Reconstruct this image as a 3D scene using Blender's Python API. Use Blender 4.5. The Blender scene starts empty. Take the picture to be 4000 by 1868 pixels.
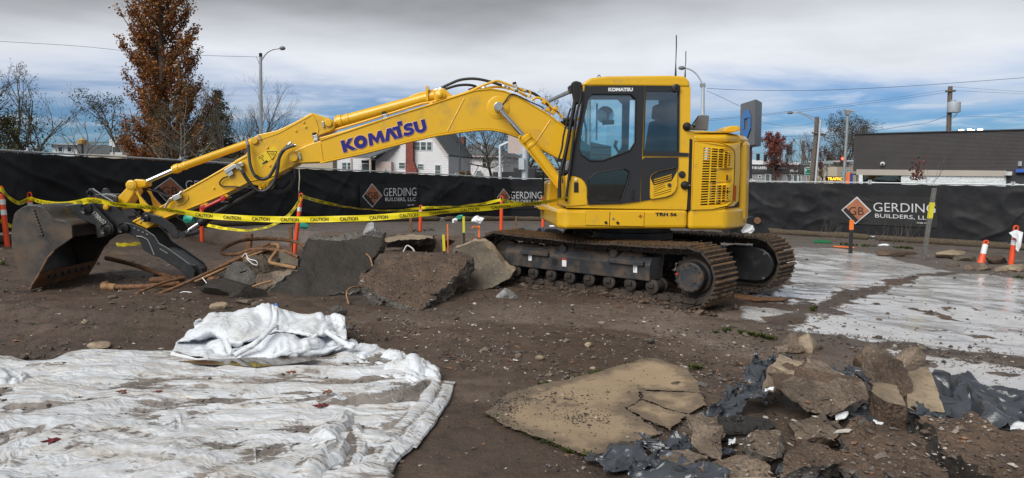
import bpy,bmesh,math,random
import numpy as np
from mathutils import Vector,Matrix
from mathutils.geometry import tessellate_polygon
R = math.radians
random.seed(7); rng = np.random.default_rng(7)
scene = bpy.context.scene
col = scene.collection

# ------------------------------------------------------------------ camera
FPX = 2900.0                       # focal length in photograph pixels (4000 wide)
PITCH = math.atan(234.0/FPX)
CAM = Vector((0,0,1.6))
cam_d = bpy.data.cameras.new('camera'); cam_d.sensor_width = 36; cam_d.lens = FPX*36/4000
cam_d.clip_start = 0.05; cam_d.clip_end = 3000
cam = bpy.data.objects.new('camera',cam_d); col.objects.link(cam)
cam.location = CAM; cam.rotation_euler = (math.pi/2-PITCH,0,0)
scene.camera = cam
# ------------------------------------------------------------------ exposure
vs = scene.view_settings
scene.display_settings.display_device = 'sRGB'
vs.view_transform = 'Standard'; vs.look = 'None'; vs.gamma = 1; vs.use_curve_mapping = False
vs.exposure = 1.32
# ------------------------------------------------------------------ sun and sky
SUN_EL,SUN_AZ = R(42),R(215)     # high, behind and to the left of the camera
sun_d = bpy.data.lights.new('sun','SUN'); sun_d.energy = 1.5; sun_d.angle = R(45); sun_d.color = (1,.97,.92)
sun = bpy.data.objects.new('sun',sun_d); col.objects.link(sun)
sdir = Vector((math.sin(SUN_AZ)*math.cos(SUN_EL),math.cos(SUN_AZ)*math.cos(SUN_EL),math.sin(SUN_EL)))
sun.rotation_euler = sdir.to_track_quat('Z','Y').to_euler()
world = bpy.data.worlds.new('World'); scene.world = world; world.use_nodes = True
def build_world():
    nt = world.node_tree; nt.nodes.clear(); N = nt.nodes.new; L = nt.links.new
    out = N('ShaderNodeOutputWorld')
    sky = N('ShaderNodeTexSky'); sky.sky_type = 'NISHITA'; sky.sun_disc = False
    sky.sun_elevation = SUN_EL; sky.sun_rotation = SUN_AZ; sky.air_density = 1.2; sky.dust_density = .3; sky.ozone_density = 3
    bg1 = N('ShaderNodeBackground'); bg1.inputs[1].default_value = .06
    tint = N('ShaderNodeMix'); tint.data_type = 'RGBA'; tint.blend_type = 'MULTIPLY'; tint.inputs[0].default_value = 1
    tint.inputs[7].default_value = (.20,.335,.575,1)
    L(sky.outputs[0],tint.inputs[6]); L(tint.outputs[2],bg1.inputs[0])
    tc = N('ShaderNodeTexCoord'); sep = N('ShaderNodeSeparateXYZ'); L(tc.outputs['Generated'],sep.inputs[0])
    def math_(op,a,b=None,c=None,clamp=False):
        m = N('ShaderNodeMath'); m.operation = op; m.use_clamp = clamp
        for i,v in enumerate((a,b,c)):
            if v is None: continue
            if isinstance(v,(int,float)): m.inputs[i].default_value = v
            else: L(v,m.inputs[i])
        return m.outputs[0]
    z = math_('MAXIMUM',sep.outputs[2],0.0)
    zz = math_('ADD',z,.06)
    cx = math_('DIVIDE',sep.outputs[0],zz); cy = math_('DIVIDE',sep.outputs[1],zz)
    cmb = N('ShaderNodeCombineXYZ'); L(cx,cmb.inputs[0]); L(cy,cmb.inputs[1])
    def nz(scale,detail,rough,off,dist=0):
        mp = N('ShaderNodeMapping'); mp.inputs[1].default_value = off; L(cmb.outputs[0],mp.inputs[0])
        n = N('ShaderNodeTexNoise'); n.inputs['Scale'].default_value = scale; n.inputs['Detail'].default_value = detail
        n.inputs['Roughness'].default_value = rough; n.inputs['Distortion'].default_value = dist
        L(mp.outputs[0],n.inputs['Vector']); return n.outputs[0]
    def ss(x,a,b):
        m = N('ShaderNodeMapRange'); m.interpolation_type = 'SMOOTHSTEP'; m.inputs[1].default_value = a; m.inputs[2].default_value = b
        L(x,m.inputs[0]); return m.outputs[0]
    n1 = nz(.42,9,.58,(3.1,.4,0),.35); n2 = nz(.16,5,.5,(7.7,2.2,0),.2); n3 = nz(1.1,6,.54,(1.3,5.5,0),.3)
    # the deck of cloud closes with height above the horizon; broken edge below it
    e = math_('ADD',math_('MULTIPLY',math_('SUBTRACT',n1,.5),.20),z)
    cov = ss(e,.06,.155)
    thin = math_('MULTIPLY',ss(n3,.46,.72),ss(z,.02,.08)); cov2 = math_('MAXIMUM',cov,math_('MULTIPLY',thin,.7))
    # cloud brightness: bright thin edge, grey thick bellies above
    thick = math_('ADD',math_('MULTIPLY',math_('SUBTRACT',n2,.5),.42),z)
    grey = ss(thick,.115,.25)
    g2 = math_('ADD',math_('MULTIPLY',math_('SUBTRACT',n1,.5),.8),math_('MULTIPLY',math_('SUBTRACT',n3,.5),.45))
    gr = math_('ADD',grey,g2,None,True)
    mixc = N('ShaderNodeMix'); mixc.data_type = 'RGBA'; L(gr,mixc.inputs[0])
    mixc.inputs[6].default_value = (.328,.342,.366,1); mixc.inputs[7].default_value = (.105,.110,.116,1)
    bg2 = N('ShaderNodeBackground'); bg2.inputs[1].default_value = 1.0; L(mixc.outputs[2],bg2.inputs[0])
    # low band of rain-blue cloud along the horizon
    mixb = N('ShaderNodeMixShader'); L(cov2,mixb.inputs[0]); L(bg1.outputs[0],mixb.inputs[1]); L(bg2.outputs[0],mixb.inputs[2])
    L(mixb.outputs[0],out.inputs[0])
build_world()

# ------------------------------------------------------------------ pixel <-> place helpers
RIGHT = Vector((1,0,0)); FWD = Vector((0,math.cos(PITCH),-math.sin(PITCH))); UP = Vector((0,math.sin(PITCH),math.cos(PITCH)))
def ray(px,py): return RIGHT*((px-2000)/FPX) + UP*(-(py-934)/FPX) + FWD
def at(px,py,Y):
    d = ray(px,py); return CAM + d*(Y/d.y)
def hitplane(px,py,p0,n):
    d = ray(px,py); return CAM + d*((p0-CAM).dot(n)/d.dot(n))
# ------------------------------------------------------------------ numpy noise
def _hash(ix,iy,seed):
    h = (ix.astype(np.int64)*374761393 + iy.astype(np.int64)*668265263 + seed*974634777) & 0x7fffffff
    h = ((h ^ (h >> 13))*1274126177) & 0x7fffffff
    return ((h ^ (h >> 16)) & 0xffffff)/float(0xffffff)
def vn(x,y,seed=0):
    x = np.asarray(x,float); y = np.asarray(y,float)
    ix = np.floor(x); iy = np.floor(y); fx = x-ix; fy = y-iy
    fx = fx*fx*fx*(fx*(fx*6-15)+10); fy = fy*fy*fy*(fy*(fy*6-15)+10)
    a = _hash(ix,iy,seed); b = _hash(ix+1,iy,seed); c = _hash(ix,iy+1,seed); d = _hash(ix+1,iy+1,seed)
    return (a*(1-fx)+b*fx)*(1-fy)+(c*(1-fx)+d*fx)*fy
def fbm(x,y,oct=4,seed=0,gain=.5):
    s = 0; a = 1; t = 0; x = np.asarray(x,float); y = np.asarray(y,float)
    for i in range(oct):
        s = s+a*vn(x*2**i+17.3*i,y*2**i-9.1*i,seed+i); t += a; a *= gain
    return s/t
def sstep(a,b,x):
    t = np.clip((np.asarray(x,float)-a)/(b-a),0,1); return t*t*(3-2*t)
def segdist(x,y,pts):
    d = np.full(np.shape(x),1e9)
    for (ax,ay),(bx,by) in zip(pts[:-1],pts[1:]):
        dx,dy = bx-ax,by-ay; t = np.clip(((x-ax)*dx+(y-ay)*dy)/(dx*dx+dy*dy+1e-9),0,1)
        d = np.minimum(d,np.hypot(x-ax-t*dx,y-ay-t*dy))
    return d
def inpoly(x,y,poly):
    x = np.asarray(x,float); y = np.asarray(y,float); ins = np.zeros(x.shape,bool); n = len(poly)
    for i in range(n):
        x0,y0 = poly[i]; x1,y1 = poly[(i+1) % n]
        if y0 == y1: continue
        c = ((y0 > y) != (y1 > y)) & (x < (x1-x0)*(y-y0)/(y1-y0)+x0); ins ^= c
    return ins
def polymask(x,y,poly,soft):
    d = segdist(x,y,list(poly)+[poly[0]]); s = np.where(inpoly(x,y,poly),d,-d)
    return sstep(-soft,soft,s)
# ------------------------------------------------------------------ mesh building
def tag(o,label=None,cat=None,group=None,kind=None):
    if label: o['label'] = label
    if cat: o['category'] = cat
    if group: o['group'] = group
    if kind or cat: o['kind'] = kind or 'thing'
    return o
def thing(name,loc,label,cat,group=None):
    o = bpy.data.objects.new(name,None); col.objects.link(o); o.location = loc; o.empty_display_size = .2
    return tag(o,label,cat,group)
def wloc(o):
    v = Vector((0,0,0))
    while o is not None: v = v+o.location; o = o.parent
    return v
def finish(name,me,mat,parent=None,origin=None,smooth=None):
    me.materials.append(mat)
    if smooth is not None:
        me.polygons.foreach_set('use_smooth',[True]*len(me.polygons))
        me.set_sharp_from_angle(angle=R(smooth))
    o = bpy.data.objects.new(name,me); col.objects.link(o)
    base = wloc(parent) if parent else Vector((0,0,0))
    if parent: o.parent = parent
    if origin is not None: o.location = Vector(origin)-base; base = Vector(origin)
    if base.length > 0:
        me.transform(Matrix.Translation(-base))
    return o
class MB:
    def __init__(s): s.v = []; s.f = []; s.c = None
    def add(s,vs_,fs):
        b = len(s.v); s.v.extend([tuple(p) for p in vs_]); s.f.extend([tuple(i+b for i in f) for f in fs]); return s
    def prism(s,pts,off):
        """polygon pts (3d, any planar order) extruded by vector off"""
        off = Vector(off); n = len(pts); P = [Vector(p) for p in pts]; Q = [p+off for p in P]
        tris = tessellate_polygon([P]); fs = []
        nrm = Vector((0,0,0))
        for i in range(n): nrm += P[i].cross(P[(i+1) % n])
        fl = nrm.dot(off) > 0
        if n <= 4: fa = [tuple(range(n))]; fb = [tuple(range(n,2*n))]
        else: fa = [tuple(range(n))]; fb = [tuple(range(n,2*n))]
        fs += [tuple(reversed(f)) if fl else f for f in fa]; fs += [f if fl else tuple(reversed(f)) for f in fb]
        for i in range(n):
            j = (i+1) % n; q = (i,j,n+j,n+i); fs.append(q if fl else tuple(reversed(q)))
        return s.add(P+Q,fs)
    def plate(s,outer,holes,off):
        """plate with holes: loops of 3d points, extruded by off"""
        loops = [[Vector(p) for p in outer]]+[[Vector(p) for p in h] for h in holes]
        off = Vector(off); flat = [p for l in loops for p in l]; n = len(flat)
        tris = tessellate_polygon(loops); fs = []
        for t in tris:
            nr = (flat[t[1]]-flat[t[0]]).cross(flat[t[2]]-flat[t[0]])
            t = tuple(t) if nr.dot(off) > 0 else tuple(reversed(t))
            fs.append(tuple(i+n for i in t)); fs.append(tuple(reversed(t)))
        b = 0
        for l in loops:
            m = len(l)
            for i in range(m):
                j = (i+1) % m; fs.append((b+i,b+j,n+b+j,n+b+i))
            b += m
        return s.add(flat+[p+off for p in flat],fs)
    def box(s,c,sz,rot=None):
        c = Vector(c); h = Vector(sz)/2; vs_ = []
        for dx in (-1,1):
            for dy in (-1,1):
                for dz in (-1,1):
                    p = Vector((dx*h.x,dy*h.y,dz*h.z)); vs_.append(c+(rot @ p if rot else p))
        return s.add(vs_,[(0,1,3,2),(4,6,7,5),(0,4,5,1),(2,3,7,6),(0,2,6,4),(1,5,7,3)])
    def tube(s,pts,r,n=8,caps=True,twist=0):
        P = [Vector(p) for p in pts]; m = len(P)
        rr = r if isinstance(r,(list,tuple)) else [r]*m
        t0 = (P[1]-P[0]).normalized(); a = t0.orthogonal().normalized(); b0 = len(s.v)
        for i in range(m):
            if i == 0: t = P[1]-P[0]
            elif i == m-1: t = P[-1]-P[-2]
            else: t = (P[i+1]-P[i]).normalized()+(P[i]-P[i-1]).normalized()
            if t.length < 1e-9: t = t0
            t = t.normalized(); a = (a-t*a.dot(t)); a = a.normalized() if a.length > 1e-6 else t.orthogonal().normalized()
            bb = t.cross(a)
            for k in range(n):
                th = 2*math.pi*(k+twist)/n; s.v.append(tuple(P[i]+(a*math.cos(th)+bb*math.sin(th))*rr[i]))
        for i in range(m-1):
            for k in range(n):
                k2 = (k+1) % n; s.f.append((b0+i*n+k,b0+i*n+k2,b0+(i+1)*n+k2,b0+(i+1)*n+k))
        if caps:
            s.f.append(tuple(b0+k for k in reversed(range(n)))); s.f.append(tuple(b0+(m-1)*n+k for k in range(n)))
        return s
    def cyl(s,p,q,r,n=16,r2=None): return s.tube([p,q],[r,r if r2 is None else r2],n)
    def lathe(s,base,axis,prof,n=16):
        ax = Vector(axis).normalized(); return s.tube([Vector(base)+ax*h for h,r in prof],[max(r,1e-4) for h,r in prof],n)
    def quad(s,a,b,c,d): return s.add([a,b,c,d],[(0,1,2,3)])
    def build(s,name,mat,parent=None,origin=None,smooth=None,bevel=0,seg=2,label=None,cat=None,group=None,kind=None,tri=False):
        me = bpy.data.meshes.new(name); me.from_pydata(s.v,[],s.f); me.validate(); me.update()
        o = finish(name,me,mat,parent,origin,smooth)
        if bevel:
            b = o.modifiers.new('bevel','BEVEL'); b.width = bevel; b.segments = seg; b.limit_method = 'ANGLE'; b.angle_limit = R(35)
            b.harden_normals = False
        return tag(o,label,cat,group,kind)
def grid_mesh(name,P,mat,parent=None,origin=None,smooth=True,keep=None,attrs=None,**kw):
    """P: (n,m,3) array of points -> quad grid"""
    n,m = P.shape[:2]; idx = np.arange(n*m).reshape(n,m)
    q = np.stack([idx[:-1,:-1],idx[1:,:-1],idx[1:,1:],idx[:-1,1:]],-1)
    q = q[keep] if keep is not None else q.reshape(-1,4)
    q = q.reshape(-1,4)
    V = P.reshape(-1,3)
    if keep is not None:
        used = np.unique(q); mp = -np.ones(n*m,int); mp[used] = np.arange(len(used)); q = mp[q]; V = V[used]
        if attrs: attrs = {k: a.reshape(-1,a.shape[-1])[used] for k,a in attrs.items()}
    return raw_mesh(name,V,q,mat,parent,origin,smooth,attrs,**kw)
def raw_mesh(name,V,q,mat,parent=None,origin=None,smooth=True,attrs=None,label=None,cat=None,group=None,kind=None):
    me = bpy.data.meshes.new(name); k = q.shape[1]
    me.vertices.add(len(V)); me.vertices.foreach_set('co',np.ascontiguousarray(V,np.float32).ravel())
    me.loops.add(q.size); me.loops.foreach_set('vertex_index',np.ascontiguousarray(q,np.int32).ravel())
    me.polygons.add(len(q)); me.polygons.foreach_set('loop_start',np.arange(0,q.size,k,dtype=np.int32))
    me.polygons.foreach_set('use_smooth',np.full(len(q),bool(smooth)))
    me.update(calc_edges=True); me.validate()
    if attrs:
        for nm,a in attrs.items():
            at_ = me.attributes.new(nm,'FLOAT_COLOR','POINT'); a = a.reshape(-1,a.shape[-1])
            full = np.ones((len(a),4),np.float32); full[:,:a.shape[1]] = a
            at_.data.foreach_set('color',full.ravel())
    o = finish(name,me,mat,parent,origin)
    return tag(o,label,cat,group,kind)
def text_mesh(body,size=1.0,bold=0.0,shear=0.0,space=1.0):
    """flat text -> (verts Nx2, faces); baseline at 0, starts at x=0, cap height ~0.69*size"""
    cu = bpy.data.curves.new('text','FONT'); cu.body = body; cu.size = size; cu.offset = bold; cu.shear = shear
    cu.space_character = space; cu.resolution_u = 3
    o = bpy.data.objects.new('text',cu); col.objects.link(o)
    dg = bpy.context.evaluated_depsgraph_get(); me = bpy.data.meshes.new_from_object(o.evaluated_get(dg))
    V = [(v.co.x,v.co.y) for v in me.vertices]; Fc = [tuple(p.vertices) for p in me.polygons]
    bpy.data.objects.remove(o); bpy.data.curves.remove(cu); bpy.data.meshes.remove(me)
    return V,Fc
def norm2(V):
    xs = [v[0] for v in V]; ys = [v[1] for v in V]; x0,x1,y0,y1 = min(xs),max(xs),min(ys),max(ys)
    return [((x-x0)/(x1-x0),(y-y0)/(y1-y0)) for x,y in V]
def copy_tree(o,parent=None):
    c = o.copy(); col.objects.link(c); c.parent = parent
    for ch in list(o.children): copy_tree(ch,c)
    return c
# ------------------------------------------------------------------ materials
def _n(nt,t,**kw):
    n = nt.nodes.new(t)
    for k,v in kw.items(): setattr(n,k,v)
    return n
def noise_node(nt,vec,scale,detail=4,rough=.55,dist=0):
    n = _n(nt,'ShaderNodeTexNoise'); n.inputs['Scale'].default_value = scale; n.inputs['Detail'].default_value = detail
    n.inputs['Roughness'].default_value = rough; n.inputs['Distortion'].default_value = dist
    if vec is not None: nt.links.new(vec,n.inputs['Vector'])
    return n.outputs[0]
def ramp(nt,x,stops):
    r = _n(nt,'ShaderNodeValToRGB'); el = r.color_ramp.elements
    while len(el) < len(stops): el.new(.5)
    for e,(p,c) in zip(el,stops):
        e.position = p; e.color = (c,c,c,1) if isinstance(c,(int,float)) else (*c[:3],1)
    nt.links.new(x,r.inputs[0]); return r.outputs[0]
def mixc(nt,f,a,b,mode='MIX'):
    m = _n(nt,'ShaderNodeMix',data_type='RGBA',blend_type=mode)
    for i,v in ((0,f),(6,a),(7,b)):
        if hasattr(v,'is_output'): nt.links.new(v,m.inputs[i])
        elif isinstance(v,(int,float)): m.inputs[i].default_value = v if i == 0 else (v,v,v,1)
        else: m.inputs[i].default_value = (*v[:3],1)
    return m.outputs[2]
def mth(nt,op,a,b=0.0,clamp=False):
    m = _n(nt,'ShaderNodeMath',operation=op,use_clamp=clamp)
    for i,v in ((0,a),(1,b)):
        if hasattr(v,'is_output'): nt.links.new(v,m.inputs[i])
        else: m.inputs[i].default_value = v
    return m.outputs[0]
def setin(nt,sock,v):
    if hasattr(v,'is_output'): nt.links.new(v,sock)
    elif isinstance(v,(int,float)): sock.default_value = v
    else: sock.default_value = (*v[:3],1)
def base_mat(name):
    m = bpy.data.materials.new(name); m.use_nodes = True; nt = m.node_tree
    return m,nt,nt.nodes['Principled BSDF']
def wpos(nt): return _n(nt,'ShaderNodeNewGeometry').outputs['Position']
def bump(nt,b,h,strength=.3,dist=.02):
    n = _n(nt,'ShaderNodeBump'); n.inputs['Strength'].default_value = strength; n.inputs['Distance'].default_value = dist
    nt.links.new(h,n.inputs['Height']); nt.links.new(n.outputs[0],b.inputs['Normal']); return n
def pm(name,c,rough=.5,metal=0,var=.12,vscale=6,c2=None,dirt=None,dscale=3,damt=(.5,.75),bstr=0,bscale=40,bdist=.01,spec=.5,coat=0,rvar=.1,emit=None):
    """painted / plain surface: base colour with grain, optional second tone and dirt, optional fine relief"""
    m,nt,b = base_mat(name); p = wpos(nt)
    n = noise_node(nt,p,vscale,5)
    lo = [x*(1-var) for x in c]; hi = [min(1,x*(1+var)) for x in c]
    cc = mixc(nt,ramp(nt,n,[(.3,0),(.7,1)]),lo,c2 if c2 else hi)
    rg = mth(nt,'ADD',mth(nt,'MULTIPLY',mth(nt,'SUBTRACT',noise_node(nt,p,vscale*2.3,4),.5),rvar*2),rough)
    if dirt:
        f = ramp(nt,noise_node(nt,p,dscale,8,.65),[(damt[0],0),(damt[1],1)])
        cc = mixc(nt,f,cc,dirt); rg = mth(nt,'ADD',rg,mth(nt,'MULTIPLY',f,.85-rough),True)
    setin(nt,b.inputs['Base Color'],cc); setin(nt,b.inputs['Roughness'],rg); b.inputs['Metallic'].default_value = metal
    b.inputs['Specular IOR Level'].default_value = spec
    if coat: b.inputs['Coat Weight'].default_value = coat; b.inputs['Coat Roughness'].default_value = .08
    if bstr: bump(nt,b,noise_node(nt,p,bscale,6,.6),bstr,bdist)
    if emit: b.inputs['Emission Color'].default_value = (*emit[0],1); b.inputs['Emission Strength'].default_value = emit[1]
    return m
def glass_mat(name,tint,rough=.02,dark=.5):
    """window glass: reflects by its Fresnel factor, lets the tinted rest through"""
    m = bpy.data.materials.new(name); m.use_nodes = True; nt = m.node_tree; nt.nodes.clear()
    o = _n(nt,'ShaderNodeOutputMaterial'); g = _n(nt,'ShaderNodeBsdfGlossy'); g.inputs['Roughness'].default_value = rough
    t = _n(nt,'ShaderNodeBsdfTransparent'); t.inputs[0].default_value = (*[x*dark for x in tint],1)
    fr = _n(nt,'ShaderNodeFresnel'); fr.inputs[0].default_value = 2.1; mx = _n(nt,'ShaderNodeMixShader')
    nt.links.new(fr.outputs[0],mx.inputs[0]); nt.links.new(t.outputs[0],mx.inputs[1]); nt.links.new(g.outputs[0],mx.inputs[2])
    nt.links.new(mx.outputs[0],o.inputs[0]); return m
def chunk_mat(name,c1,c2,c3,wet=.75,scale=14,b=.8):
    """broken concrete: fines, aggregate specks and soil"""
    m,nt,bs = base_mat(name); p = wpos(nt)
    n1 = noise_node(nt,p,scale*.25,6,.65); n2 = noise_node(nt,p,scale*2.2,5,.7)
    vo = _n(nt,'ShaderNodeTexVoronoi'); vo.inputs['Scale'].default_value = scale*2.6; nt.links.new(p,vo.inputs['Vector'])
    cc = mixc(nt,ramp(nt,n1,[(.38,0),(.62,1)]),c1,c2)
    cc = mixc(nt,ramp(nt,n2,[(.3,1),(.5,0)]),cc,[x*.45 for x in c1])
    sp = mth(nt,'MULTIPLY',ramp(nt,vo.outputs['Distance'],[(.12,1),(.28,0)]),ramp(nt,vo.outputs['Color'],[(.55,0),(.8,1)]))
    cc = mixc(nt,sp,cc,c3); cc = mixc(nt,mth(nt,'MULTIPLY',ramp(nt,noise_node(nt,p,2.2,6,.65),[(.46,0),(.64,1)]),.6),cc,[x*.5 for x in c2])
    setin(nt,bs.inputs['Base Color'],cc); bs.inputs['Roughness'].default_value = wet
    h = mth(nt,'ADD',n2,mth(nt,'MULTIPLY',vo.outputs['Distance'],-.5))
    bump(nt,bs,h,b,.03); return m
def attr(nt,nm):
    a = _n(nt,'ShaderNodeAttribute'); a.attribute_name = nm; return a
M = {}
DIRT = (.060,.041,.030)
M['yellow'] = pm('yellow_paint',(.74,.425,.012),.32,var=.03,vscale=2,dirt=(.34,.22,.06),dscale=3,damt=(.56,.88),coat=.35,rvar=.05)
M['yellow_worn'] = pm('yellow_worn',(.66,.37,.014),.4,var=.05,vscale=3,dirt=(.20,.14,.06),dscale=5,damt=(.6,.85),coat=.15)
M['black_paint'] = pm('black_paint',(.018,.019,.021),.38,var=.2,vscale=4,dirt=(.07,.055,.045),dscale=5,damt=(.55,.85))
M['cab_black'] = pm('cab_black',(.022,.023,.027),.42,var=.12,vscale=3,rvar=.06)
M['seal'] = pm('rubber_seal',(.008,.008,.009),.6)
M['steel_dark'] = pm('frame_steel',(.028,.031,.036),.45,var=.2,vscale=5,dirt=(.085,.058,.04),dscale=6,damt=(.46,.66))
M['track_steel'] = pm('track_steel',(.036,.029,.024),.6,metal=.2,var=.3,vscale=12,dirt=(.066,.048,.037),dscale=7,damt=(.36,.58),bstr=.5,bscale=60)
M['roller'] = pm('muddy_roller',(.022,.019,.017),.7,var=.3,vscale=12,dirt=(.055,.040,.031),dscale=9,damt=(.42,.62),bstr=.4,bscale=50)
M['grouser'] = pm('worn_grouser',(.20,.115,.055),.5,metal=.3,var=.35,vscale=9,dirt=(.07,.045,.03),dscale=10,damt=(.45,.65))
M['mudpack'] = pm('packed_mud',(.075,.05,.035),.8,var=.35,vscale=18,bstr=1,bscale=45,bdist=.03)
M['chrome'] = pm('chrome_rod',(.72,.73,.76),.12,metal=1,var=.05)
M['zinc'] = pm('zinc_fitting',(.55,.56,.55),.35,metal=.9,var=.15,vscale=20)
M['hose'] = pm('black_hose',(.016,.016,.018),.45,var=.2)
M['hose_grey'] = pm('spiral_guard',(.055,.058,.062),.4,var=.2)
M['bucket_steel'] = pm('bucket_steel',(.026,.027,.029),.42,var=.25,vscale=4,c2=(.065,.062,.060),dirt=(.15,.098,.062),dscale=2.6,damt=(.44,.74),bstr=.25,bscale=14,metal=.15)
M['bucket_rust'] = pm('rusty_edge',(.21,.10,.045),.6,var=.3,vscale=9,dirt=(.05,.04,.033),dscale=5,damt=(.5,.7))
M['decal_blue'] = pm('decal_blue',(.018,.012,.185),.4,var=.05)
M['decal_pale'] = pm('decal_edge',(.62,.45,.38),.5,var=.05)
M['decal_black'] = pm('decal_black',(.012,.012,.012),.45)
M['decal_white'] = pm('decal_white',(.72,.74,.76),.45)
M['sticker'] = pm('sticker_yellow',(.80,.56,.02),.4,var=.03)
M['red'] = pm('red_paint',(.45,.02,.018),.4,var=.15)
M['chalk'] = pm('chalk',(.62,.62,.60),.9)
M['mesh_grey'] = pm('engine_parts',(.16,.17,.18),.5,var=.5,vscale=18)
M['interior'] = pm('cab_interior',(.045,.048,.052),.7,var=.3,vscale=8)
M['seat'] = pm('seat_cloth',(.03,.032,.035),.9)
M['glass'] = glass_mat('cab_glass',(.86,.98,1.0),.01,.97)
M['glass_dark'] = glass_mat('tinted_glass',(.72,.86,.9),.02,.72)
M['bulk_mirror'] = pm('mirror_glass',(.8,.8,.78),.03,metal=1,var=.02)
M['orange'] = pm('orange_plastic',(.78,.085,.022),.45,var=.08,dirt=(.25,.09,.05),dscale=9,damt=(.6,.85))
M['orange2'] = pm('fluo_orange',(.85,.19,.03),.5,var=.08)
M['reflect'] = pm('reflective_band',(.72,.74,.76),.3,var=.1,vscale=30)
M['tape'] = pm('caution_tape',(.84,.70,.015),.35,var=.06,vscale=8)
M['galv'] = pm('galvanised',(.46,.48,.49),.38,metal=.75,var=.15,vscale=10)
M['galv_pale'] = pm('pale_galvanised',(.50,.53,.55),.45,metal=.3,var=.1,vscale=5)
M['rust'] = pm('rusty_iron',(.16,.07,.032),.75,var=.4,vscale=25,c2=(.26,.13,.06),dirt=(.05,.035,.028),dscale=14,damt=(.5,.7),bstr=.4,bscale=90)
M['rust_pale'] = pm('rust_pale',(.30,.17,.08),.7,var=.35,vscale=22,bstr=.3,bscale=80)
M['conc_grey'] = chunk_mat('concrete_grey',(.145,.14,.135),(.078,.068,.058),(.3,.3,.3))
M['conc_edge'] = chunk_mat('broken_edge',(.21,.20,.185),(.11,.095,.08),(.36,.35,.33),b=1)
M['conc_pale'] = chunk_mat('concrete_pale',(.40,.41,.42),(.24,.23,.22),(.6,.62,.64))
M['conc_dark'] = chunk_mat('wet_shaded_concrete_face',(.018,.0145,.012),(.034,.027,.022),(.05,.042,.034),wet=.75,b=.35)  # near-black: shade on the big slab's face put into the colour, besides wet dirt
M['conc_brown'] = chunk_mat('soil_caked_concrete',(.165,.108,.073),(.098,.067,.048),(.32,.26,.21),b=1)
M['conc_soil'] = chunk_mat('soil_with_pebbles',(.125,.083,.055),(.075,.051,.036),(.22,.17,.13),b=1,wet=.85)
M['conc_tan'] = chunk_mat('tan_concrete',(.38,.295,.20),(.27,.205,.14),(.36,.31,.25),wet=.6,scale=9,b=.3)
M['conc_olive'] = chunk_mat('stained_concrete',(.15,.122,.088),(.095,.076,.055),(.22,.19,.15),wet=.6,scale=8,b=.3)
M['conc_rough'] = chunk_mat('rough_broken_concrete',(.28,.215,.16),(.135,.098,.070),(.45,.39,.33),b=1)
M['black_soil'] = chunk_mat('black_asphalt_crumbs',(.018,.017,.017),(.035,.032,.03),(.06,.06,.06),b=1)
M['white_cloth'] = None
M['wood_post'] = pm('weathered_post',(.13,.125,.115),.8,var=.25,vscale=14,bstr=.3,bscale=60)
M['black_stake'] = pm('black_stake',(.02,.02,.021),.6)
M['yellow_mark'] = pm('yellow_marker',(.62,.56,.03),.5)
M['green_plastic'] = pm('green_plastic',(.03,.33,.24),.4)
M['green_wood'] = pm('green_plank',(.02,.16,.06),.5)
M['white_plastic'] = pm('white_scrap',(.75,.77,.80),.4,var=.05,dirt=(.3,.27,.22),dscale=12,damt=(.55,.8))
M['straw'] = pm('straw_wattle',(.085,.062,.042),.95,var=.5,vscale=30,c2=(.17,.13,.085),bstr=1,bscale=70,bdist=.04)
M['siding'] = pm('white_siding',(.66,.66,.68),.6,var=.04,vscale=1.5)
M['siding2'] = pm('white_siding_second',(.62,.61,.63),.6,var=.04,vscale=1.5)
M['trim_pink'] = pm('pink_trim',(.50,.42,.39),.6,var=.05)
M['roof'] = pm('shingle_roof',(.105,.12,.13),.85,var=.35,vscale=8,bstr=.5,bscale=20)
M['brick'] = pm('brick_red',(.20,.055,.04),.8,var=.3,vscale=6,bstr=.4,bscale=20)
M['frame_white'] = pm('window_frame',(.62,.67,.70),.5,var=.04)
M['pane'] = pm('house_pane',(.10,.125,.13),.06,var=.5,vscale=1.2,rvar=0)
M['pane_dark'] = pm('dark_pane',(.02,.022,.026),.06,var=.4,vscale=1.2,rvar=0)
M['beige'] = pm('beige_wall',(.42,.37,.29),.8,var=.06,vscale=.8)
M['ochre'] = pm('ochre_wall',(.46,.31,.12),.8,var=.1,vscale=.8)
M['brown_wall'] = pm('brown_siding',(.058,.052,.054),.75,var=.12,vscale=.7)
M['band'] = pm('beige_band',(.38,.345,.30),.7,var=.05,vscale=.6)
M['white_block'] = pm('white_block',(.68,.72,.74),.7,var=.06,vscale=3,bstr=.6,bscale=7,bdist=.05)
M['dark_wall'] = pm('charcoal_wall',(.03,.031,.036),.7,var=.15,vscale=1)
M['grey_wall'] = pm('grey_wall',(.24,.24,.25),.8,var=.1,vscale=1)
M['white_roof'] = pm('white_roof',(.62,.63,.65),.7,var=.1,vscale=1)
M['pole_grey'] = pm('pole_grey',(.30,.32,.33),.5,metal=.4,var=.1)
M['pole_pale'] = pm('pole_pale',(.48,.53,.58),.5,metal=.2,var=.1)
M['pole_wood'] = pm('pole_wood',(.13,.105,.085),.9,var=.3,vscale=6)
M['pole_dark'] = pm('pole_dark',(.05,.055,.07),.5)
M['sign_grey'] = pm('sign_face_grey',(.16,.165,.18),.5,var=.04)
M['sign_side'] = pm('sign_side',(.15,.145,.155),.45,metal=.3,var=.05)
M['sign_blue'] = pm('sign_blue',(.045,.20,.55),.4,var=.03)
M['sign_green'] = pm('sign_green',(.01,.20,.14),.5,var=.05)
M['sign_red'] = pm('sign_red',(.60,.02,.02),.45)
M['sign_yellow'] = pm('sign_yellow',(.85,.50,.02),.45)
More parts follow.
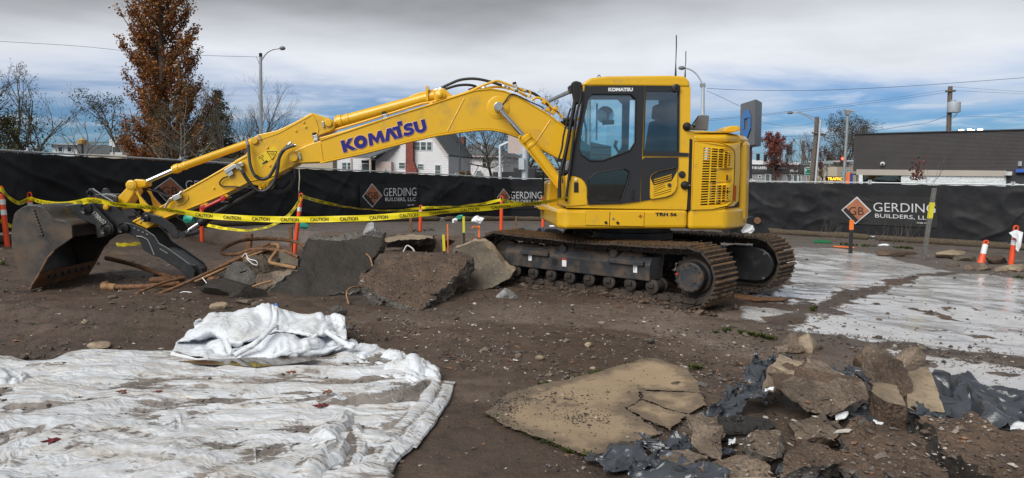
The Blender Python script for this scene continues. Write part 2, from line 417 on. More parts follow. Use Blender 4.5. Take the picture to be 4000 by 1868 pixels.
M['blue_band'] = pm('blue_band',(.03,.10,.42),.5)
M['led_red'] = pm('red_signal',(.6,.02,.01),.4,emit=((1,.05,.03),3))
M['led_amber'] = pm('amber_led',(.6,.25,.02),.4,emit=((1,.45,.04),1.6))
M['lamp_white'] = pm('lit_floodlight',(.9,.9,.8),.4,emit=((1,.97,.82),3.5))
M['wire'] = pm('wire',(.02,.021,.023),.6)
M['bark'] = pm('bark',(.085,.070,.056),.9,var=.35,vscale=9)
M['bark_grey'] = pm('grey_bark',(.135,.125,.11),.9,var=.35,vscale=9,c2=(.19,.18,.15))
M['twig'] = pm('twig',(.105,.088,.075),.9,var=.3)
def leaf_mat(name,cols,trans=.25):
    m,nt,b = base_mat(name); a = attr(nt,'Col')
    setin(nt,b.inputs['Base Color'],a.outputs['Color']); b.inputs['Roughness'].default_value = .7
    b.inputs['Specular IOR Level'].default_value = .25
    t = _n(nt,'ShaderNodeBsdfTranslucent'); nt.links.new(a.outputs['Color'],t.inputs[0])
    mx = _n(nt,'ShaderNodeMixShader'); mx.inputs[0].default_value = trans; o = nt.nodes['Material Output']
    nt.links.new(b.outputs[0],mx.inputs[1]); nt.links.new(t.outputs[0],mx.inputs[2]); nt.links.new(mx.outputs[0],o.inputs[0]); return m
M['leaf'] = leaf_mat('leaf',None)
M['pebble'] = None
def vcol_mat(name,rough=.65,bs=.4,bsc=60):
    m,nt,b = base_mat(name); a = attr(nt,'Col'); p = wpos(nt)
    n = noise_node(nt,p,bsc,4); cc = mixc(nt,.35,a.outputs['Color'],mixc(nt,1,a.outputs['Color'],ramp(nt,n,[(.3,.35),(.7,1.5)]),'MULTIPLY'))
    setin(nt,b.inputs['Base Color'],cc); b.inputs['Roughness'].default_value = rough; bump(nt,b,n,bs,.01); return m
M['pebble'] = vcol_mat('pebble_stone')
def fabric_mat():
    m,nt,b = base_mat('black_screen_fabric'); p = wpos(nt)
    n = noise_node(nt,p,3,6,.6)
    setin(nt,b.inputs['Base Color'],mixc(nt,ramp(nt,n,[(.3,0),(.75,1)]),(.0085,.0092,.011),(.0165,.0175,.0205)))
    setin(nt,b.inputs['Roughness'],.62); b.inputs['Specular IOR Level'].default_value = .3
    bump(nt,b,noise_node(nt,p,9,7,.6),.3,.03); return m
M['fabric'] = fabric_mat()
def print_mat(name,c):
    m,nt,b = base_mat(name); p = wpos(nt); n = noise_node(nt,p,7,7,.6)
    setin(nt,b.inputs['Base Color'],mixc(nt,ramp(nt,n,[(.35,0),(.7,1)]),[x*.72 for x in c],c))
    b.inputs['Roughness'].default_value = .65; return m
M['print_white'] = print_mat('printed_white',(.62,.63,.65)); M['print_rust'] = print_mat('printed_rust',(.40,.15,.075))
M['print_dark'] = print_mat('printed_dark',(.018,.015,.015)); M['print_grey'] = print_mat('printed_banner',(.0095,.0098,.011))
def plastic_black():
    m,nt,b = base_mat('black_plastic_sheet'); p = wpos(nt)
    n = noise_node(nt,p,5,6,.6)
    setin(nt,b.inputs['Base Color'],mixc(nt,ramp(nt,n,[(.35,0),(.7,1)]),(.034,.039,.048),(.065,.073,.088)))
    f = ramp(nt,noise_node(nt,p,11,7,.7),[(.55,0),(.72,1)])
    setin(nt,b.inputs['Roughness'],mth(nt,'ADD',mth(nt,'MULTIPLY',f,.35),.26)); b.inputs['Specular IOR Level'].default_value = .75
    bump(nt,b,noise_node(nt,p,12,5,.6),.35,.03); return m
M['plastic_black'] = plastic_black()
# ------------------------------------------------------------------ ground
PIT = [(-8.6,20.0),(-6.0,20.3),(-3.2,19.6),(-.9,19.9),(-.2,17.0),(-.6,14.6),(-3.5,13.6),(-6.6,14.4),(-8.4,16.0)]
def gz(x,y):
    x = np.asarray(x,float); y = np.asarray(y,float)
    z = -.03*np.clip(x,-22,24)
    near = 1-sstep(19,23,y)
    z = z-.17*np.exp(-((x-1.5)/7)**2)*sstep(21,27,y)
    z = z+near*((fbm(x*.55,y*.55,3,11)-.5)*.10+(fbm(x*2.3,y*2.3,3,23)-.5)*.035)
    wob = (fbm(x*1.1,y*1.1,3,31)-.5)*.5
    dpit = segdist(x,y,PIT+[PIT[0]])*np.where(inpoly(x,y,PIT),1,-1)+wob*.5
    back = sstep(17.6,19.4,y)
    z = z-.42*(back*sstep(-.05,.22,dpit)+(1-back)*sstep(-.1,2.6,dpit))
    tr = segdist(x,y,[(9.3,18.6),(10.6,18.2),(12.2,17.2),(15.5,16.3)])+wob*.3
    z = z-.32*(1-sstep(.22,.42,tr))
    # spoil heaped beside the trench
    for (hx,hy,hr,hh) in ((12.3,16.7,.8,.14),(13.6,16.2,1.0,.16),(14.6,17.3,.7,.12),(-2.6,12.3,1.1,.16),(-1.9,11.4,.8,.10)):
        z = z+hh*np.exp(-((x-hx)**2+(y-hy)**2)/hr**2)
    z = z+.15*np.exp(-(((x-1.2)/2.8)**2+((y-9.7)/2.2)**2))
    # track ruts left of the machine
    rut = segdist(x,y,[(-8,8.2),(-4.2,7.4),(-2.2,7.2)])
    z = z-.06*np.exp(-(rut/.22)**2)+.06*np.exp(-((rut-.38)/.14)**2)
    return z
def g1(x,y): return float(gz(np.array([x]),np.array([y]))[0])
def og_many(pts,dz=0.0):
    """pixels -> points where their rays meet the ground"""
    D = np.array([ray(*p) for p in pts]); t = np.full(len(D),7.0); dzv = np.minimum(D[:,2],-.012); c = np.array(CAM)
    for i in range(14):
        P = c+D*t[:,None]; zt = gz(P[:,0],P[:,1])+dz; t = .35*t+.65*np.clip((zt-c[2])/dzv,.5,400)
    P = c+D*t[:,None]; P[:,2] = gz(P[:,0],P[:,1])+dz; return P
def on_ground(px,py,dz=0.0): return Vector(og_many([(px,py)],dz)[0])
def wpoly(pts): return [(float(p[0]),float(p[1])) for p in og_many(pts)]
CONC = wpoly([(2985,968),(3100,1112),(2880,1190),(2885,1240),(3050,1262),(3190,1345),(3330,1372),(3460,1405),(3700,1475),(4000,1590),(5200,1850),(7500,1850),(7500,1060),(4600,1075),(4000,1088),(3700,1062),(3500,1022),(3250,972)])
BAND = wpoly([(3000,1290),(3090,1240),(3330,1150),(3560,1085),(3760,1062)])
WIND = wpoly([(2950,1310),(3230,1330),(3500,1350),(3760,1385),(4100,1425),(4500,1480),(6000,1600)])
SEAMS = [wpoly(q) for q in ([(3095,1106),(3300,1130),(3530,1160)],[(3100,1008),(3500,1040),(3800,1068)])]
def build_ground():
    xs = np.concatenate([-np.geomspace(7.2,900,60)[::-1],np.arange(-7.1,8.6,.05),np.geomspace(8.65,900,75)])
    ys = np.concatenate([[-300,-60,-12,-3,0,1.2],np.arange(2.2,13,.045),np.arange(13,22,.09),np.geomspace(22.1,1500,70)])
    X,Y = np.meshgrid(xs,ys,indexing='ij'); Z = gz(X,Y)
    rocky = (fbm(X*6,Y*6,3,5)-.5)*(.018+.05*sstep(.48,.64,fbm(X*.7,Y*.7,3,7)))+(fbm(X*14,Y*14,2,55)-.5)*.014
    cm = polymask(X+(fbm(X*1.3,Y*1.3,4,77)-.5)*.45,Y+(fbm(X*1.3,Y*1.3,4,78)-.5)*.45,CONC,.12)
    b = segdist(X,Y,BAND); w = segdist(X,Y,WIND)
    fb = fbm(X*1.6,Y*1.6,5,91,.6); fb2 = fbm(X*.5,Y*1.3,4,95)
    dirt = np.maximum(1-sstep(.08,.28,b+(fb-.5)*.6),(1-sstep(.16,.50,w+(fb-.5)*.9)))
    dirt = np.maximum(dirt,sstep(.66,.74,fb*.6+fb2*.45)*sstep(4.0,7.0,22-Y)*.9)
    dirt = np.maximum(dirt,sstep(.60,.68,fbm(X*3.1,Y*3.1,5,131,.65))*.85*sstep(7,9,17-Y))
    for sm_ in SEAMS: dirt = np.maximum(dirt,1-sstep(.02,.05,segdist(X,Y,sm_)+(fb-.5)*.05))
    wet = cm*(1-dirt)
    asp = np.maximum(sstep(-.1,.12,Y-20.05-(fbm(X*1.2,Y,3,41)-.5)*.5),polymask(X,Y,CONC,.9)*(1-cm)*.0)
    asp = np.maximum(asp,sstep(17.2,18.2,Y)*sstep(1.5,3.5,X)*(1-sstep(9.3,10.2,X)))
    asp = np.maximum(asp,sstep(13.0,14.2,Y)*sstep(2.2,3.6,X)*(1-cm)*.9)
    light = sstep(.46,.62,fbm(X*.45+Y*.25,Y*1.1,4,61))*(1-sstep(8.2,9.6,Y))*sstep(-2.5,.2,X)
    moss = sstep(.62,.70,fbm(X*2.3,Y*2.3,4,71))*(.25+sstep(-1,-4,X))*.6
    flat = np.maximum(wet,asp*.9)
    Z = Z+rocky*(1-flat)
    P = np.stack([X,Y,Z],-1)
    zone = np.stack([wet,asp,light],-1)
    m,nt,bs = base_mat('site_ground'); p = wpos(nt); a = attr(nt,'zone'); sp = _n(nt,'ShaderNodeSeparateColor'); nt.links.new(a.outputs['Color'],sp.inputs[0])
    a2 = attr(nt,'moss')
    n1 = noise_node(nt,p,1.7,8,.62); n2 = noise_node(nt,p,9,8,.7); n3 = noise_node(nt,p,34,6,.7); n4 = noise_node(nt,p,75,4,.7)
    dirt_c = mixc(nt,ramp(nt,n1,[(.35,0),(.65,1)]),(.080,.051,.036),(.150,.103,.075))
    dirt_c = mixc(nt,ramp(nt,n2,[(.3,1),(.5,0)]),dirt_c,(.042,.030,.023))
    dirt_c = mixc(nt,ramp(nt,n3,[(.62,0),(.72,1)]),dirt_c,(.20,.15,.115))
    dirt_c = mixc(nt,sp.outputs[2],dirt_c,mixc(nt,ramp(nt,n2,[(.3,0),(.7,1)]),(.165,.124,.098),(.245,.190,.152)))
    dirt_c = mixc(nt,mth(nt,'MULTIPLY',a2.outputs['Fac'],ramp(nt,n3,[(.45,0),(.6,1)])),dirt_c,(.045,.055,.018))
    n0 = noise_node(nt,p,.42,5,.6); damp = ramp(nt,n0,[(.40,0),(.60,1)]); dirt_c = mixc(nt,mth(nt,'MULTIPLY',damp,.68),dirt_c,mixc(nt,ramp(nt,n2,[(.3,0),(.7,1)]),(.040,.027,.020),(.075,.051,.038)))
    asp_c = mixc(nt,ramp(nt,n2,[(.3,0),(.7,1)]),(.105,.086,.074),(.17,.145,.13))
    asp_c = mixc(nt,ramp(nt,n1,[(.5,0),(.7,1)]),asp_c,(.075,.055,.045))
    con_c = mixc(nt,ramp(nt,n1,[(.3,0),(.7,1)]),(.40,.39,.385),(.62,.62,.63)); con_c = mixc(nt,mth(nt,'MULTIPLY',ramp(nt,n2,[(.45,0),(.72,1)]),.45),con_c,(.26,.235,.21))
    fine = ramp(nt,mth(nt,'ADD',mth(nt,'MULTIPLY',n3,.6),mth(nt,'MULTIPLY',n2,.4)),[(.35,0),(.41,1)])
    wetf = mth(nt,'MULTIPLY',ramp(nt,sp.outputs[0],[(.25,0),(.55,1)]),fine)
    cc = mixc(nt,sp.outputs[1],dirt_c,asp_c); cc = mixc(nt,wetf,cc,con_c)
    setin(nt,bs.inputs['Base Color'],cc)
    rg = mth(nt,'SUBTRACT',mth(nt,'ADD',mth(nt,'MULTIPLY',n1,.35),.44),mth(nt,'MULTIPLY',damp,.14))
    rw = mth(nt,'ADD',mth(nt,'MULTIPLY',ramp(nt,n1,[(.35,0),(.75,1)]),.22),.05)
    setin(nt,bs.inputs['Roughness'],mth(nt,'ADD',mth(nt,'MULTIPLY',rg,mth(nt,'SUBTRACT',1.0,wetf)),mth(nt,'MULTIPLY',rw,wetf)))
    bs.inputs['Specular IOR Level'].default_value = .5
    h = mth(nt,'ADD',mth(nt,'MULTIPLY',n3,.7),mth(nt,'MULTIPLY',n2,1.2)); h = mth(nt,'ADD',h,mth(nt,'MULTIPLY',n4,.3))
    h = mth(nt,'MULTIPLY',h,mth(nt,'SUBTRACT',1.0,mth(nt,'MULTIPLY',wetf,.97)))
    bump(nt,bs,h,.9,.03)
    o = grid_mesh('ground',P,m,attrs={'zone': zone,'moss': np.stack([moss]*3,-1)},kind='structure')
    return o
build_ground()
# loose gravel: thousands of little stones, nobody counts them
def pebble_cloud(name,pts,sizes,cols,label,seed=3,flat=.6):
    g = np.random.default_rng(seed); n = len(pts)
    base = np.array([(1,0,0),(-1,0,0),(0,1,0),(0,-1,0),(0,0,1),(0,0,-1),(.62,.62,.45),(-.62,.62,.4),(.6,-.62,.42),(-.6,-.6,.45)],float)
    tris = np.array([(0,6,4),(6,2,4),(2,7,4),(7,1,4),(1,9,4),(9,3,4),(3,8,4),(8,0,4),(0,2,6),(2,1,7),(1,3,9),(3,0,8),(0,5,2),(2,5,1),(1,5,3),(3,5,0)])
    sc = np.stack([1+.35*g.standard_normal(n),.8+.25*g.standard_normal(n),flat*(.8+.3*g.standard_normal(n))],-1).clip(.3,1.7)
    V = base[None]*sc[:,None]*(1+.22*g.standard_normal((n,10,1)))*sizes[:,None,None]
    th = g.random(n)*6.283; c,s = np.cos(th),np.sin(th); tl = g.standard_normal(n)*.35
    x = V[...,0]*c[:,None]-V[...,1]*s[:,None]; y = V[...,0]*s[:,None]+V[...,1]*c[:,None]; z = V[...,2]+x*tl[:,None]*.6
    V = np.stack([x,y,z],-1)+pts[:,None]
    q = (tris[None]+10*np.arange(n)[:,None,None]).reshape(-1,3)
    C = np.repeat(cols[:,None],10,1).reshape(-1,3)
    return raw_mesh(name,V.reshape(-1,3),q,M['pebble'],smooth=False,attrs={'Col': C},label=label,cat='gravel',kind='stuff')
PEB_PAL = np.array([(.10,.075,.06),(.06,.048,.042),(.15,.12,.10),(.24,.21,.18),(.20,.105,.06),(.035,.033,.035),(.42,.39,.35),(.11,.10,.10),(.07,.05,.04)])
PEB_P = np.array([.20,.16,.16,.11,.06,.11,.07,.07,.06])
BIG = []
def scatter_gravel():
    g = np.random.default_rng(21); pts = []; sz = []; cl = []
    n = 95000; py = 905+(g.random(n)**.9)*970; px = g.random(n)*4200-100
    X = []; 
    d = (py-700); Yd = 1.6*FPX/d; Xd = (px-2000)/FPX*Yd
    dens = fbm(Xd*.8,Yd*.8,4,33); dens2 = fbm(Xd*3,Yd*3,3,39)
    cm = polymask(Xd,Yd,CONC,.1); w = segdist(Xd,Yd,WIND); b = segdist(Xd,Yd,BAND)
    keepp = .10+1.3*np.clip(dens-.42,0,1)+.9*np.clip(dens2-.55,0,1)
    keepp = keepp+.25*((Xd > -1.8) & (Xd < 3.2) & (Yd > 7) & (Yd < 10.2))
    keepp = np.where(cm > .5,.05+.55*(w < .5)+.25*(b < .3)+.25*np.clip(dens2-.5,0,1),keepp)
    keepp = np.where((Yd > 19.5),.04,keepp)
    keepp = np.where((Xd < .2) & (Yd < 6.0),0.02,keepp)
    k = g.random(n) < keepp; Xd,Yd = Xd[k],Yd[k]; m = len(Xd)
    s = np.minimum(g.lognormal(-4.85,.55,m),.042)*np.clip(.65+Yd*.05,.8,1.5)
    c = PEB_PAL[g.choice(len(PEB_PAL),m,p=PEB_P)]*(.7+.6*g.random((m,1)))
    P = np.stack([Xd,Yd,gz(Xd,Yd)+s*.15],-1); big = np.argsort(-s/Yd*(Yd > 4.2))[:64]; BIG.extend([(tuple(P[i]),float(s[i])) for i in big]); ok = np.ones(m,bool); ok[big] = False; P,s,c = P[ok],s[ok],c[ok]
    pebble_cloud('gravel',P,s,c,'loose gravel and crumbs of stone strewn over the brown dirt')
scatter_gravel()
def rock_mesh(name,c,r,sq=(1,1,1),seed=0,rough=.25,sub=3,mat=None,flatb=True,facet=.0,label=None,cat=None,group=None,parent=None,rot=0.0):
    """one lump of stone: displaced icosphere, squashed, rotated"""
    bm = bmesh.new(); bmesh.ops.create_icosphere(bm,subdivisions=sub,radius=1.0)
    from mathutils import noise as mn
    o3 = Vector((seed*3.7,seed*1.9,seed*5.3)); Rz = Matrix.Rotation(rot,3,'Z')
    cuts = []
    rr = random.Random(seed)
    for i in range(int(facet)):
        nrm = Vector((rr.uniform(-1,1),rr.uniform(-1,1),rr.uniform(-.6,1))).normalized(); cuts.append((nrm,rr.uniform(.45,.75)))
    for v in bm.verts:
        p = v.co.copy(); k = 1+rough*(mn.noise(p*1.1+o3)+.45*mn.noise(p*2.7+o3)+.2*mn.noise(p*6+o3)); p *= k
        for nrm,dd in cuts:
            e = p.dot(nrm)-dd
            if e > 0: p -= nrm*e*.92
        p += Vector((mn.noise(p*9+o3),mn.noise(p*9-o3),mn.noise(p*8+o3*2)))*.03
        p = Vector((p.x*sq[0],p.y*sq[1],p.z*sq[2]))*r; v.co = Rz @ p
    me = bpy.data.meshes.new(name); bm.to_mesh(me); bm.free()
    me.polygons.foreach_set('use_smooth',[True]*len(me.polygons)); me.set_sharp_from_angle(angle=R(28))
    me.materials.append(mat or M['conc_grey']); o = bpy.data.objects.new(name,me); col.objects.link(o)
    if parent: o.parent = parent; o.location = Vector(c)-wloc(parent)
    else: o.location = c
    return tag(o,label,cat,group)

# the larger loose stones, one object each, four shapes shared
def loose_stones():
    pr = [rock_mesh('loose_stone',(0,0,0),1.0,(1.2,.9,.65),700+k,.22,2,M[('conc_tan','conc_olive','conc_grey','conc_rough')[k]],facet=2) for k in range(4)]; rr = random.Random(2)
    for i,(p,s) in enumerate(BIG):
        o = pr[i] if i < 4 else pr[i % 4].copy()
        if i >= 4: col.objects.link(o)
        k = s*.95; o.location = (p[0],p[1],p[2]+k*.25); o.scale = (k,k,k); o.rotation_euler = (rr.uniform(-.3,.3),rr.uniform(-.3,.3),rr.uniform(0,6.28))
        px = 2000+p[0]/p[1]*FPX; reg = 'left of the white sheet and bag' if px < 650 else 'behind the white bag' if px < 1400 else 'between the sheet and the concrete pad' if px < 1900 and p[1] < 6.5 else 'below the tilted slabs' if px < 1900 else 'in front of the track' if px < 2700 and p[1] > 6.4 else 'beside the concrete pad' if px < 2700 else 'between the track and the rubble heap' if px < 3300 else 'on the wet concrete at right'
        tag(o,('tan','olive','grey','brown')[i % 4]+' loose stone lying on the ground '+reg,'stone','loose stones on the dirt')
loose_stones()
# ------------------------------------------------------------------ excavator
C0 = Vector((1.73,10.58,0)); PSI = R(3)
FU = Vector((-math.cos(PSI),-math.sin(PSI),0)); FV = Vector((math.sin(PSI),-math.cos(PSI),0)); ZU = Vector((0,0,1))
def pl(px,py,v): return hitplane(px,py,C0+FV*v,FV)
def PP(pts,v): return [pl(x,y,v) for x,y in pts]
def LP(u,v,z): return C0+FU*u+FV*v+ZU*z
EX = thing('excavator',(C0.x,C0.y,g1(C0.x,C0.y)),'yellow tracked excavator with long boom lowered, black cab door and wide bucket','excavator')
def crop(pts,ox,oy,sc): return [(ox+x*sc,oy+y*sc) for x,y in pts]
def smoothpts(pts,k=4):
    """Catmull-Rom through points"""
    P = [Vector(p) for p in pts]; out = []
    for i in range(len(P)-1):
        a = P[max(i-1,0)]; b = P[i]; c = P[i+1]; d = P[min(i+2,len(P)-1)]
        for j in range(k):
            t = j/k; out.append(.5*((2*b)+(c-a)*t+(2*a-5*b+4*c-d)*t*t+(3*b-a-3*c+d)*t**3))
    out.append(P[-1]); return out
def circ(cx,cy,r,n=16,ry=None): return [(cx+r*math.cos(2*math.pi*i/n),cy+(ry or r)*math.sin(2*math.pi*i/n)) for i in range(n)]
def part(name,mat,parent=None,**kw):
    return lambda mb: mb.build(name,M[mat],parent or EX,**kw)

# ---- undercarriage -------------------------------------------------
TH = R(40); TUv = Vector((math.cos(TH),-math.sin(TH),0)); TNv = Vector((math.sin(TH),math.cos(TH),0))
TC = Vector((1.087,9.816,0)); HL = 1.845; TRr = .345; GROUND0 = .085; SLOPE = -.0135
TSUB = Vector((TUv.x,TUv.y,SLOPE)).normalized(); TZ = TNv.cross(TSUB)*-1
TZ = TSUB.cross(TNv) if TSUB.cross(TNv).z > 0 else TNv.cross(TSUB)
def build_track(center,near):
    def W(s,t,z): return center+TSUB*s+TNv*t+TZ*(z+GROUND0)
    a = HL-TRr-.02; zc = TRr+.03
    inner = -1 if near else 1      # the side of the track that faces the camera is the same; details differ
    # frame beam
    mb = MB()
    sec = [(-.17,.27),(-.17,.47),(-.10,.56),(.12,.56),(.17,.47),(.17,.27)]
    pts = [W(-1.42,t,z) for t,z in sec]; mb.prism(pts,TSUB*2.35)
    fr = mb.build('track',M['steel_dark'],EX,bevel=.012,label=None)
    # idler fork, mud on top, carrier posts
    mb = MB(); mb.box(W(-1.52,0,.37),(.30,.30,.16),Matrix.Rotation(-TH,3,'Z')); mb.build('idler_fork',M['steel_dark'],fr,bevel=.01)
    if near:
        for s0,s1 in ((-1.1,-.62),(.35,.86)):
            MB().prism([W(s0,-.17,.455),W(s1,-.17,.455),W(s1,-.215,.455),W(s0,-.215,.455)],TZ*.055).build('side_step',M['steel_dark'],fr,bevel=.008)
        mb = MB(); mb.cyl(W(-.52,-.168,.39),W(-.52,-.174,.39),.05,18); mb.build('adjuster_hole',M['seal'],fr)
        for s0,z0 in ((-.98,.37),(.70,.36)):
            mb = MB(); mb.prism([W(s0,-.173,z0),W(s0+.055,-.173,z0),W(s0+.055,-.173,z0+.10),W(s0,-.173,z0+.10)],TNv*.004); mb.build('hook_sticker',M['white_plastic'],fr)
            mb = MB(); q = [W(s0+.028+.012*math.cos(k*.7),-.1745,z0+.05+.026*math.sin(k*.7)) for k in range(1,8)]; mb.tube(q,.003,5); mb.build('hook_symbol',M['decal_black'],fr)
        mb = MB(); mb.prism([W(-.40,-.173,.34),W(-.33,-.173,.34),W(-.33,-.173,.45),W(-.40,-.173,.45)],TNv*.004); mb.build('warning_sticker',M['decal_white'],fr)
        mb = MB(); mb.prism([W(-.40,-.1745,.425),W(-.33,-.1745,.425),W(-.33,-.1745,.45),W(-.40,-.1745,.45)],TNv*.001); mb.build('sticker_band',M['red'],fr)
    # packed mud lying on the beam
    n,m = 46,10; g = np.random.default_rng(5 if near else 6); P = np.zeros((n,m,3))
    for i in range(n):
        for j in range(m):
            s = -1.36+2.2*i/(n-1); t = -.14+.27*j/(m-1); e = min(1,j/2.0,(m-1-j)/2.0)*min(1,i/2,(n-1-i)/2)
            z = .535+.075*e*float(fbm(s*3.1,t*4,3,9))+.05*e*g.random()-.035*(1-e)-.06*max(0,(-.06-t)*6)
            P[i,j] = W(s,t,z)
    grid_mesh('mud_cake',P,M['mudpack'],fr)
    # carrier rollers
    for s0 in (-.42,.38):
        mb = MB(); mb.lathe(W(s0,-.14,.575),TNv,[(0,.055),(.03,.062),(.035,.05),(.13,.05),(.135,.062),(.17,.06)],16); r_ = mb.build('carrier_roller',M['steel_dark'],fr,smooth=35)
    for k in range(8):
        s0 = -1.24+k*.312
        mb = MB(); mb.lathe(W(s0,-.15,.20),TNv,[(0,.05),(.02,.088),(.055,.088),(.06,.07),(.24,.07),(.245,.088),(.28,.088),(.3,.05)],16)
        ro = mb.build('bottom_roller',M['roller'],fr,smooth=35)
        mb = MB(); mb.box(W(s0,-.16,.215),(.085,.03,.05),Matrix.Rotation(-TH,3,'Z'))
        mb.cyl(W(s0-.03,-.18,.215),W(s0-.03,-.17,.215),.014,8); mb.cyl(W(s0+.03,-.18,.215),W(s0+.03,-.17,.215),.014,8)
        mb.build('roller_bracket',M['roller'],ro,bevel=.005)
    # idler and sprocket with final drive
    mb = MB(); mb.lathe(W(-a,-.06,zc),TNv,[(0,.05),(0,.17),(.005,.25),(.12,.25),(.125,.17),(.125,.05)],28); mb.build('idler_wheel',M['track_steel'],fr,smooth=35)
    mb = MB(); ns = 21; ring = []
    for k in range(ns*2): ring.append(W(a+(.285 if k % 2 else .25)*math.cos(math.pi*k/ns),-.035,zc+(.285 if k % 2 else .25)*math.sin(math.pi*k/ns)))
    mb.prism(ring,TNv*.07); mb.build('sprocket',M['track_steel'],fr)
    mb = MB()
    if near:
        mb.lathe(W(a,.1,zc),-TNv,[(0,.225),(.1,.225),(.17,.215),(.19,.185),(.30,.18),(.315,.165)],32)
        fd = mb.build('final_drive',M['steel_dark'],fr,smooth=35)
        mb = MB()
        for k in range(12): q = W(a+.155*math.cos(k*math.pi/6),-.215,zc+.155*math.sin(k*math.pi/6)); mb.cyl(q,q-TNv*.014,.012,6)
        mb.build('bolt_ring',M['track_steel'],fd)
        mb = MB(); mb.tube([W(a+.10*math.cos(k*math.pi/14),-.217,zc+.10*math.sin(k*math.pi/14)) for k in range(29)],.004,5,False); mb.build('cover_ridge',M['steel_dark'],fd)
        mb = MB(); q = W(a-.15,-.216,zc+.03); mb.cyl(q,q-TNv*.012,.016,8); mb.build('drain_plug',M['red'],fd)
    else:
        ov = []
        for k in range(9): th = math.pi/2-math.pi*k/8; ov.append(W(a+.0+.25*math.cos(th),-.19,zc-.02+.24*math.sin(th)))
        for k in range(5): th = -math.pi/2-math.pi*k/4; ov.append(W(a-.42+.12*math.cos(th),-.19,zc-.02+.24*math.sin(th)))
        mb.prism(ov,TNv*.25); fd = mb.build('travel_motor_cover',M['black_paint'],fr,bevel=.02,smooth=35)
        mb = MB()
        for ds,dz in ((.12,.16),(.12,-.18),(-.36,.14)): q = W(a+ds,-.192,zc+dz-.02); mb.cyl(q,q-TNv*.012,.016,6)
        mb.build('bolt',M['zinc'],fd)
    # chain and shoes round the loop
    perim = 4*a+2*math.pi*TRr; NS = 46; pitch = perim/NS
    def loop(d,rr=TRr):
        d = d % perim
        if d < 2*a: return W(-a+d,0,zc-rr),TSUB,-TZ
        d -= 2*a
        if d < math.pi*TRr:
            th = -math.pi/2+d/TRr; n_ = TSUB*math.cos(th)+TZ*math.sin(th); return W(a,0,zc)+n_*rr,-TSUB*math.sin(th)+TZ*math.cos(th),n_
        d -= math.pi*TRr
        if d < 2*a:
            sag = -.03*math.sin(math.pi*d/(2*a))**2*(1 if rr else 1)-.012*abs(math.sin(3*math.pi*d/(2*a)))
            return W(a-d,0,zc+rr+sag),-TSUB,TZ
        d -= 2*a; th = math.pi/2+d/TRr; n_ = TSUB*math.cos(th)+TZ*math.sin(th); return W(-a,0,zc)+n_*rr,-TSUB*math.sin(th)+TZ*math.cos(th),n_
    mb = MB()
    for k in range(NS):
        p,tg,nn = loop((k+.5)*pitch,TRr-.05); rot = Matrix((tg,TNv,nn)).transposed()
        for sd in (-.075,.075): mb.box(p+TNv*sd,(pitch*.86,.03,.075),rot)
        q,tg2,nn2 = loop(k*pitch,TRr-.05); mb.cyl(q-TNv*.105,q+TNv*.105,.024,8)
    mb.build('chain',M['track_steel'],fr)
    # one shoe mesh, shared
    sm = MB(); hw = .30; hp = pitch*.48
    sec = [(-hp,0),(hp,0),(hp,.018),(hp-.012,.045),(hp-.026,.045),(hp-.036,.018),(.012,.018),(.006,.04),(-.008,.04),(-.014,.018),(-hp+.04,.018),(-hp+.034,.038),(-hp+.02,.038),(-hp+.014,.018),(-hp,.012)]
    sm.prism([Vector((x,-hw,z)) for x,z in sec],Vector((0,2*hw,0)))
    me = bpy.data.meshes.new('track_shoe'); me.from_pydata(sm.v,[],sm.f); me.update()
    me.materials.append(M['track_steel']); me.materials.append(M['grouser'])
    for p_ in me.polygons:
        zs = [me.vertices[i].co.z for i in p_.vertices]
        if sum(zs)/len(zs) > .0275 and len(zs) == 4 and min(zs) > .015: p_.material_index = 1
    base = wloc(EX)
    for k in range(NS):
        p,tg,nn = loop((k+.5)*pitch,TRr); o = bpy.data.objects.new('track_shoe',me); col.objects.link(o); o.parent = fr
        j = random.uniform(-.02,.02)
        o.matrix_basis = Matrix.Translation(p-base) @ Matrix((tg,TNv,nn)).transposed().to_4x4() @ Matrix.Rotation(j,4,'Y')
    return fr
build_track(TC,True)
build_track(TC+TNv*1.99,False)
def track_mud():
    g = np.random.default_rng(3); n = 900; s = g.uniform(-1.8,1.85,n); side = g.random(n) < .8; t = np.where(side,-.33+g.normal(0,.07,n),g.uniform(-.3,.35,n)); t = np.where(g.random(n) < .25,t+1.99,t)
    x = TC.x+TUv.x*s+TNv.x*t; y = TC.y+TUv.y*s+TNv.y*t; sz = np.minimum(g.lognormal(-4.0,.5,n),.06); P = np.stack([x,y,gz(x,y)+sz*.25],-1)
    pebble_cloud('mud_clods',P,sz,np.array([[.075,.051,.037]])*g.uniform(.6,1.5,(n,1)),'mud clods pressed up along the excavator tracks',12,.7)
track_mud()
def centre_frame():
    mb = MB(); c = TC+TNv*.995
    def W(s,t,z): return c+TSUB*s+TNv*t+TZ*(z+GROUND0)
    mb.prism([W(-.75,-.85,.50),W(.75,-.85,.50),W(.55,.85,.50),W(-.55,.85,.50)],TZ*.16)
    mb.prism([W(-.95,-.85,.42),W(-.5,-.85,.42),W(-.25,0,.5),W(-.5,0,.5)],TZ*.2)
    mb.prism([W(.95,-.85,.42),W(.5,-.85,.42),W(.25,0,.5),W(.5,0,.5)],TZ*.2)
    mb.prism([W(.95,.85,.42),W(.5,.85,.42),W(.25,0,.5),W(.5,0,.5)],TZ*.2)
    mb.build('centre_frame',M['black_paint'],EX,bevel=.02)
    mb = MB(); cc = C0+Vector((0,0,.66)); mb.lathe(cc,ZU,[(0,.50),(.10,.50),(.11,.56),(.2,.56),(.21,.52),(.31,.52)],40); mb.build('slewing_ring',M['steel_dark'],EX,smooth=35)
centre_frame()

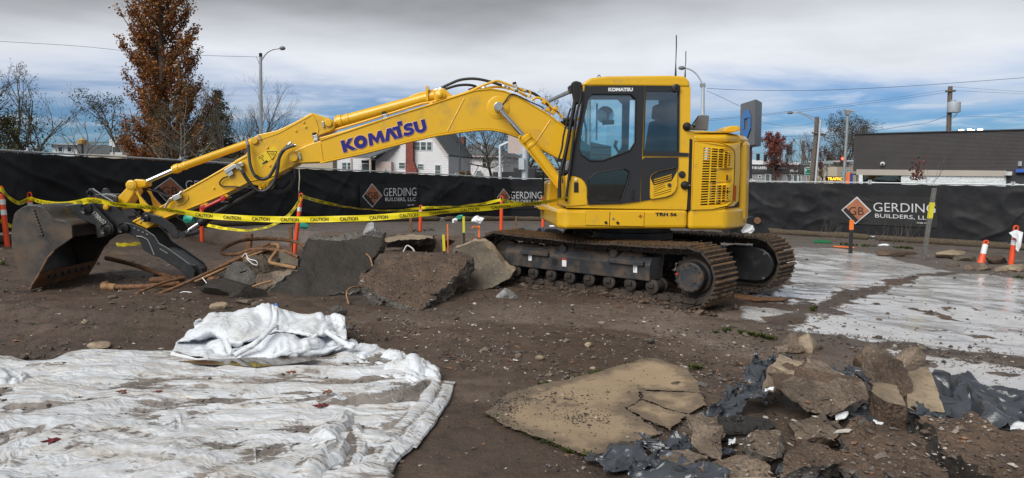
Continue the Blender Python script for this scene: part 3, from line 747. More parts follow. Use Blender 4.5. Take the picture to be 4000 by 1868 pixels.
# ---- upper structure -----------------------------------------------
VS,RT = 1.24,1.54
def surf(px,py,out=0.0):
    """point of the machine's left flank: flat panel, then the round tail"""
    p = pl(px,py,VS+out); u = (p-C0).dot(FU); r = RT+out; uc = -math.sqrt(r*r-(VS+out)**2)
    if u >= uc: return p
    d = ray(px,py); o = CAM-C0; A = d.x**2+d.y**2; B = 2*(o.x*d.x+o.y*d.y); Cq = o.x**2+o.y**2-r*r; D = B*B-4*A*Cq
    if D < 0: D = 0
    return CAM+d*((-B-math.sqrt(D))/(2*A))
def UX(px): return (pl(px,750,VS)-C0).dot(FU)
def ZY(px,py): return pl(px,py,VS).z
def tailarc(r,f0,f1,n=14): return [(-r*math.cos(R(f0+(f1-f0)*i/n)),r*math.sin(R(f0+(f1-f0)*i/n))) for i in range(n+1)]
def plan_prism(mb,plan,z0,z1): mb.prism([LP(u,v,z0) for u,v in plan],ZU*(z1-z0))
zs0,zs1 = ZY(2500,894),ZY(2500,817)
uf = UX(2178); uj = UX(2690)
# lower skirt, rear belt
mb = MB(); plan_prism(mb,[(uf+.0,VS-.10),(uf-.10,VS),(uj+.006,VS),(uj+.006,-VS),(uf-.1,-VS),(uf,-VS+.1)],zs0,zs1); skirt = part('lower_skirt','yellow',bevel=.045,seg=3)(mb)
f0 = math.degrees(math.asin(VS/RT))
mb = MB(); plan_prism(mb,[(uj-.006,-VS+.3),(uj-.006,VS)]+[(u,v) for u,v in tailarc(RT,f0,-f0,22)],zs0-.015,zs1+.01); belt = part('counterweight_base','yellow',bevel=.05,seg=3)(mb)
# tool box doors on the skirt, with their seams and locks
def strip_loop(pts,w,v,closed=True):
    mb = MB(); P = [pl(x,y,v) for x,y in pts]+([pl(*pts[0],v)] if closed else []); mb.tube(P,w,5,not closed); return mb
SK = lambda pts: crop(pts,2150,280,.532)
for pts in ([(262,1028),(438,1030),(432,1132),(258,1128)],[(442,1030),(690,1036),(686,1138),(436,1133)]):
    q = SK(pts); mb = MB(); mb.prism(PP(q,VS+.008),-FV*.03); d_ = mb.build('toolbox_door',M['yellow'],skirt,bevel=.006)
    strip_loop(q,.0035,VS+.001).build('door_seam',M['seal'],d_)
for x,y,rr,mt in ((407,1108,.018,'seal'),(493,1110,.018,'seal'),(460,1078,.013,'zinc')):
    mb = MB(); p = pl(*SK([(x,y)])[0],VS+.008); mb.cyl(p,p+FV*.012,rr,14); mb.build('lock',M[mt],skirt)
mb = MB(); p = SK([(661,1062)])[0]
mb.tube([pl(p[0]+5*math.cos(k*.4488),p[1]+5*math.sin(k*.4488),VS+.011) for k in range(15)],.0028,4,False)
for dx,dy in ((9,0),(0,9)): mb.tube([pl(p[0]-dx,p[1]-dy,VS+.011),pl(p[0]+dx,p[1]+dy,VS+.011)],.0025,4)
mb.build('target_mark',M['red'],skirt)
def put_text(body,corners,mapf,mat,name,parent,bold=0.0,**kw):
    """flat lettering fitted into a quad (bl, br, tl in pixels) on a surface"""
    V,Fc = text_mesh(body,1.0,bold,**kw); U = norm2(V); bl,br,tl = corners
    P = [mapf(bl[0]+(br[0]-bl[0])*a+(tl[0]-bl[0])*b,bl[1]+(br[1]-bl[1])*a+(tl[1]-bl[1])*b) for a,b in U]
    mb = MB(); mb.add(P,Fc); return mb.build(name,M[mat],parent)
put_text('TRH 56',SK([(770,1061),(928,1063),(770,1034)]),lambda x,y: pl(x,y,VS+.004),'decal_black','unit_number',skirt,.045)
# cab flank: yellow shell with openings, black door, black window frame, vent panel
roof_px = SK([(235,104),(248,76),(300,46),(420,33),(880,28),(990,34),(1021,68),(1030,112)])
DOORWIN = SK([(275,200),(308,166),(590,166),(626,200),(621,520),(582,580),(500,612),(380,656),(290,656),(228,612),(209,566),(232,400)])
LOWWIN = SK([(283,790),(330,745),(540,710),(580,735),(575,790),(515,962),(300,966),(274,930)])
REARWIN = SK([(702,148),(940,148),(936,585),(690,585)])
shell = SK([(238,104),(1030,112),(1026,612),(1000,1014),(118,1000),(112,765),(148,740),(250,180)])
CW = 1.0
def grow(pts,k):
    cx = sum(p[0] for p in pts)/len(pts); cy = sum(p[1] for p in pts)/len(pts)
    return [(cx+(x-cx)*k,cy+(y-cy)*k) for x,y in pts]
mb = MB(); mb.plate(PP(shell,VS),[PP(grow(DOORWIN,1.03),VS),PP(grow(LOWWIN,1.03),VS),PP(grow(REARWIN,1.02),VS)],-FV*.05); cab = part('cab','yellow')(mb)
farv = VS-CW
far = [(p-C0) for p in PP(shell,VS)]
def shiftv(pts,dv): return [p+FV*dv for p in pts]
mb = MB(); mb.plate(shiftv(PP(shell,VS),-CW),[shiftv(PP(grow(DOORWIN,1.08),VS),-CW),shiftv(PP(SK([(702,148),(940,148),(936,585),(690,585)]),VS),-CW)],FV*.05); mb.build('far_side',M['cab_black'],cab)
door = SK([(262,106),(692,102),(672,640),(657,952),(515,970),(276,976),(270,850),(255,812),(225,780),(186,766),(150,764),(146,742),(205,440),(246,180)])
mb = MB(); mb.plate(PP(door,VS+.02),[PP(DOORWIN,VS+.02),PP(LOWWIN,VS+.02)],-FV*.018); dr = mb.build('door',M['cab_black'],cab)
rframe = SK([(697,102),(935,104),(950,118),(946,594),(1016,598),(1014,622),(680,618),(682,592)])
mb = MB(); mb.plate(PP(rframe,VS+.016),[PP(REARWIN,VS+.016)],-FV*.014); mb.build('rear_window_frame',M['cab_black'],cab)
lowp = SK([(690,630),(940,630),(940,700),(900,900),(860,921),(738,938),(664,952),(674,650)])
mb = MB(); mb.prism(PP(lowp,VS+.014),-FV*.012); mb.build('lower_panel',M['cab_black'],cab)
vent = SK([(735,782),(745,760),(780,738),(910,706),(928,712),(932,730),(930,840),(916,876),(890,902),(850,918),(742,936),(734,928),(732,900)])
slots = []
for k in range(9):
    y0 = 790-k*0+k*15.2; x0 = 762-k*.6; x1 = 892-k*.6; x1 = x1 if k not in (4,5,6) else x1-45
    slots.append(SK([(x0,y0+2),(x1,y0-36),(x1,y0-31),(x0,y0+7)]))
mb = MB(); mb.plate(PP(vent,VS+.032),[PP(s_,VS+.032) for s_ in slots],-FV*.02); vp = mb.build('vent_panel',M['yellow'],cab)
mb = MB(); p = pl(*SK([(873,833)])[0],VS+.032); mb.cyl(p,p+FV*.012,.024,16); mb.build('panel_lock',M['steel_dark'],vp)
# glass
for nm,pts,mt in (('door_pane',DOORWIN,'glass'),('lower_door_pane',LOWWIN,'glass_dark'),('rear_side_pane',REARWIN,'glass_dark')):
    mb = MB(); mb.prism(PP(grow(pts,1.02),VS-.004),-FV*.006); mb.build(nm,M[mt],cab)
for pts,w in ((DOORWIN,.010),(LOWWIN,.009)): strip_loop(pts,w,VS+.021).build('window_seal',M['seal'],cab)
mb = MB(); mb.prism(shiftv(PP(grow(DOORWIN,1.1),VS),-CW+.02),-FV*.006); mb.build('far_pane',M['glass'],cab)
# roof
mb = MB(); mb.prism(PP(roof_px,VS+.012),-FV*(CW+.03)); rf = mb.build('cab_roof',M['yellow'],cab,bevel=.045,seg=3)
mb = MB(); mb.tube([pl(*p,VS-.35) for p in SK([(348,44),(350,28),(362,26),(368,44)])],.006,6); mb.build('lifting_eye',M['steel_dark'],rf)
for (x0,y0,y1,r0) in ((2639,296,138,.009),(2676,296,200,.007)):
    mb = MB(); mb.tube([pl(x0,y0+6,.75),pl(x0+1,(y0*2+y1)/3,.75),pl(x0+3,y1+40,.75),pl(x0+3,y1,.75)],[r0*1.6,r0*.6,r0*.8,r0*.8],6); mb.build('antenna',M['seal'],rf)
# rear wall, front posts and windscreen, floor
def bothsides(mb,pts,v0,v1): mb.prism(PP(pts,v0) if False else [p+FV*(v0-VS) for p in PP(pts,VS)],FV*(v1-v0))
mb = MB(); bothsides(mb,SK([(985,100),(1030,112),(1026,330),(1026,612),(1000,1010),(975,1010)]),VS-CW+.05,VS-.05); mb.build('rear_wall',M['cab_black'],cab)
mb = MB(); bothsides(mb,SK([(118,985),(1000,990),(1000,1012),(118,998)]),VS-CW+.05,VS-.05); mb.build('cab_floor',M['interior'],cab)
mb = MB(); bothsides(mb,SK([(112,765),(130,765),(136,990),(118,990)]),VS-CW+.05,VS-.05); mb.build('front_lower_panel',M['yellow'],cab)
for v0,v1 in ((VS-.11,VS+.004),(VS-CW,VS-CW+.08)):
    mb = MB(); bothsides(mb,SK([(148,742),(205,440),(250,100),(280,104),(232,440),(172,760)]),v0,v1); mb.build('front_post',M['cab_black'],cab,bevel=.01)
mb = MB(); bothsides(mb,SK([(156,742),(213,440),(256,110),(260,110),(217,440),(160,742)]),VS-CW+.08,VS-.11); mb.build('windscreen',M['glass'],cab)
# door details
put_text('KOMATSU',SK([(425,145),(606,145),(425,118)]),lambda x,y: pl(x,y,VS+.0225),'decal_white','door_lettering',dr,.06)
mb = MB(); mb.prism(PP(SK([(592,872),(600,860),(616,860),(616,940),(600,942),(590,930)]),VS+.03),-FV*.012); mb.build('door_recess',M['seal'],dr,bevel=.006)
mb = MB(); p = pl(*SK([(920,122)])[0],VS+.01); mb.lathe(p,FV,[(0,.05),(.03,.05),(.035,.04),(.035,.015),(.03,.01)],18); mb.build('door_latch',M['cab_black'],cab,smooth=35)
for x,y in ((1000,405),(985,835)):
    mb = MB(); p = pl(*SK([(x,y)])[0],VS-.01); mb.lathe(p,FV,[(0,.055),(.02,.055),(.05,.04),(.07,.02),(.08,.02)],14)
    o = mb.build('rubber_catch',M['seal'],cab,smooth=35); mb = MB(); mb.cyl(p+FV*.04+FU*-.02,p+FV*.04+FU*-.06,.008,8); mb.build('catch_pin',M['zinc'],o)
mb = MB(); p = pl(*SK([(966,756)])[0],VS); mb.lathe(p,FV,[(0,.045),(.012,.043),(.014,.028),(.03,.026)],16); mb.build('round_knob',M['cab_black'],cab,smooth=35)
# yellow front corner with its grab slot
fcor = SK([(118,768),(180,768),(222,784),(250,812),(266,852),(270,978),(118,992)])
mb = MB(); mb.prism(PP(fcor,VS+.012),-FV*.012); fc = mb.build('front_corner_panel',M['yellow'],cab,bevel=.008)
mb = MB(); mb.prism(PP(SK([(174,812),(206,812),(208,888),(172,888)]),VS+.020),-FV*.012); mb.build('grab_slot',M['seal'],fc,bevel=.006)
mb = MB(); p = pl(*SK([(186,792)])[0],VS+.012); mb.cyl(p,p+FV*.014,.015,12); mb.build('step_lamp',M['decal_white'],fc)
mb = MB()
mb.prism(PP(SK([(1022,490),(1044,500),(1030,1020),(1004,1016)]),VS+.002),-FV*.12); part('panel_gap','seal')(mb)
# hand rails, wiper and mirror in front of the cab
def rail(pts,v,r_,name='hand_rail',mat='seal',k=4,parent=cab):
    mb = MB(); mb.tube(smoothpts([pl(x,y,v) for x,y in pts],k),r_,8); return mb.build(name,M[mat],parent,smooth=50)
rail(SK([(118,955),(120,900),(152,640),(190,330),(226,190),(222,120)]),VS+.05,.016)
rail(SK([(68,930),(72,760),(118,560),(165,300),(195,170),(205,90)]),VS-.1,.022)
rail(SK([(90,820),(110,640),(148,430),(180,260)]),VS-.3,.014)
rail(SK([(60,640),(85,560),(95,480),(130,330),(150,270)]),VS-.5,.012)
rail(SK([(236,240),(205,400),(165,620),(140,800)]),VS+.03,.012)
mb = MB(); mb.prism(PP(SK([(160,76),(190,66),(232,80),(234,190),(206,240),(190,230),(168,160)]),VS-.05),-FV*.14); mr = mb.build('mirror',M['seal'],cab,bevel=.015)
mb = MB(); mb.prism(PP(SK([(134,104),(160,92),(170,150),(150,160)]),VS-.1),-FV*.16); mb.build('work_lamp',M['cab_black'],cab,bevel=.012)
mb = MB(); mb.prism(PP(SK([(50,640),(90,640),(90,662),(56,662)]),VS-.4),-FV*.1); mb.build('rail_bracket',M['seal'],cab)
# inside the cab
def inside():
    def I(px,py,v): return pl(*SK([(px,py)])[0],VS)+FV*(v-VS)
    mb = MB(); mb.prism([I(x,y,.95) for x,y in ((520,700),(780,690),(800,760),(530,770))],-FV*.5)
    mb.prism([I(x,y,.95) for x,y in ((770,700),(830,330),(880,340),(850,740))],-FV*.5)
    mb.prism([I(x,y,.85) for x,y in ((828,320),(840,210),(884,215),(880,330))],-FV*.28); mb.build('operator_seat',M['seat'],cab,bevel=.04,seg=3)
    mb = MB(); mb.prism([I(x,y,1.1) for x,y in ((540,660),(880,650),(880,820),(560,800))],-FV*.14); mb.build('side_console',M['interior'],cab,bevel=.02)
    mb = MB(); mb.prism([I(x,y,.42) for x,y in ((300,620),(360,560),(420,640),(560,660),(560,820),(300,820))],-FV*.14); mb.build('right_console',M['interior'],cab,bevel=.02)
    mb = MB(); mb.tube([I(545,670,1.0),I(535,600,1.0),(I(500,540,1.0)),I(512,500,1.0)],[.012,.012,.02,.024],8)
    mb.tube([I(370,640,.45),I(350,610,.45),I(345,585,.45)],[.012,.014,.024],8); mb.build('control_lever',M['seal'],cab,smooth=60)
    mb = MB(); p = I(522,262,.12); ax = (FU*.3+FV).normalized(); mb.lathe(p,ax,[(0,.02),(.03,.12),(.035,.12)],22); mr2 = mb.build('far_mirror',M['bulk_mirror'],cab,smooth=30)
    mb = MB(); mb.prism([I(x,y,.28) for x,y in ((480,310),(576,308),(576,346),(480,350))],-FV*.01); mb.build('green_sticker',M['green_plastic'],cab)
    mb = MB(); mb.tube([I(445,170,.2),I(440,470,.2)],.012,6); mb.tube([I(300,240,.15),I(345,300,.15),I(362,400,.15),I(352,560,.15)],.016,6); mb.build('front_guard_bar',M['seal'],cab)
    mb = MB(); mb.prism([I(x,y,1.2) for x,y in ((298,514),(452,548),(450,640),(296,640))],-FV*.003); st = mb.build('safety_notice',M['decal_white'],cab)
    mb = MB()
    for y in (552,606): mb.prism([I(x,yy,1.205) for x,yy in ((300,y),(450,y+2),(450,y+9),(300,y+7))],-FV*.002)
    mb.build('notice_band',M['red'],st)
    mb = MB(); mb.prism([I(x,y,.9) for x,y in ((390,915),(448,912),(450,948),(392,948))],-FV*.12); mb.build('floor_box',M['beige'],cab)
inside()
# engine house and counterweight
zh = ZY(2700,525)
hood_plan = [(uj-.01,-VS+.1),(uj-.01,VS-.035)]+[(u,v) for u,v in tailarc(RT-.035,53.0,35.5,6)]+[(-.9,-.2)]
mb = MB(); plan_prism(mb,[(uj-.035,-VS+.1),(uj-.035,VS-.05)]+tailarc(RT-.05,52.6,-52.6,20),zs1+.01,zh-.06); hood = part('engine_house','seal')(mb)
HD = lambda pts: crop(pts,2550,420,.4155)
def surfplate(outer,holes,out,thick,name,mat,parent,bevel=0):
    mb = MB(); o = [surf(x,y,out) for x,y in outer]; hs = [[surf(x,y,out) for x,y in h] for h in holes]
    mb.plate(o,hs,-FV*thick); return mb.build(name,M[mat],parent,bevel=bevel)
def subdiv(pts,k=4):
    out = []
    for i in range(len(pts)):
        (x0,y0),(x1,y1) = pts[i],pts[(i+1) % len(pts)]
        for j in range(k): out.append((x0+(x1-x0)*j/k,y0+(y1-y0)*j/k))
    return out
# surround that wraps from the top down the rear corner
rim = subdiv(HD([(352,235),(372,218),(560,226),(700,236),(800,256),(812,280),(824,330),(820,600),(806,880),(760,926),(562,975),(358,975)]),3)
inner = subdiv(HD([(388,318),(560,322),(660,338),(735,370),(768,402),(776,450),(768,700),(756,890),(700,928),(560,962),(362,968)]),3)
surfplate(rim,[inner],0.0,.06,'engine_surround','yellow',EX)
edoor = subdiv(HD([(394,322),(560,327),(655,343),(730,375),(760,406),(768,450),(760,700),(748,886),(696,923),(560,957),(368,963)]),2)
holes = []
COLS = [(478,546),(558,614),(624,668),(678,708),(718,734)]
for k in range(23):
    y0 = 376+k*24.2
    for ci,(xa,xb) in enumerate(COLS):
        if k == 0 and ci > 2: continue
        if k == 22 and ci > 2: continue
        if 8 <= k <= 14 and ci > 1: continue
        if k in (7,15) and ci > 3: continue
        if ci == 2 and 8 <= k <= 14: continue
        if ci == 4 and (k < 2 or k > 20): continue
        sh = -k*1.35; yb = y0+(xa-478)*.085*(1-k/11.)
        holes.append(HD([(xa+sh,yb),(xb+sh,yb+(xb-xa)*.085*(1-k/11.)),(xb+sh,yb+13+(xb-xa)*.085*(1-k/11.)),(xa+sh,yb+13)]))
ed = surfplate(edoor,holes,.018,.02,'louvred_engine_door','yellow',EX)
mb = MB(); mb.prism([surf(x,y,.028) for x,y in HD([(690,628),(736,628),(734,686),(688,686)])],-FV*.02); lk = mb.build('latch_plate',M['yellow_worn'],ed,bevel=.006)
mb = MB(); mb.prism([surf(x,y,.034) for x,y in HD([(692,632),(706,632),(705,682),(690,682)])],-FV*.005); mb.build('latch_slot',M['seal'],lk)
mb = MB(); mb.prism([surf(x,y,.012) for x,y in HD([(776,735),(786,735),(780,880),(770,880)])],-FV*.02); mb.build('red_reflector',M['red'],EX)
mb = MB()
for x0,w_,a_,b_ in ((600,18,560,890),(540,12,700,860),(500,30,380,500)):
    mb.tube([surf(*HD([(x0+8,a_)])[0],-.03),surf(*HD([(x0-4,b_)])[0],-.03)],w_*.0016,8)
mb.build('coolant_pipe',M['zinc'],hood)
# hood lid and counterweight wedge
mb = MB(); plan_prism(mb,[(uj-.02,-VS+.1),(uj-.02,VS-.006)]+tailarc(RT-.006,f0,-f0,20),zh-.10,zh+.01); part('hood_lid','yellow',bevel=.05,seg=3)(mb)
mb = MB(); plan_prism(mb,tailarc(RT+.02,34.5,-34.5,22)+tailarc(RT-.3,-34.5,34.5,8),zs0+.06,zh-.05); part('counterweight','yellow',bevel=.06,seg=3)(mb)
mb = MB(); ov = circ(0,0,1,20); pc = pl(*HD([(742,205)])[0],.55)
mb.prism(PP(HD([(655,226),(690,190),(740,172),(800,172),(826,190),(822,215),(770,232),(690,236)]),.75),-FV*.35); part('fuel_filler_cover','yellow',bevel=.025,seg=3)(mb)
mb = MB(); mb.prism(PP(HD([(352,210),(400,160),(440,74),(462,70),(532,75),(520,215)]),.55),-FV*.08); part('rear_mirror_box','sign_grey',bevel=.012)(mb)
mb = MB(); mb.tube(PP(HD([(350,170),(372,174),(400,180)]),.6),.014,6); mb.tube(PP(HD([(372,165),(430,80)]),.6),.009,6); part('mirror_bracket','seal')(mb)
# right front tank and step
RB = lambda pts: crop(pts,1900,500,.4158)
mb = MB(); mb.prism(PP(RB([(578,500),(700,480),(760,480),(760,862),(610,862),(568,812),(566,660)]),-.45),-FV*.7); part('right_tank','yellow',bevel=.04)(mb)
mb = MB(); mb.prism(PP(RB([(466,738),(566,732),(566,776),(500,768)]),-.5),-FV*.4); part('step','yellow_worn',bevel=.01)(mb)
mb = MB(); mb.tube(PP(RB([(530,640),(536,440)]),-.8),.016,8); part('hand_rail','seal')(mb)
mb = MB(); mb.prism([LP(uf-.3,.2,zs0),LP(uf-.3,-.25,zs0),LP(uj+.3,-.25,zs0),LP(uj+.3,.2,zs0)],ZU*.9); part('boom_foot_bracket','yellow_worn')(mb)
# ---- boom, arm and attachment --------------------------------------
BV = .21
BM = lambda pts: crop(pts,1000,250,.5404)
boom_px = [(1186,637),(1254,634),(1420,597),(1589,553),(1700,528),(1800,513),(1865,505),(1919,504),(1973,514),(2021,531),(2108,574),(2183,615),(2270,690),(2350,760),(2420,740),(2430,680),(2350,600),(2208,499),(2135,445),(2080,412),(2027,382),(1973,359),(1945,353),(1919,350),(1885,351),(1854,356),(1784,378),(1675,414),(1540,456),(1378,509),(1240,553),(1200,566),(1165,582),(1142,596),(1131,614),(1140,632),(1160,638)]
mb = MB(); mb.prism(PP(boom_px,BV),-FV*2*BV); boom = part('boom','yellow',bevel=.012)(mb)
# proud edges of the top and bottom plates, weld seams
mb = MB(); mb.tube(PP([(1250,637),(1420,600),(1589,556),(1700,531),(1800,516),(1865,508),(1919,507),(1973,517),(2021,534),(2108,577),(2183,618)],BV+.004),.011,6); mb.build('bottom_flange',M['yellow'],boom)
mb = MB(); mb.tube(PP([(1250,549),(1378,507),(1540,453),(1675,412),(1784,376),(1854,354),(1919,348),(1973,357),(2027,380),(2135,443),(2208,497)],BV+.003),.010,6); mb.build('top_flange',M['yellow'],boom)
for a_,b_ in (((1252,560),(1262,632)),((1813,385),(1748,512)),((2150,470),(2090,560))):
    mb = MB(); mb.tube([pl(*a_,BV+.002),pl((a_[0]+b_[0])/2,(a_[1]+b_[1])/2,BV+.002),pl(*b_,BV+.002)],.007,6); mb.build('weld_bead',M['yellow'],boom)
def disc(px,py,v,prof,name,mat,parent,n=24):
    mb = MB(); p = pl(px,py,v); mb.lathe(p,FV,prof,n); return mb.build(name,M[mat],parent,smooth=35)
b1 = disc(1946,421,BV-.01,[(0,.155),(.016,.155),(.02,.145),(.02,.12),(.026,.118),(.026,.05)],'cylinder_boss','yellow',boom,32)
pn = disc(1946,421,BV,[(0,.062),(.17,.062),(.175,.055),(.175,.001)],'boom_cylinder_pin','zinc',boom)
disc(1149,616,BV,[(0,.06),(.04,.06),(.048,.05),(.05,.001)],'arm_pin','yellow',boom)
disc(1149,616,BV-.005,[(0,.085),(.01,.085)],'pin_plate','yellow',boom)
mb = MB(); mb.prism(PP([(1163,598),(1171,596),(1177,622),(1169,624)],BV+.03),-FV*.028); mb.build('pin_lock_bar',M['zinc'],boom,bevel=.004)
# KOMATSU lettering, cut as heavy letter shapes
def letters():
    O_ = Vector((1342,597)); ax = Vector((331,-86))/7.18; ay = Vector((-12.5,-46.5))
    def ell(cx,cy,rx,ry,n=24): return [(cx+rx*math.cos(2*math.pi*i/n),cy+ry*math.sin(2*math.pi*i/n)) for i in range(n)]
    def sstroke():
        pts = [(.80,.78),(.62,.86),(.42,.86),(.28,.77),(.30,.63),(.45,.55),(.62,.47),(.70,.33),(.60,.19),(.42,.14),(.22,.17),(.04,.26)]
        P = smoothpts([Vector((x*1.15,y,0)) for x,y in pts],4); w = .15; L_ = []; R_ = []
        for i in range(len(P)):
            t = (P[min(i+1,len(P)-1)]-P[max(i-1,0)]).normalized(); n_ = Vector((-t.y,t.x,0)); L_.append((P[i]+n_*w)[:2]); R_.append((P[i]-n_*w)[:2])
        return L_+R_[::-1]
    U = [(0,1),(0,.42)]+[(.5+.5*math.cos(a_),.42+.45*math.sin(a_)) for a_ in [math.pi+math.pi*i/12 for i in range(1,12)]]+[(1.0,.42),(1.0,1),(.66,1),(.66,.40)]+[(.5+.16*math.cos(a_),.40+.15*math.sin(a_)) for a_ in [-math.pi*i/6 for i in range(1,6)]]+[(.34,.40),(.34,1)]
    G = [(0,[[(0,0),(.34,0),(.34,.36),(.72,0),(1.16,0),(.62,.52),(1.06,1),(.66,1),(.34,.64),(.34,1),(0,1)]]),
         (1.02,[ell(.56,.5,.56,.54),ell(.56,.5,.19,.18)[::-1]]),
         (2.2,[[(0,0),(.33,0),(.36,.52),(.64,.06),(.76,.06),(1.02,.52),(1.04,0),(1.40,0),(1.26,1),(.96,1),(.70,.52),(.42,1),(.12,1)]]),
         (3.5,[[(0,0),(.36,0),(.59,.60),(.82,0),(1.2,0),(.78,1),(.42,1)]]),
         (4.36,[[(0,1),(0,.72),(.30,.72),(.30,0),(.66,0),(.66,.72),(.66,.96),(.92,.96),(.92,1.34),(.52,1.34),(.52,1)]]),
         (5.12,[sstroke()]),(6.14,[U])]
    for x0,loops in G:
        if len(loops) > 1:
            L3 = [[pl(*(O_+ax*(x0+x)+ay*y),BV+.008) for x,y in lp] for lp in loops]
            mb = MB(); mb.plate(L3[0],L3[1:],-FV*.007); le = mb.build('letter',M['decal_blue'],boom)
        else:
            P = [pl(*(O_+ax*(x0+x)+ay*y),BV+.008) for x,y in loops[0]]
            mb = MB(); mb.plate(P,[],-FV*.007); le = mb.build('letter',M['decal_blue'],boom)
        mb = MB(); out = [pl(*(O_+ax*(x0+x)+ay*y),BV+.003) for x,y in loops[0]]; mb.tube(out+[out[0]],.006,4,False); mb.build('letter_edge',M['decal_pale'],le)
letters()
# hydraulic cylinders
def hyd(a,b,c,v,rb,rr,name,mat='yellow',rodm='chrome',head=None,parent=None,both=False,gland=1.0):
    """barrel from a to b, rod from b to c (pixels) in the plane v"""
    A,B_,C_ = pl(*a,v),pl(*b,v),pl(*c,v); ax = (B_-A).normalized(); L_ = (B_-A).length; mb = MB()
    mb.lathe(A,ax,[(0,rb*.8),(.02,rb),(L_-.20,rb),(L_-.19,rb*1.12),(L_-.16,rb*1.12),(L_-.15,rb*1.02),(L_-.10,rb*1.02),(L_-.09,rb*1.22),(L_-.03,rb*1.22),(L_-.02,rb*1.05),(L_,rb*1.05)],20)
    o = mb.build(name,M[mat],parent or EX,smooth=35)
    mb = MB(); mb.cyl(B_-ax*.05,C_,rr,16); mb.build('rod',M[rodm],o,smooth=35); return o
hyd((2192,724),(2044,528),(1950,425),BV+.12,.072,.034,'boom_cylinder')
mb = MB(); mb.tube(smoothpts(PP([(2180,735),(2120,660),(2060,585),(2028,545),(2034,530)],BV+.18),4),.012,6); part('cylinder_pipe','yellow')(mb)
o = hyd((1712,371),(1312,480),(1288,486),0,.078,.04,'arm_cylinder')
disc(1719,374,BV*.6,[(0,.07),(.05,.07),(.06,.04),(.09,.03),(.10,.001)],'cylinder_eye','yellow',o)
mb = MB(); mb.prism(PP([(1690,352),(1735,345),(1765,372),(1770,384),(1700,408)],.12),-FV*.24); mb.build('cylinder_lug',M['yellow'],boom,bevel=.01)
mb = MB(); mb.box(pl(1671,368,.0),(.03,.2,.2)); mb.build('pipe_clamp',M['yellow'],o)
o = hyd((992,552),(676,664),(560,716),0,.052,.034,'bucket_cylinder',gland=1)
# arm
AV = .16
arm_px = [(1219,440),(1176,463),(1133,486),(1080,510),(1010,525),(988,538),(978,556),(974,572),(960,604),(920,626),(913,632),(810,692),(713,746),(675,778),(637,800),(519,862),(515,868),(573,894),(637,857),(702,832),(799,794),(886,757),(945,727),(973,713),(985,722),(1010,726),(1020,739),(1033,742),(1046,734),(1052,712),(1100,673),(1153,645),(1200,600),(1246,530),(1292,512),(1306,502),(1309,486),(1300,470),(1284,462),(1252,452)]
mb = MB(); mb.prism(PP(arm_px,AV),-FV*2*AV); arm = part('arm','yellow',bevel=.012)(mb)
mb = MB(); mb.tube(PP([(520,868),(637,805),(713,752),(810,698),(915,638),(962,612)],AV+.003),.009,6); mb.tube(PP([(575,890),(637,853),(702,828),(799,790),(886,753),(973,709),(1060,690),(1180,628)],AV+.003),.009,6)
mb.tube(PP([(1219,444),(1234,470),(1244,505),(1236,540),(1215,570)],AV+.003),.008,6); mb.tube(PP([(985,548),(1010,548),(1090,520),(1215,452)],AV+.002),.006,6); mb.build('arm_flange',M['yellow'],arm)
for x,y,rr in ((1284,481,.05),(996,550,.048)):
    disc(x,y,AV,[(0,rr),(.03,rr),(.036,rr*.85),(.038,.001)],'pin','yellow',arm)
for pts in ([(1256,475),(1264,473),(1268,496),(1260,498)],[(1004,528),(1009,526),(1020,545),(1014,548)]):
    mb = MB(); mb.prism(PP(pts,AV+.03),-FV*.025); mb.build('pin_lock_bar',M['zinc'],arm,bevel=.004)
for x,y in ((1187,478),(1194,496),(1156,511),(1045,577),(1054,647),(835,735),(548,868)):
    disc(x,y,AV,[(0,.018),(.014,.015),(.016,.006)],'threaded_boss','yellow',arm,10)
disc(1026,729,AV,[(0,.045),(.05,.045),(.055,.03),(.02,.028)],'thumb_lug_eye','yellow',arm)
# warning sticker on the arm
ST = lambda pts: crop(pts,700,480,.2135)
mb = MB(); mb.prism(PP(ST([(1740,420),(1832,545),(1500,812),(1395,640)]),AV+.003),-FV*.002); sk = mb.build('warning_sticker',M['sticker'],arm)
mb = MB()
tri = ST([(1604,522),(1788,522),(1705,680)]); T3 = PP(tri+[tri[0]],AV+.005); mb.tube(T3,.005,4,False)
bx = ST([(1452,634),(1528,584),(1546,612),(1470,662)]); mb.tube(PP(bx+[bx[0]],AV+.005),.003,4,False)
mb.tube(PP(ST([(1512,650),(1548,700)]),AV+.005),.005,4); mb.prism(PP(ST([(1515,745),(1600,680),(1630,712),(1525,768)]),AV+.005),-FV*.001)
mb.tube(PP(ST([(1650,570),(1680,550),(1690,575),(1720,545),(1740,560),(1700,600),(1680,590)]),AV+.005),.003,4); mb.build('warning_symbols',M['decal_black'],sk)
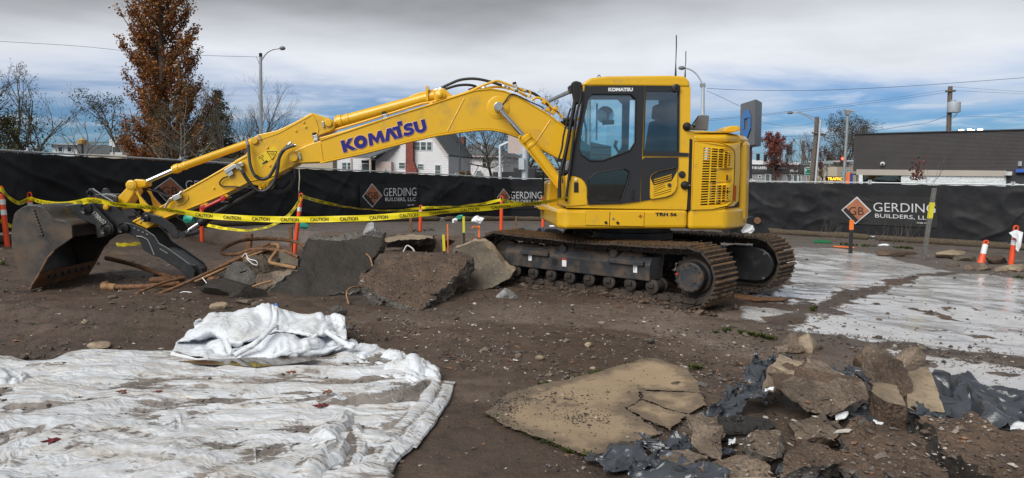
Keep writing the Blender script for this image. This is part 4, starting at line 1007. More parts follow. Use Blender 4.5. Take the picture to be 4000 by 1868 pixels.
# red thumb stay pinned under the arm, valve blocks
mb = MB(); mb.tube(PP([(798,812),(876,774)],AV+.05),.022,8); rs = part('lock_stay','red',smooth=40)(mb)
for x,y in ((800,810),(878,775)): disc(x,y,AV-.02,[(0,.035),(.09,.035),(.095,.02)],'stay_pin','red',rs,14)
mb = MB(); mb.prism(PP([(775,800),(790,783),(810,790),(812,806),(800,815)],AV),-FV*.1); mb.prism(PP([(858,770),(880,750),(892,765),(884,780)],AV),-FV*.1); mb.build('stay_lug',M['yellow'],arm,bevel=.008)
VB = lambda pts: crop(pts,350,680,.3657)
for pts,nm,mt in (([(878,238),(955,205),(975,255),(902,292)],'valve_block','zinc'),): 
    mb = MB(); mb.prism(PP(VB(pts),AV+.09),-FV*.09); mb.build(nm,M[mt],arm,bevel=.005)
mb = MB(); mb.tube(smoothpts(PP(VB([(805,365),(828,320),(860,268),(885,258)]),AV+.06),3),.018,8); mb.tube(PP(VB([(955,215),(985,185),(1000,205)]),AV+.06),.016,8); mb.build('hose_fitting',M['zinc'],arm,smooth=45)
mb = MB(); mb.prism(PP(VB([(900,300),(985,262),(1050,225),(1058,262),(1010,320),(930,345)]),AV+.012),-FV*.012); mb.build('valve_bracket',M['yellow'],arm,bevel=.004)
for pts in ([(1040,715),(1100,690),(1108,716),(1050,742)],):
    pass
mb = MB(); mb.prism(PP([(874,665),(915,640),(922,652),(882,680)],AV+.06),-FV*.06); mb.prism(PP([(915,645),(945,632),(950,648),(925,662)],AV+.08),-FV*.08); mb.prism(PP([(884,678),(905,664),(912,680),(892,692)],AV+.05),-FV*.05); mb.build('valve_block',M['zinc'],arm,bevel=.004)
# pipes, hoses and clamps on boom and arm
def pipe(pts,v,r_,name,mat,k=4,n=8,parent=None):
    mb = MB(); mb.tube(smoothpts(PP(pts,v),k),r_,n); return mb.build(name,M[mat],parent or boom,smooth=50)
pipe([(1140,552),(1324,503),(1513,447),(1638,408),(1680,400),(1719,391),(1811,366),(1875,339),(1925,320),(1945,317),(1973,326),(2014,341),(2050,356)],.12,.017,'steel_pipe','yellow')
pipe([(1155,567),(1324,521),(1513,464),(1620,430),(1665,416),(1690,402)],.14,.017,'steel_pipe','yellow')
pipe([(1580,392),(1620,372),(1680,356),(1700,352)],-.1,.016,'steel_pipe','yellow')
pipe([(1700,410),(1800,372),(1900,345),(1950,340),(2010,352),(2060,378)],-.05,.017,'steel_pipe','yellow')
pipe([(2078,392),(2095,382),(2118,387),(2140,402),(2155,420),(2180,440),(2200,462)],.08,.016,'steel_pipe','yellow')
pipe([(2066,352),(2073,366),(2066,382)],.08,.013,'steel_pipe','yellow')
pipe([(1718,347),(1760,327),(1800,312),(1854,308),(1913,319),(1973,339)],.02,.019,'rubber_hose','hose')
pipe([(1728,352),(1784,335),(1830,332),(1860,340),(1830,352)],-.08,.018,'rubber_hose','hose')
pipe([(2055,355),(2085,366),(2110,383),(2135,405),(2147,420)],.04,.019,'rubber_hose','hose')
pipe([(2200,470),(2230,465),(2260,440)],.1,.03,'rubber_hose','hose'); pipe([(2190,480),(2225,485),(2260,470)],.0,.03,'rubber_hose','hose')
pipe([(1962,410),(1975,393),(1990,372),(2003,368),(2020,373),(2045,385),(2080,402),(2110,415),(2125,425)],BV+.02,.009,'grease_line','hose')
for x0,y0,a_ in ((1974,340,.35),(2042,352,.3),(1712,350,-.2),(2150,425,.9),(1880,345,-.1)):
    mb = MB(); p = pl(x0,y0,.04); d_ = (FU*-math.cos(a_)-ZU*math.sin(a_)); mb.lathe(p-d_*.05,d_,[(0,.018),(.03,.026),(.06,.022),(.09,.026),(.12,.016)],8); mb.build('hose_fitting',M['zinc'],boom)
for x0,y0,s_ in ((2013,340,.07),(1504,455,.065),(1233,537,.065)):
    mb = MB(); mb.box(pl(x0,y0,.15),(.05,.08,.13),Matrix.Rotation(-.25,3,'Y')); cl = mb.build('pipe_clamp',M['seal'],boom,bevel=.004)
    mb = MB(); mb.box(pl(x0,y0-2,.197),(.056,.02,.05),Matrix.Rotation(-.25,3,'Y')); mb.box(pl(x0+1,y0+10,.197),(.056,.02,.035),Matrix.Rotation(-.25,3,'Y')); mb.build('clamp_plate',M['zinc'],cl,bevel=.003)
mb = MB()
for x0,y0 in ((2140,430),(2160,440),(2172,425),(2125,400)): mb.box(pl(x0,y0,.1),(.06,.1,.05),Matrix.Rotation(.6,3,'Y'))
mb.build('manifold',M['yellow_worn'],boom,bevel=.008)
pipe([(970,566),(972,593),(978,646),(996,686),(1023,700),(1053,688),(1080,640),(1100,597),(1126,566)],AV+.10,.021,'spiral_hose','hose_grey',5,10,arm)
pipe([(943,663),(967,703),(1000,740),(1033,746),(1066,719),(1083,669),(1091,615),(1113,583),(1150,568)],AV+.16,.022,'spiral_hose','hose_grey',5,10,arm)
pipe([(1139,655),(1147,696),(1128,737),(1086,752),(1053,744),(1030,728)],-.15,.024,'spiral_hose','hose_grey',5,10,arm)
pipe([(1105,675),(1095,700),(1070,715)],-.1,.022,'spiral_hose','hose_grey',5,10,arm)
pipe([(960,540),(966,556),(972,590)],AV+.08,.02,'hose_fitting','zinc',4,8,arm); pipe([(925,640),(935,655),(946,668)],AV+.12,.02,'hose_fitting','zinc',4,8,arm)
pipe([(1105,594),(1120,572),(1138,556)],AV+.1,.02,'hose_fitting','zinc',4,8,arm); pipe([(1118,580),(1140,571),(1156,567)],AV+.14,.02,'hose_fitting','zinc',4,8,arm)
pipe([(890,690),(870,698),(858,715),(870,728),(920,730),(985,735)],AV+.03,.010,'rubber_hose','hose',5,6,arm)
pipe([(655,770),(630,758),(600,745),(570,742),(560,748)],.05,.012,'rubber_hose','hose',5,6,arm); pipe([(655,766),(620,750),(590,735),(562,738)],-.05,.012,'rubber_hose','hose',5,6,arm)
pipe([(500,845),(515,848),(535,840),(545,825)],.05,.014,'rubber_hose','hose',5,6,arm); pipe([(455,812),(500,826),(540,850)],-.1,.008,'rubber_hose','decal_white',5,6,arm)
# spiral guard ribs
def spiral(pts,v,r_,name):
    P = smoothpts(PP(pts,v),26); mb = MB()
    for i in range(1,len(P)-1,2): mb.cyl(P[i]-(P[i+1]-P[i-1])*.22,P[i]+(P[i+1]-P[i-1])*.22,r_,8)
    return mb.build(name,M['hose'],arm)
spiral([(996,686),(1023,700),(1053,688),(1080,640),(1100,597)],AV+.10,.0245,'spiral_rib')
spiral([(950,675),(967,703),(1000,740),(1033,746),(1066,719),(1083,669),(1091,615),(1106,588)],AV+.16,.0255,'spiral_rib')
# bucket linkage
K7 = VB
def platepair(pts,v,t,name,mat,bev=.008,parent=None):
    P = PP(pts,v); o = MB().prism(P,-FV*t).build(name,M[mat],parent or EX,bevel=bev)
    MB().prism([p-FV*(2*v) for p in P],FV*t).build('far_'+name,M[mat],o if parent is None else parent,bevel=bev); return o
lnk = platepair(K7([(415,135),(420,95),(450,78),(485,92),(500,150),(540,240),(600,310),(665,375),(640,410),(590,405),(545,360),(520,250),(470,170)]),AV+.05,.04,'rocker_link','yellow')
mb = MB(); P_ = PP(K7([(410,128),(470,150),(490,190),(390,330),(350,385),(300,380),(255,290)]),.13); mb.prism(P_,-FV*.26); hl = part('bucket_link','yellow',bevel=.015)(mb)
disc(518,724,AV+.03,[(0,.07),(.05,.07),(.055,.05),(.06,.045),(.06,.02),(.065,.001)],'link_pin','yellow',lnk)
mb = MB(); mb.prism(PP(K7([(462,110),(470,60),(500,55),(545,60),(570,62),(605,80),(600,130),(560,150),(500,150)]),.10),-FV*.2); mb.build('rod_eye',M['yellow'],hl,bevel=.015)
# quick coupler and bucket
CK = lambda pts: crop(pts,0,720,.3657)
cp = platepair(CK([(925,90),(945,50),(985,42),(1020,105),(1130,108),(1250,140),(1260,265),(1400,408),(1392,470),(1370,512),(1320,522),(1225,520),(1190,440),(1100,330),(1000,215),(940,160)]),.22,.05,'quick_coupler','black_paint')
mb = MB(); P_ = PP(CK([(1020,120),(1230,150),(1380,420),(1330,500),(1240,500),(1010,200)]),.17); mb.prism(P_,-FV*.34); mb.build('coupler_body',M['black_paint'],cp,bevel=.01)
for x,y,rr,mt in ((1325,465,.065,'black_paint'),(960,90,.03,'seal')): disc(*CK([(x,y)])[0],.22,[(0,rr),(.04,rr),(.045,rr*.6),(.03,rr*.5)],'coupler_pin',mt,cp)
mb = MB(); p = pl(*CK([(1150,243)])[0],.22); mb.lathe(p,FV,[(0,.035),(.06,.035),(.065,.02)],12); mb.build('safety_knob',M['yellow'],cp,smooth=40)
mb = MB(); t_ = CK([(1020,128),(1046,160),(998,168)]); mb.prism(PP(t_,.226),-FV*.004); mb.build('red_symbol',M['red'],cp)
mb = MB(); mb.tube(PP(CK([(990,48),(1060,95),(1130,140),(1200,180),(1215,200)]),.24),.010,6); mb.tube(PP(CK([(1050,115),(1150,108),(1240,128)]),.1),.012,6); mb.build('coupler_hose',M['galv'],cp)
BWv = .72
side_px = CK([(150,320),(180,285),(220,258),(260,236),(300,226),(380,226),(430,236),(480,258),(585,372),(690,398),(765,440),(772,572),(575,712),(510,782),(400,985),(330,1092),(270,1080),(230,1010),(190,920),(150,800),(128,700),(118,560),(128,430)])
mb = MB(); P_ = PP(side_px,BWv); mb.prism(P_,-FV*.03); bk = part('bucket','bucket_steel',bevel=.006)(mb)
mb = MB(); mb.prism([p-FV*2*BWv for p in P_],FV*.03); mb.build('far_side_plate',M['bucket_steel'],bk,bevel=.006)
# wrapper: along the back of the profile from the lip round to the top edge
wr = smoothpts([Vector((x,y,0)) for x,y in CK([(330,1088),(272,1070),(232,1005),(192,915),(152,795),(131,698),(122,560),(132,432),(154,324),(222,262),(300,231),(380,231),(478,263),(580,376),(690,402),(760,446)])],3)
n = len(wr); m_ = 15; P = np.zeros((n,m_,3))
for i,w_ in enumerate(wr):
    p = pl(w_.x,w_.y,BWv)
    for j in range(m_): q = p-FV*(.03+(2*BWv-.06)*j/(m_-1)); P[i,j] = q
wo = grid_mesh('wrapper',P,M['bucket_steel'],bk); sm_ = wo.modifiers.new('thick','SOLIDIFY'); sm_.thickness = .022; sm_.offset = 0
# rusty cutting edge, wear plates and lip box
lipA,lipB = pl(*CK([(330,1095)])[0],BWv),pl(*CK([(330,1095)])[0],BWv)-FV*2*BWv
dn = (pl(*CK([(330,1095)])[0],BWv)-pl(*CK([(400,985)])[0],BWv)).normalized()
mb = MB(); mb.prism([lipA+dn*.05+Vector((.02,0,0)),lipA-dn*.22+Vector((.02,0,0)),lipA-dn*.22-Vector((.02,0,0)),lipA+dn*.05-Vector((.02,0,0))],-FV*2*BWv); mb.build('cutting_edge',M['bucket_rust'],bk,bevel=.004)
ed_ = PP(CK([(334,1090),(402,985),(512,782),(577,712)]),BWv+.004)
for e_ in (ed_,[p-FV*2*BWv for p in ed_]): MB().tube(e_,.011,6).build('worn_side_edge',M['bucket_rust'],bk)
mb = MB(); P_ = PP(CK([(600,376),(690,392),(770,440),(772,568),(700,480)]),BWv-.04); mb.prism(P_,-FV*(2*BWv-.08)); mb.build('torque_tube',M['black_paint'],bk,bevel=.01)
er = platepair(CK([(690,225),(890,200),(985,205),(1010,225),(1205,440),(1215,490),(1195,528),(1130,555),(1035,578),(1020,440),(860,372),(760,290)]),.30,.05,'hinge_ear','black_paint',parent=bk)
for x,y in ((928,262),(1137,482)):
    disc(*CK([(x,y)])[0],.29,[(0,.075),(.03,.075),(.035,.05),(.02,.045)],'pin_boss','black_paint',er); disc(*CK([(x,y)])[0],.30,[(0,.032),(.04,.032),(.042,.001)],'bucket_pin','rust_pale',er,14)
put_text('1788602',(CK([(985,320)])[0],CK([(1108,435)])[0],CK([(1015,288)])[0]),lambda x,y: pl(x,y,.304),'chalk','chalk_number',er,-.012)
mb = MB()
for k in range(9):
    x0,y0 = CK([(350+k*11,280+k*32)])[0]; mb.box(pl(x0,y0,BWv+.006),(.05,.015,.035),Matrix.Rotation(.4,3,'Y'))
mb.build('weld_pads',M['bucket_steel'],bk,bevel=.004)
for k in range(7):
    p = lipA-dn*.13-FV*(.25+k*.17)+Vector((.032,0,0)); MB().box(p,(.02,.05,.07)).build('edge_adapter',M['black_paint'],bk,bevel=.006)
# thumb: two long cheeks, webs and a ridged nose
th_ = crop([(870,512),(900,498),(960,508),(1060,552),(1110,600),(1140,650),(1250,720),(1380,810),(1410,850),(1400,935),(1345,892),(1300,845),(1155,752),(1110,740),(1035,700),(1000,615),(930,582),(880,572)],0,600,.5402)
tm = platepair(th_,.24,.035,'thumb','black_paint')
mb = MB(); P_ = PP(crop([(1180,690),(1250,722),(1378,812),(1408,848),(1395,862),(1300,805)],0,600,.5402),.205); mb.prism(P_,-FV*.41); mb.build('thumb_web',M['black_paint'],tm,bevel=.01)
for vv in (.15,.0,-.15): MB().prism(PP(crop([(1372,808),(1420,802),(1462,870),(1455,925),(1400,905)],0,600,.5402),vv),-FV*.03).build('thumb_rib',M['black_paint'],tm,bevel=.006)
mb = MB(); P_ = PP(crop([(1345,890),(1382,822),(1405,850),(1398,942),(1375,925)],0,600,.5402),.238); mb.prism(P_,-FV*.476); mb.build('thumb_tip',M['bucket_steel'],tm,bevel=.008)
mb = MB(); mb.tube(PP(K7([(500,664),(560,670),(620,700),(650,760),(692,865)]),.245),.008,6); mb.tube(PP(K7([(600,600),(690,660),(740,740),(830,790),(1070,965)]),.243),.005,6); mb.build('weld_line',M['galv'],tm)
for k in range(8):
    a_ = (750+k*22,800+k*13) if k < 4 else (470+(k-4)*45,575+(k-4)*22); mb = MB(); mb.tube(PP(K7([a_,(a_[0]+16,a_[1]+8)]),.242),.007,6); mb.build('thumb_weld',M['galv'],tm)
disc(*K7([(372,577)])[0],.24,[(0,.07),(.05,.07),(.055,.05),(.04,.045)],'thumb_pivot','black_paint',tm)
la = platepair(K7([(562,430),(600,400),(650,425),(760,452),(880,530),(930,600),(962,655),(940,690),(890,690),(820,600),(740,545),(640,510),(590,515),(562,480)]),.22,.035,'thumb_link','black_paint')
disc(*K7([(597,470)])[0],.22,[(0,.055),(.03,.055),(.035,.03),(.02,.028)],'thumb_link_pin','black_paint',la); mb = MB(); p = pl(*K7([(985,650)])[0],.27); mb.cyl(p,p-FV*.54,.045,14); mb.build('cross_pin',M['black_paint'],la,smooth=40)
hyd((1052,716),(778,872),(712,918),.0,.055,.034,'thumb_cylinder','black_paint')
# ------------------------------------------------------------------ site fence with printed black screen
FPX_ = [(-430,555,12.6),(112,594,16.3),(710,626,20.3),(1130,652,24.0),(1505,671,27.5),(1783,684,30.0),(1994,697,32.0),(2330,702,33.0),(2640,705,30.5),(2935,708,27.0),(3398,714,24.2),(3957,722,21.8),(4600,733,19.6)]
FH = 1.83
FTOP = [at(*p) for p in FPX_]
SEGL = [0.0]
for a,b in zip(FTOP[:-1],FTOP[1:]): SEGL.append(SEGL[-1]+(b-a).xy.length)
def fbase(s):
    """top point, horizontal tangent and normal (towards the site) at run length s"""
    s = max(0,min(SEGL[-1]-1e-6,s)); i = max(k for k in range(len(SEGL)-1) if SEGL[k] <= s)
    t = (s-SEGL[i])/(SEGL[i+1]-SEGL[i]); a,b = FTOP[i],FTOP[i+1]; d = (b-a); d.z = 0; d.normalize()
    return a.lerp(b,t),d,Vector((d.y,-d.x,0))
def fpx(px,py):
    """pixel -> (run length, height fraction) on the fence"""
    for i in range(len(FTOP)-1):
        a,b = FTOP[i],FTOP[i+1]; d = (b-a).xy; n = Vector((d.y,-d.x,0)).normalized(); p = hitplane(px,py,a,n)
        t = (p-a).xy.dot(d)/d.length_squared
        if -.001 <= t <= 1.001:
            top = a.lerp(b,t); return SEGL[i]+t*d.length,1-(top.z-p.z)/FH
    return (0,0)
names = ['leftmost','second','third','fourth','fifth','sixth','seventh','eighth','ninth','tenth','eleventh','twelfth']
for i in range(len(FTOP)-1):
    a,b = FTOP[i].copy(),FTOP[i+1].copy(); d = (b-a).normalized(); a = a+d*.03; b = b-d*.03; dn_ = Vector((0,0,FH))
    pn_ = thing('fence_panel',a.lerp(b,.5)-dn_,names[i]+' steel fence panel from the left, carrying the black screen','fence','temporary fence panels')
    for e in (a,b): MB().cyl(e-dn_-Vector((0,0,.05)),e+Vector((0,0,.09)),.026,10).build('post',M['galv_pale'],pn_,smooth=40)
    MB().cyl(a+d*.02-Vector((0,0,.0)),b-d*.02-Vector((0,0,.0)),.021,8).build('top_rail',M['galv_pale'],pn_,smooth=40)
    MB().cyl(a-dn_+Vector((0,0,.08)),b-dn_+Vector((0,0,.08)),.021,8).build('bottom_rail',M['galv_pale'],pn_,smooth=40)
    for e,sg in ((a,1),(b,-1)):
        MB().lathe(e+d*sg*.02,d*sg,[(0,.036),(.05,.036),(.10,.026)],8).build('rail_sleeve',M['galv_pale'],pn_)
BAN = [(fpx(a,740 if a < 2900 else 800)[0],fpx(b,740 if a < 2900 else 800)[0]) for a,b in ((585,915),(1398,1630),(1925,2126),(3282,3664))]
def wrinkle(s,t):
    s = np.asarray(s,float); t = np.asarray(t,float)
    w = (fbm(s*.9+t*1.3,t*2.2,4,301)-.5)*.10
    r1 = 1-np.abs(2*vn(s*1.1-t*2.6+fbm(s,t*2,2,305),t*1.0+s*.35,311)-1); r2 = 1-np.abs(2*vn(s*.55+t*3.4,s*.8-t*.6,317)-1)
    w = w+.075*r1**3+.060*r2**3+(fbm(s*5,t*7,3,331)-.5)*.030
    for a,b in BAN: w = w*(1-.8*sstep(a-.25,a,s)*(1-sstep(b,b+.25,s)))
    return w*np.sin(np.pi*np.clip(t*.94+.03,0,1))**.5
def FS(s,t,out=0.0):
    top,d,n = fbase(s); return top-Vector((0,0,FH*(1-t)))+n*(.035+float(wrinkle(s,t))+out)
def make_screen(px0,px1,label,seam=False):
    s0 = fpx(px0,740)[0]; s1 = fpx(px1,740)[0]; n = int((s1-s0)/.055); m = 34
    P = np.zeros((n,m,3)); S = np.linspace(s0,s1,n); Wk = None
    for i,s in enumerate(S):
        top,d,nn = fbase(s); tie = abs(math.sin(s*math.pi/.61))
        t = np.linspace(.075,.985-.012*tie,m); w = wrinkle(np.full(m,s),t)+.035
        P[i,:,0] = top.x+nn.x*w; P[i,:,1] = top.y+nn.y*w; P[i,:,2] = top.z-FH*(1-t)
    o = grid_mesh('privacy_screen',P,M['fabric'],origin=tuple(P[n//2,0]),label=label,cat='fence screen')
    return o
SCR = [make_screen(-420,1163,'left run of black fabric screen tied to the fence behind the bucket'),
       make_screen(1166,2560,'middle run of black fabric screen tied to the fence behind the boom'),
       make_screen(2563,4590,'right run of black fabric screen tied to the fence behind the engine')]
def fmap(out): 
    def f(px,py): s,t = fpx(px,py); return FS(s,t,out)
    return f
def fpoly(pts,out,name,mat,parent,k=5):
    q = []
    for i in range(len(pts)):
        (x0,y0),(x1,y1) = pts[i],pts[(i+1) % len(pts)]
        for j in range(k): q.append((x0+(x1-x0)*j/k,y0+(y1-y0)*j/k))
    cx = sum(p[0] for p in pts)/len(pts); cy = sum(p[1] for p in pts)/len(pts); f = fmap(out)
    rings = [[f(cx+(x-cx)*r_,cy+(y-cy)*r_) for x,y in q] for r_ in (1,.66,.33)]
    V = sum(rings,[])+[f(cx,cy)]; n = len(q); Fc = []
    for r_ in range(2):
        for i in range(n): j = (i+1) % n; Fc.append((r_*n+i,r_*n+j,(r_+1)*n+j,(r_+1)*n+i))
    for i in range(n): Fc.append((2*n+i,2*n+(i+1) % n,3*n))
    mb = MB(); mb.add(V,Fc); return mb.build(name,M[mat],parent)
def logo(scr,dia,gtxt,btxt,ctxt,ban=None):
    l,t,r_,b = dia; mid = lambda p,q,k: (p[0]+(q[0]-p[0])*k,p[1]+(q[1]-p[1])*k)
    if ban: fpoly(ban,.03,'banner_patch','print_grey',scr,14)
    lg = fpoly([l,t,r_,b],.04,'logo_border','print_white',scr)
    c = ((l[0]+r_[0])/2,(t[1]+b[1])/2)
    ins = [mid(p,c,.11) for p in (l,t,r_,b)]; fpoly(ins,.047,'logo_diamond','print_rust',lg)
    fpoly([ins[0],mid(ins[0],ins[1],.22),mid(ins[3],ins[2],.22),ins[3]],.053,'logo_corner','print_dark',lg)
    w = (r_[0]-l[0]); h = (b[1]-t[1])
    bl = (c[0]-w*.24,c[1]+h*.15); br = (c[0]+w*.26,c[1]+h*.15+(r_[1]-l[1])*.4); tl = (c[0]-w*.24,c[1]-h*.13)
    put_text('GB',(bl,br,tl),fmap(.06),'print_dark','logo_initials',lg,-.008)
    if gtxt: put_text('GERDING',gtxt,fmap(.05),'print_white','printed_name',scr,-.004)
    if btxt: put_text('BUILDERS, LLC',btxt,fmap(.05),'print_white','printed_line',scr,.004)
    if ctxt: put_text('CCB# 193849',ctxt,fmap(.05),'print_white','printed_number',scr,.02)
logo(SCR[0],((590,738),(655,692),(710,742),(643,794)),((714,741),(905,747),(714,704)),((722,768),(895,775),(722,751)),((842,790),(892,793),(842,784)))
logo(SCR[1],((1408,768),(1446,716),(1487,764),(1448,811)),((1491,767),(1621,765),(1491,735)),((1497,788),(1617,788),(1497,772)),((1584,804),(1612,803),(1584,799)),[(1398,722),(1628,712),(1630,808),(1398,818)])
logo(SCR[1],((1936,772),(1962,736),(1989,772),(1962,802)),((1992,776),(2114,776),(1992,749)),((1996,795),(2110,796),(1996,780)),((2085,812),(2112,812),(2085,807)),[(1925,730),(2125,727),(2126,815),(1925,818)])
logo(SCR[2],((3290,820),(3351,768),(3406,824),(3344,876)),((3414,826),(3656,832),(3414,791)),((3421,852),(3644,862),(3421,834)),((3583,873),(3641,876),(3583,867)),[(3282,762),(3662,770),(3664,890),(3282,872)])
for px,py,sc in ((1300,765,SCR[1]),(1699,765,SCR[1]),(1883,770,SCR[1])):
    mb = MB(); q = [(px-14*math.cos(k*math.pi/8),py+12*math.sin(k*math.pi/8)) for k in range(9)]; mb.tube([fmap(.012)(*p) for p in q],.012,5); mb.build('wind_slit',M['seal'],sc)
# straw wattles along the foot of the fence
def wattle(px0,px1,label,seed):
    s0 = fpx(px0,740)[0]; s1 = fpx(px1,740)[0]; n = max(6,int((s1-s0)/.16)); pts = []; rr = []
    for i in range(n):
        s = s0+(s1-s0)*i/(n-1); top,d,nn = fbase(s); q = top+nn*(.34+.14*float(vn(s*.6,0,seed)-.5)); z = g1(q.x,q.y)
        pts.append((q.x,q.y,z+.085)); rr.append(.105+.035*float(vn(s*2.4,3,seed)-.5)); 
    rr[0] = rr[-1] = .03
    mb = MB(); mb.tube(pts,rr,10); return mb.build('straw_wattle',M['straw'],origin=pts[n//2],smooth=60,label=label,cat='wattle',group='straw wattles along the fence')
wattle(-300,420,'brown straw wattle at the fence foot behind the bucket',1)
wattle(430,1130,'brown straw wattle at the fence foot behind the arm',2)
wattle(1140,1700,'brown straw wattle at the fence foot under the middle company banner',3)
wattle(1710,2230,'brown straw wattle at the fence foot left of the cab',4)
wattle(2700,3420,'brown straw wattle at the fence foot right of the tracks',5)
wattle(3430,4200,'brown straw wattle at the fence foot at the right edge',6)

# ------------------------------------------------------------------ delineator posts
def delineator(base,top,label,bands=2,scale=1.0,flare=False,group='orange delineator posts'):
    B = Vector(base); T = Vector(top); ax = (T-B).normalized(); L_ = (T-B).length; r0 = .048*scale
    t = thing('delineator_post',B,label,'traffic post',group)
    prof = [(0,r0*1.5 if flare else r0*1.05),(L_*.5,r0*1.05),(L_*.84,r0),(L_*.86,r0*.8),(L_*.88,r0*.55)]
    MB().lathe(B,ax,prof,14).build('tube',M['orange'],t,smooth=40)
    for k in range(bands):
        h = L_*(.74-.17*k); MB().lathe(B+ax*(h-.05*scale),ax,[(0,r0*1.08),(.10*scale,r0*1.07)],14).build('reflective_band',M['reflect'],t,smooth=40)
    hd = B+ax*L_*.87; sd = Vector((1,0,0)); pts = [hd-sd*r0*.75+ax*(L_*.0),hd-sd*r0*.9+ax*L_*.07,hd-sd*r0*.5+ax*L_*.12,hd+sd*r0*.5+ax*L_*.12,hd+sd*r0*.9+ax*L_*.07,hd+sd*r0*.75]
    MB().tube(smoothpts(pts,3),r0*.32,6).build('handle',M['orange'],t,smooth=50)
    return t
DL = {}
def dpost(key,bx,by,tx,ty,Y,label,**kw):
    b = at(bx,by,Y); DL[key] = (b,at(tx,ty,Y)); b.z = g1(b.x,b.y); return delineator(b,at(tx,ty,Y),label,**kw)
dpost('a',28,945,3,728,14.4,'orange delineator post with two white bands at the left edge')
dpost('b',122,928,115,752,15.6,'orange delineator post standing behind the bucket')
dpost('c',1148,930,1177,755,18.0,'leaning orange delineator post below the arm joint')
dpost('d',1641,914,1644,803,21.6,'short orange delineator post with one band right of the middle banner',bands=1)
dpost('e',1958,905,1959,766,21.4,'orange delineator post in front of the third company logo',bands=1)
dpost('f',2121,890,2121,770,23.0,'orange delineator post just left of the cab front',bands=0)
dpost('g',787,900,787,776,19.5,'orange delineator post seen behind the red stay under the arm',bands=0)
dpost('h',3948,1052,3970,882,16.6,'tall orange delineator post with handle at the right edge',bands=2,scale=1.15)
b_ = on_ground(3829,1040); dt = delineator(b_,at(3853,940,b_.y+.1),'short battered orange delineator leaning in the rubble at right',bands=2,scale=1.15,flare=True)
# torn white plastic hanging on the right posts
def rag(name,pts,Y,mat,label,cat='plastic scrap',group=None,amp=.05,seed=0):
    P3 = [at(x,y,Y) for x,y in pts]; c = sum(P3,Vector())/len(P3); rr = random.Random(seed); mb = MB(); n = len(P3)
    V = [p+Vector((0,rr.uniform(-amp,amp),0)) for p in P3]+[c.lerp(p,.5)+Vector((0,rr.uniform(-amp,amp)-.02,0)) for p in P3]+[c]
    Fc = []
    for i in range(n): j = (i+1) % n; Fc += [(i,j,n+j),(i,n+j,n+i),(n+i,n+j,2*n)]
    mb.add(V,Fc); return mb.build(name,M[mat],origin=c,smooth=40,label=label,cat=cat,group=group)
rag('plastic_rag',[(3945,910),(3972,898),(3996,908),(3985,962),(3978,985),(3966,975),(3974,940),(3955,925)],16.45,'white_plastic','torn white plastic tied round the tall orange post')
# ------------------------------------------------------------------ caution tape
def tape(way,label,w=.076,text=True,pitch=.385,flip=0,tw=None):
    P = smoothpts([at(*p[:3]) for p in way],14); n = len(P)
    tws = [p[3] if len(p) > 3 else 0 for p in way]; TW = []
    for i in range(len(way)-1):
        for j in range(14): TW.append(tws[i]+(tws[i+1]-tws[i])*j/14)
    TW.append(tws[-1]); S = [0.0]; 
    for a,b in zip(P[:-1],P[1:]): S.append(S[-1]+(b-a).length)
    fr = []
    for i in range(n):
        t = (P[min(i+1,n-1)]-P[max(i-1,0)]).normalized(); up = (ZU-t*ZU.dot(t)).normalized(); sd = t.cross(up)   # sd points to the camera when t runs right
        a = TW[i]; up2 = up*math.cos(a)+sd*math.sin(a); fr.append((P[i],up2,t.cross(up2)))
    def F(s,h,out):
        s = max(0,min(S[-1]-1e-6,s)); i = int(np.searchsorted(S,s,'right'))-1; i = max(0,min(n-2,i)); k = (s-S[i])/(S[i+1]-S[i]+1e-9)
        p = fr[i][0].lerp(fr[i+1][0],k); u = fr[i][1].lerp(fr[i+1][1],k); q = fr[i][2].lerp(fr[i+1][2],k); return p+u*h+q*out
    mb = MB(); V = []; Fc = []; m = 5
    for i in range(n):
        for j in range(m): h = (j/(m-1)-.5)*w; V.append(fr[i][0]+fr[i][1]*h+fr[i][2]*(.006*math.sin(S[i]*9+j)*(j-2)/2))
    for i in range(n-1):
        for j in range(m-1): Fc.append((i*m+j,(i+1)*m+j,(i+1)*m+j+1,i*m+j+1))
    mb.add(V,Fc); o = mb.build('caution_tape',M['tape'],origin=P[n//2],smooth=60,label=label,cat='tape')
    if text:
        V,Fc = text_mesh('CAUTION',1.0,.012); U = norm2(V); k = .12
        while k < S[-1]-.3:
            mid = F(k+.12,0,0); nrm = F(k+.12,0,1)-mid; sgn = 1 if nrm.dot(CAM-mid) > 0 else -1
            mb = MB(); mb.add([F(k+a*.235,(b-.5)*w*.60,sgn*.007) for a,b in U],Fc); mb.build('tape_word',M['decal_black'],o); k += pitch
    return o
tape([(-60,690,14.3),(5,742,14.25),(40,775,14.6),(75,793,15.0),(118,775,15.3)],'sagging yellow caution tape between the two posts at left')
tape([(118,775,15.3),(160,788,14.6),(215,797,12.8),(262,798,10.6),(310,791,9.95,.3),(352,783,9.75,.5),(400,788,9.7,.3),(470,800,9.62,.8),(560,808,9.6,.5),(640,818,9.6,.9),(730,832,9.58,.4),(800,842,9.55),(900,850,9.5),(1000,855,9.46),(1150,858,9.4),(1300,856,9.36),(1450,851,9.3),(1600,840,9.26,.2),(1720,829,9.22,.9),(1850,817,9.2,.5),(2000,803,9.2,.7),(2110,792,9.2,1.0),(2190,779,9.2,1.2),(2218,774,9.2,1.2)],'long yellow caution tape running from the bucket across to the cab')
tape([(1178,766,17.9),(1230,782,18.6),(1330,805,19.6,1.0),(1430,818,20.4,1.2),(1540,823,21.0,.9),(1640,815,21.4)],'yellow caution tape sagging between the leaning post and the next one',w=.08)
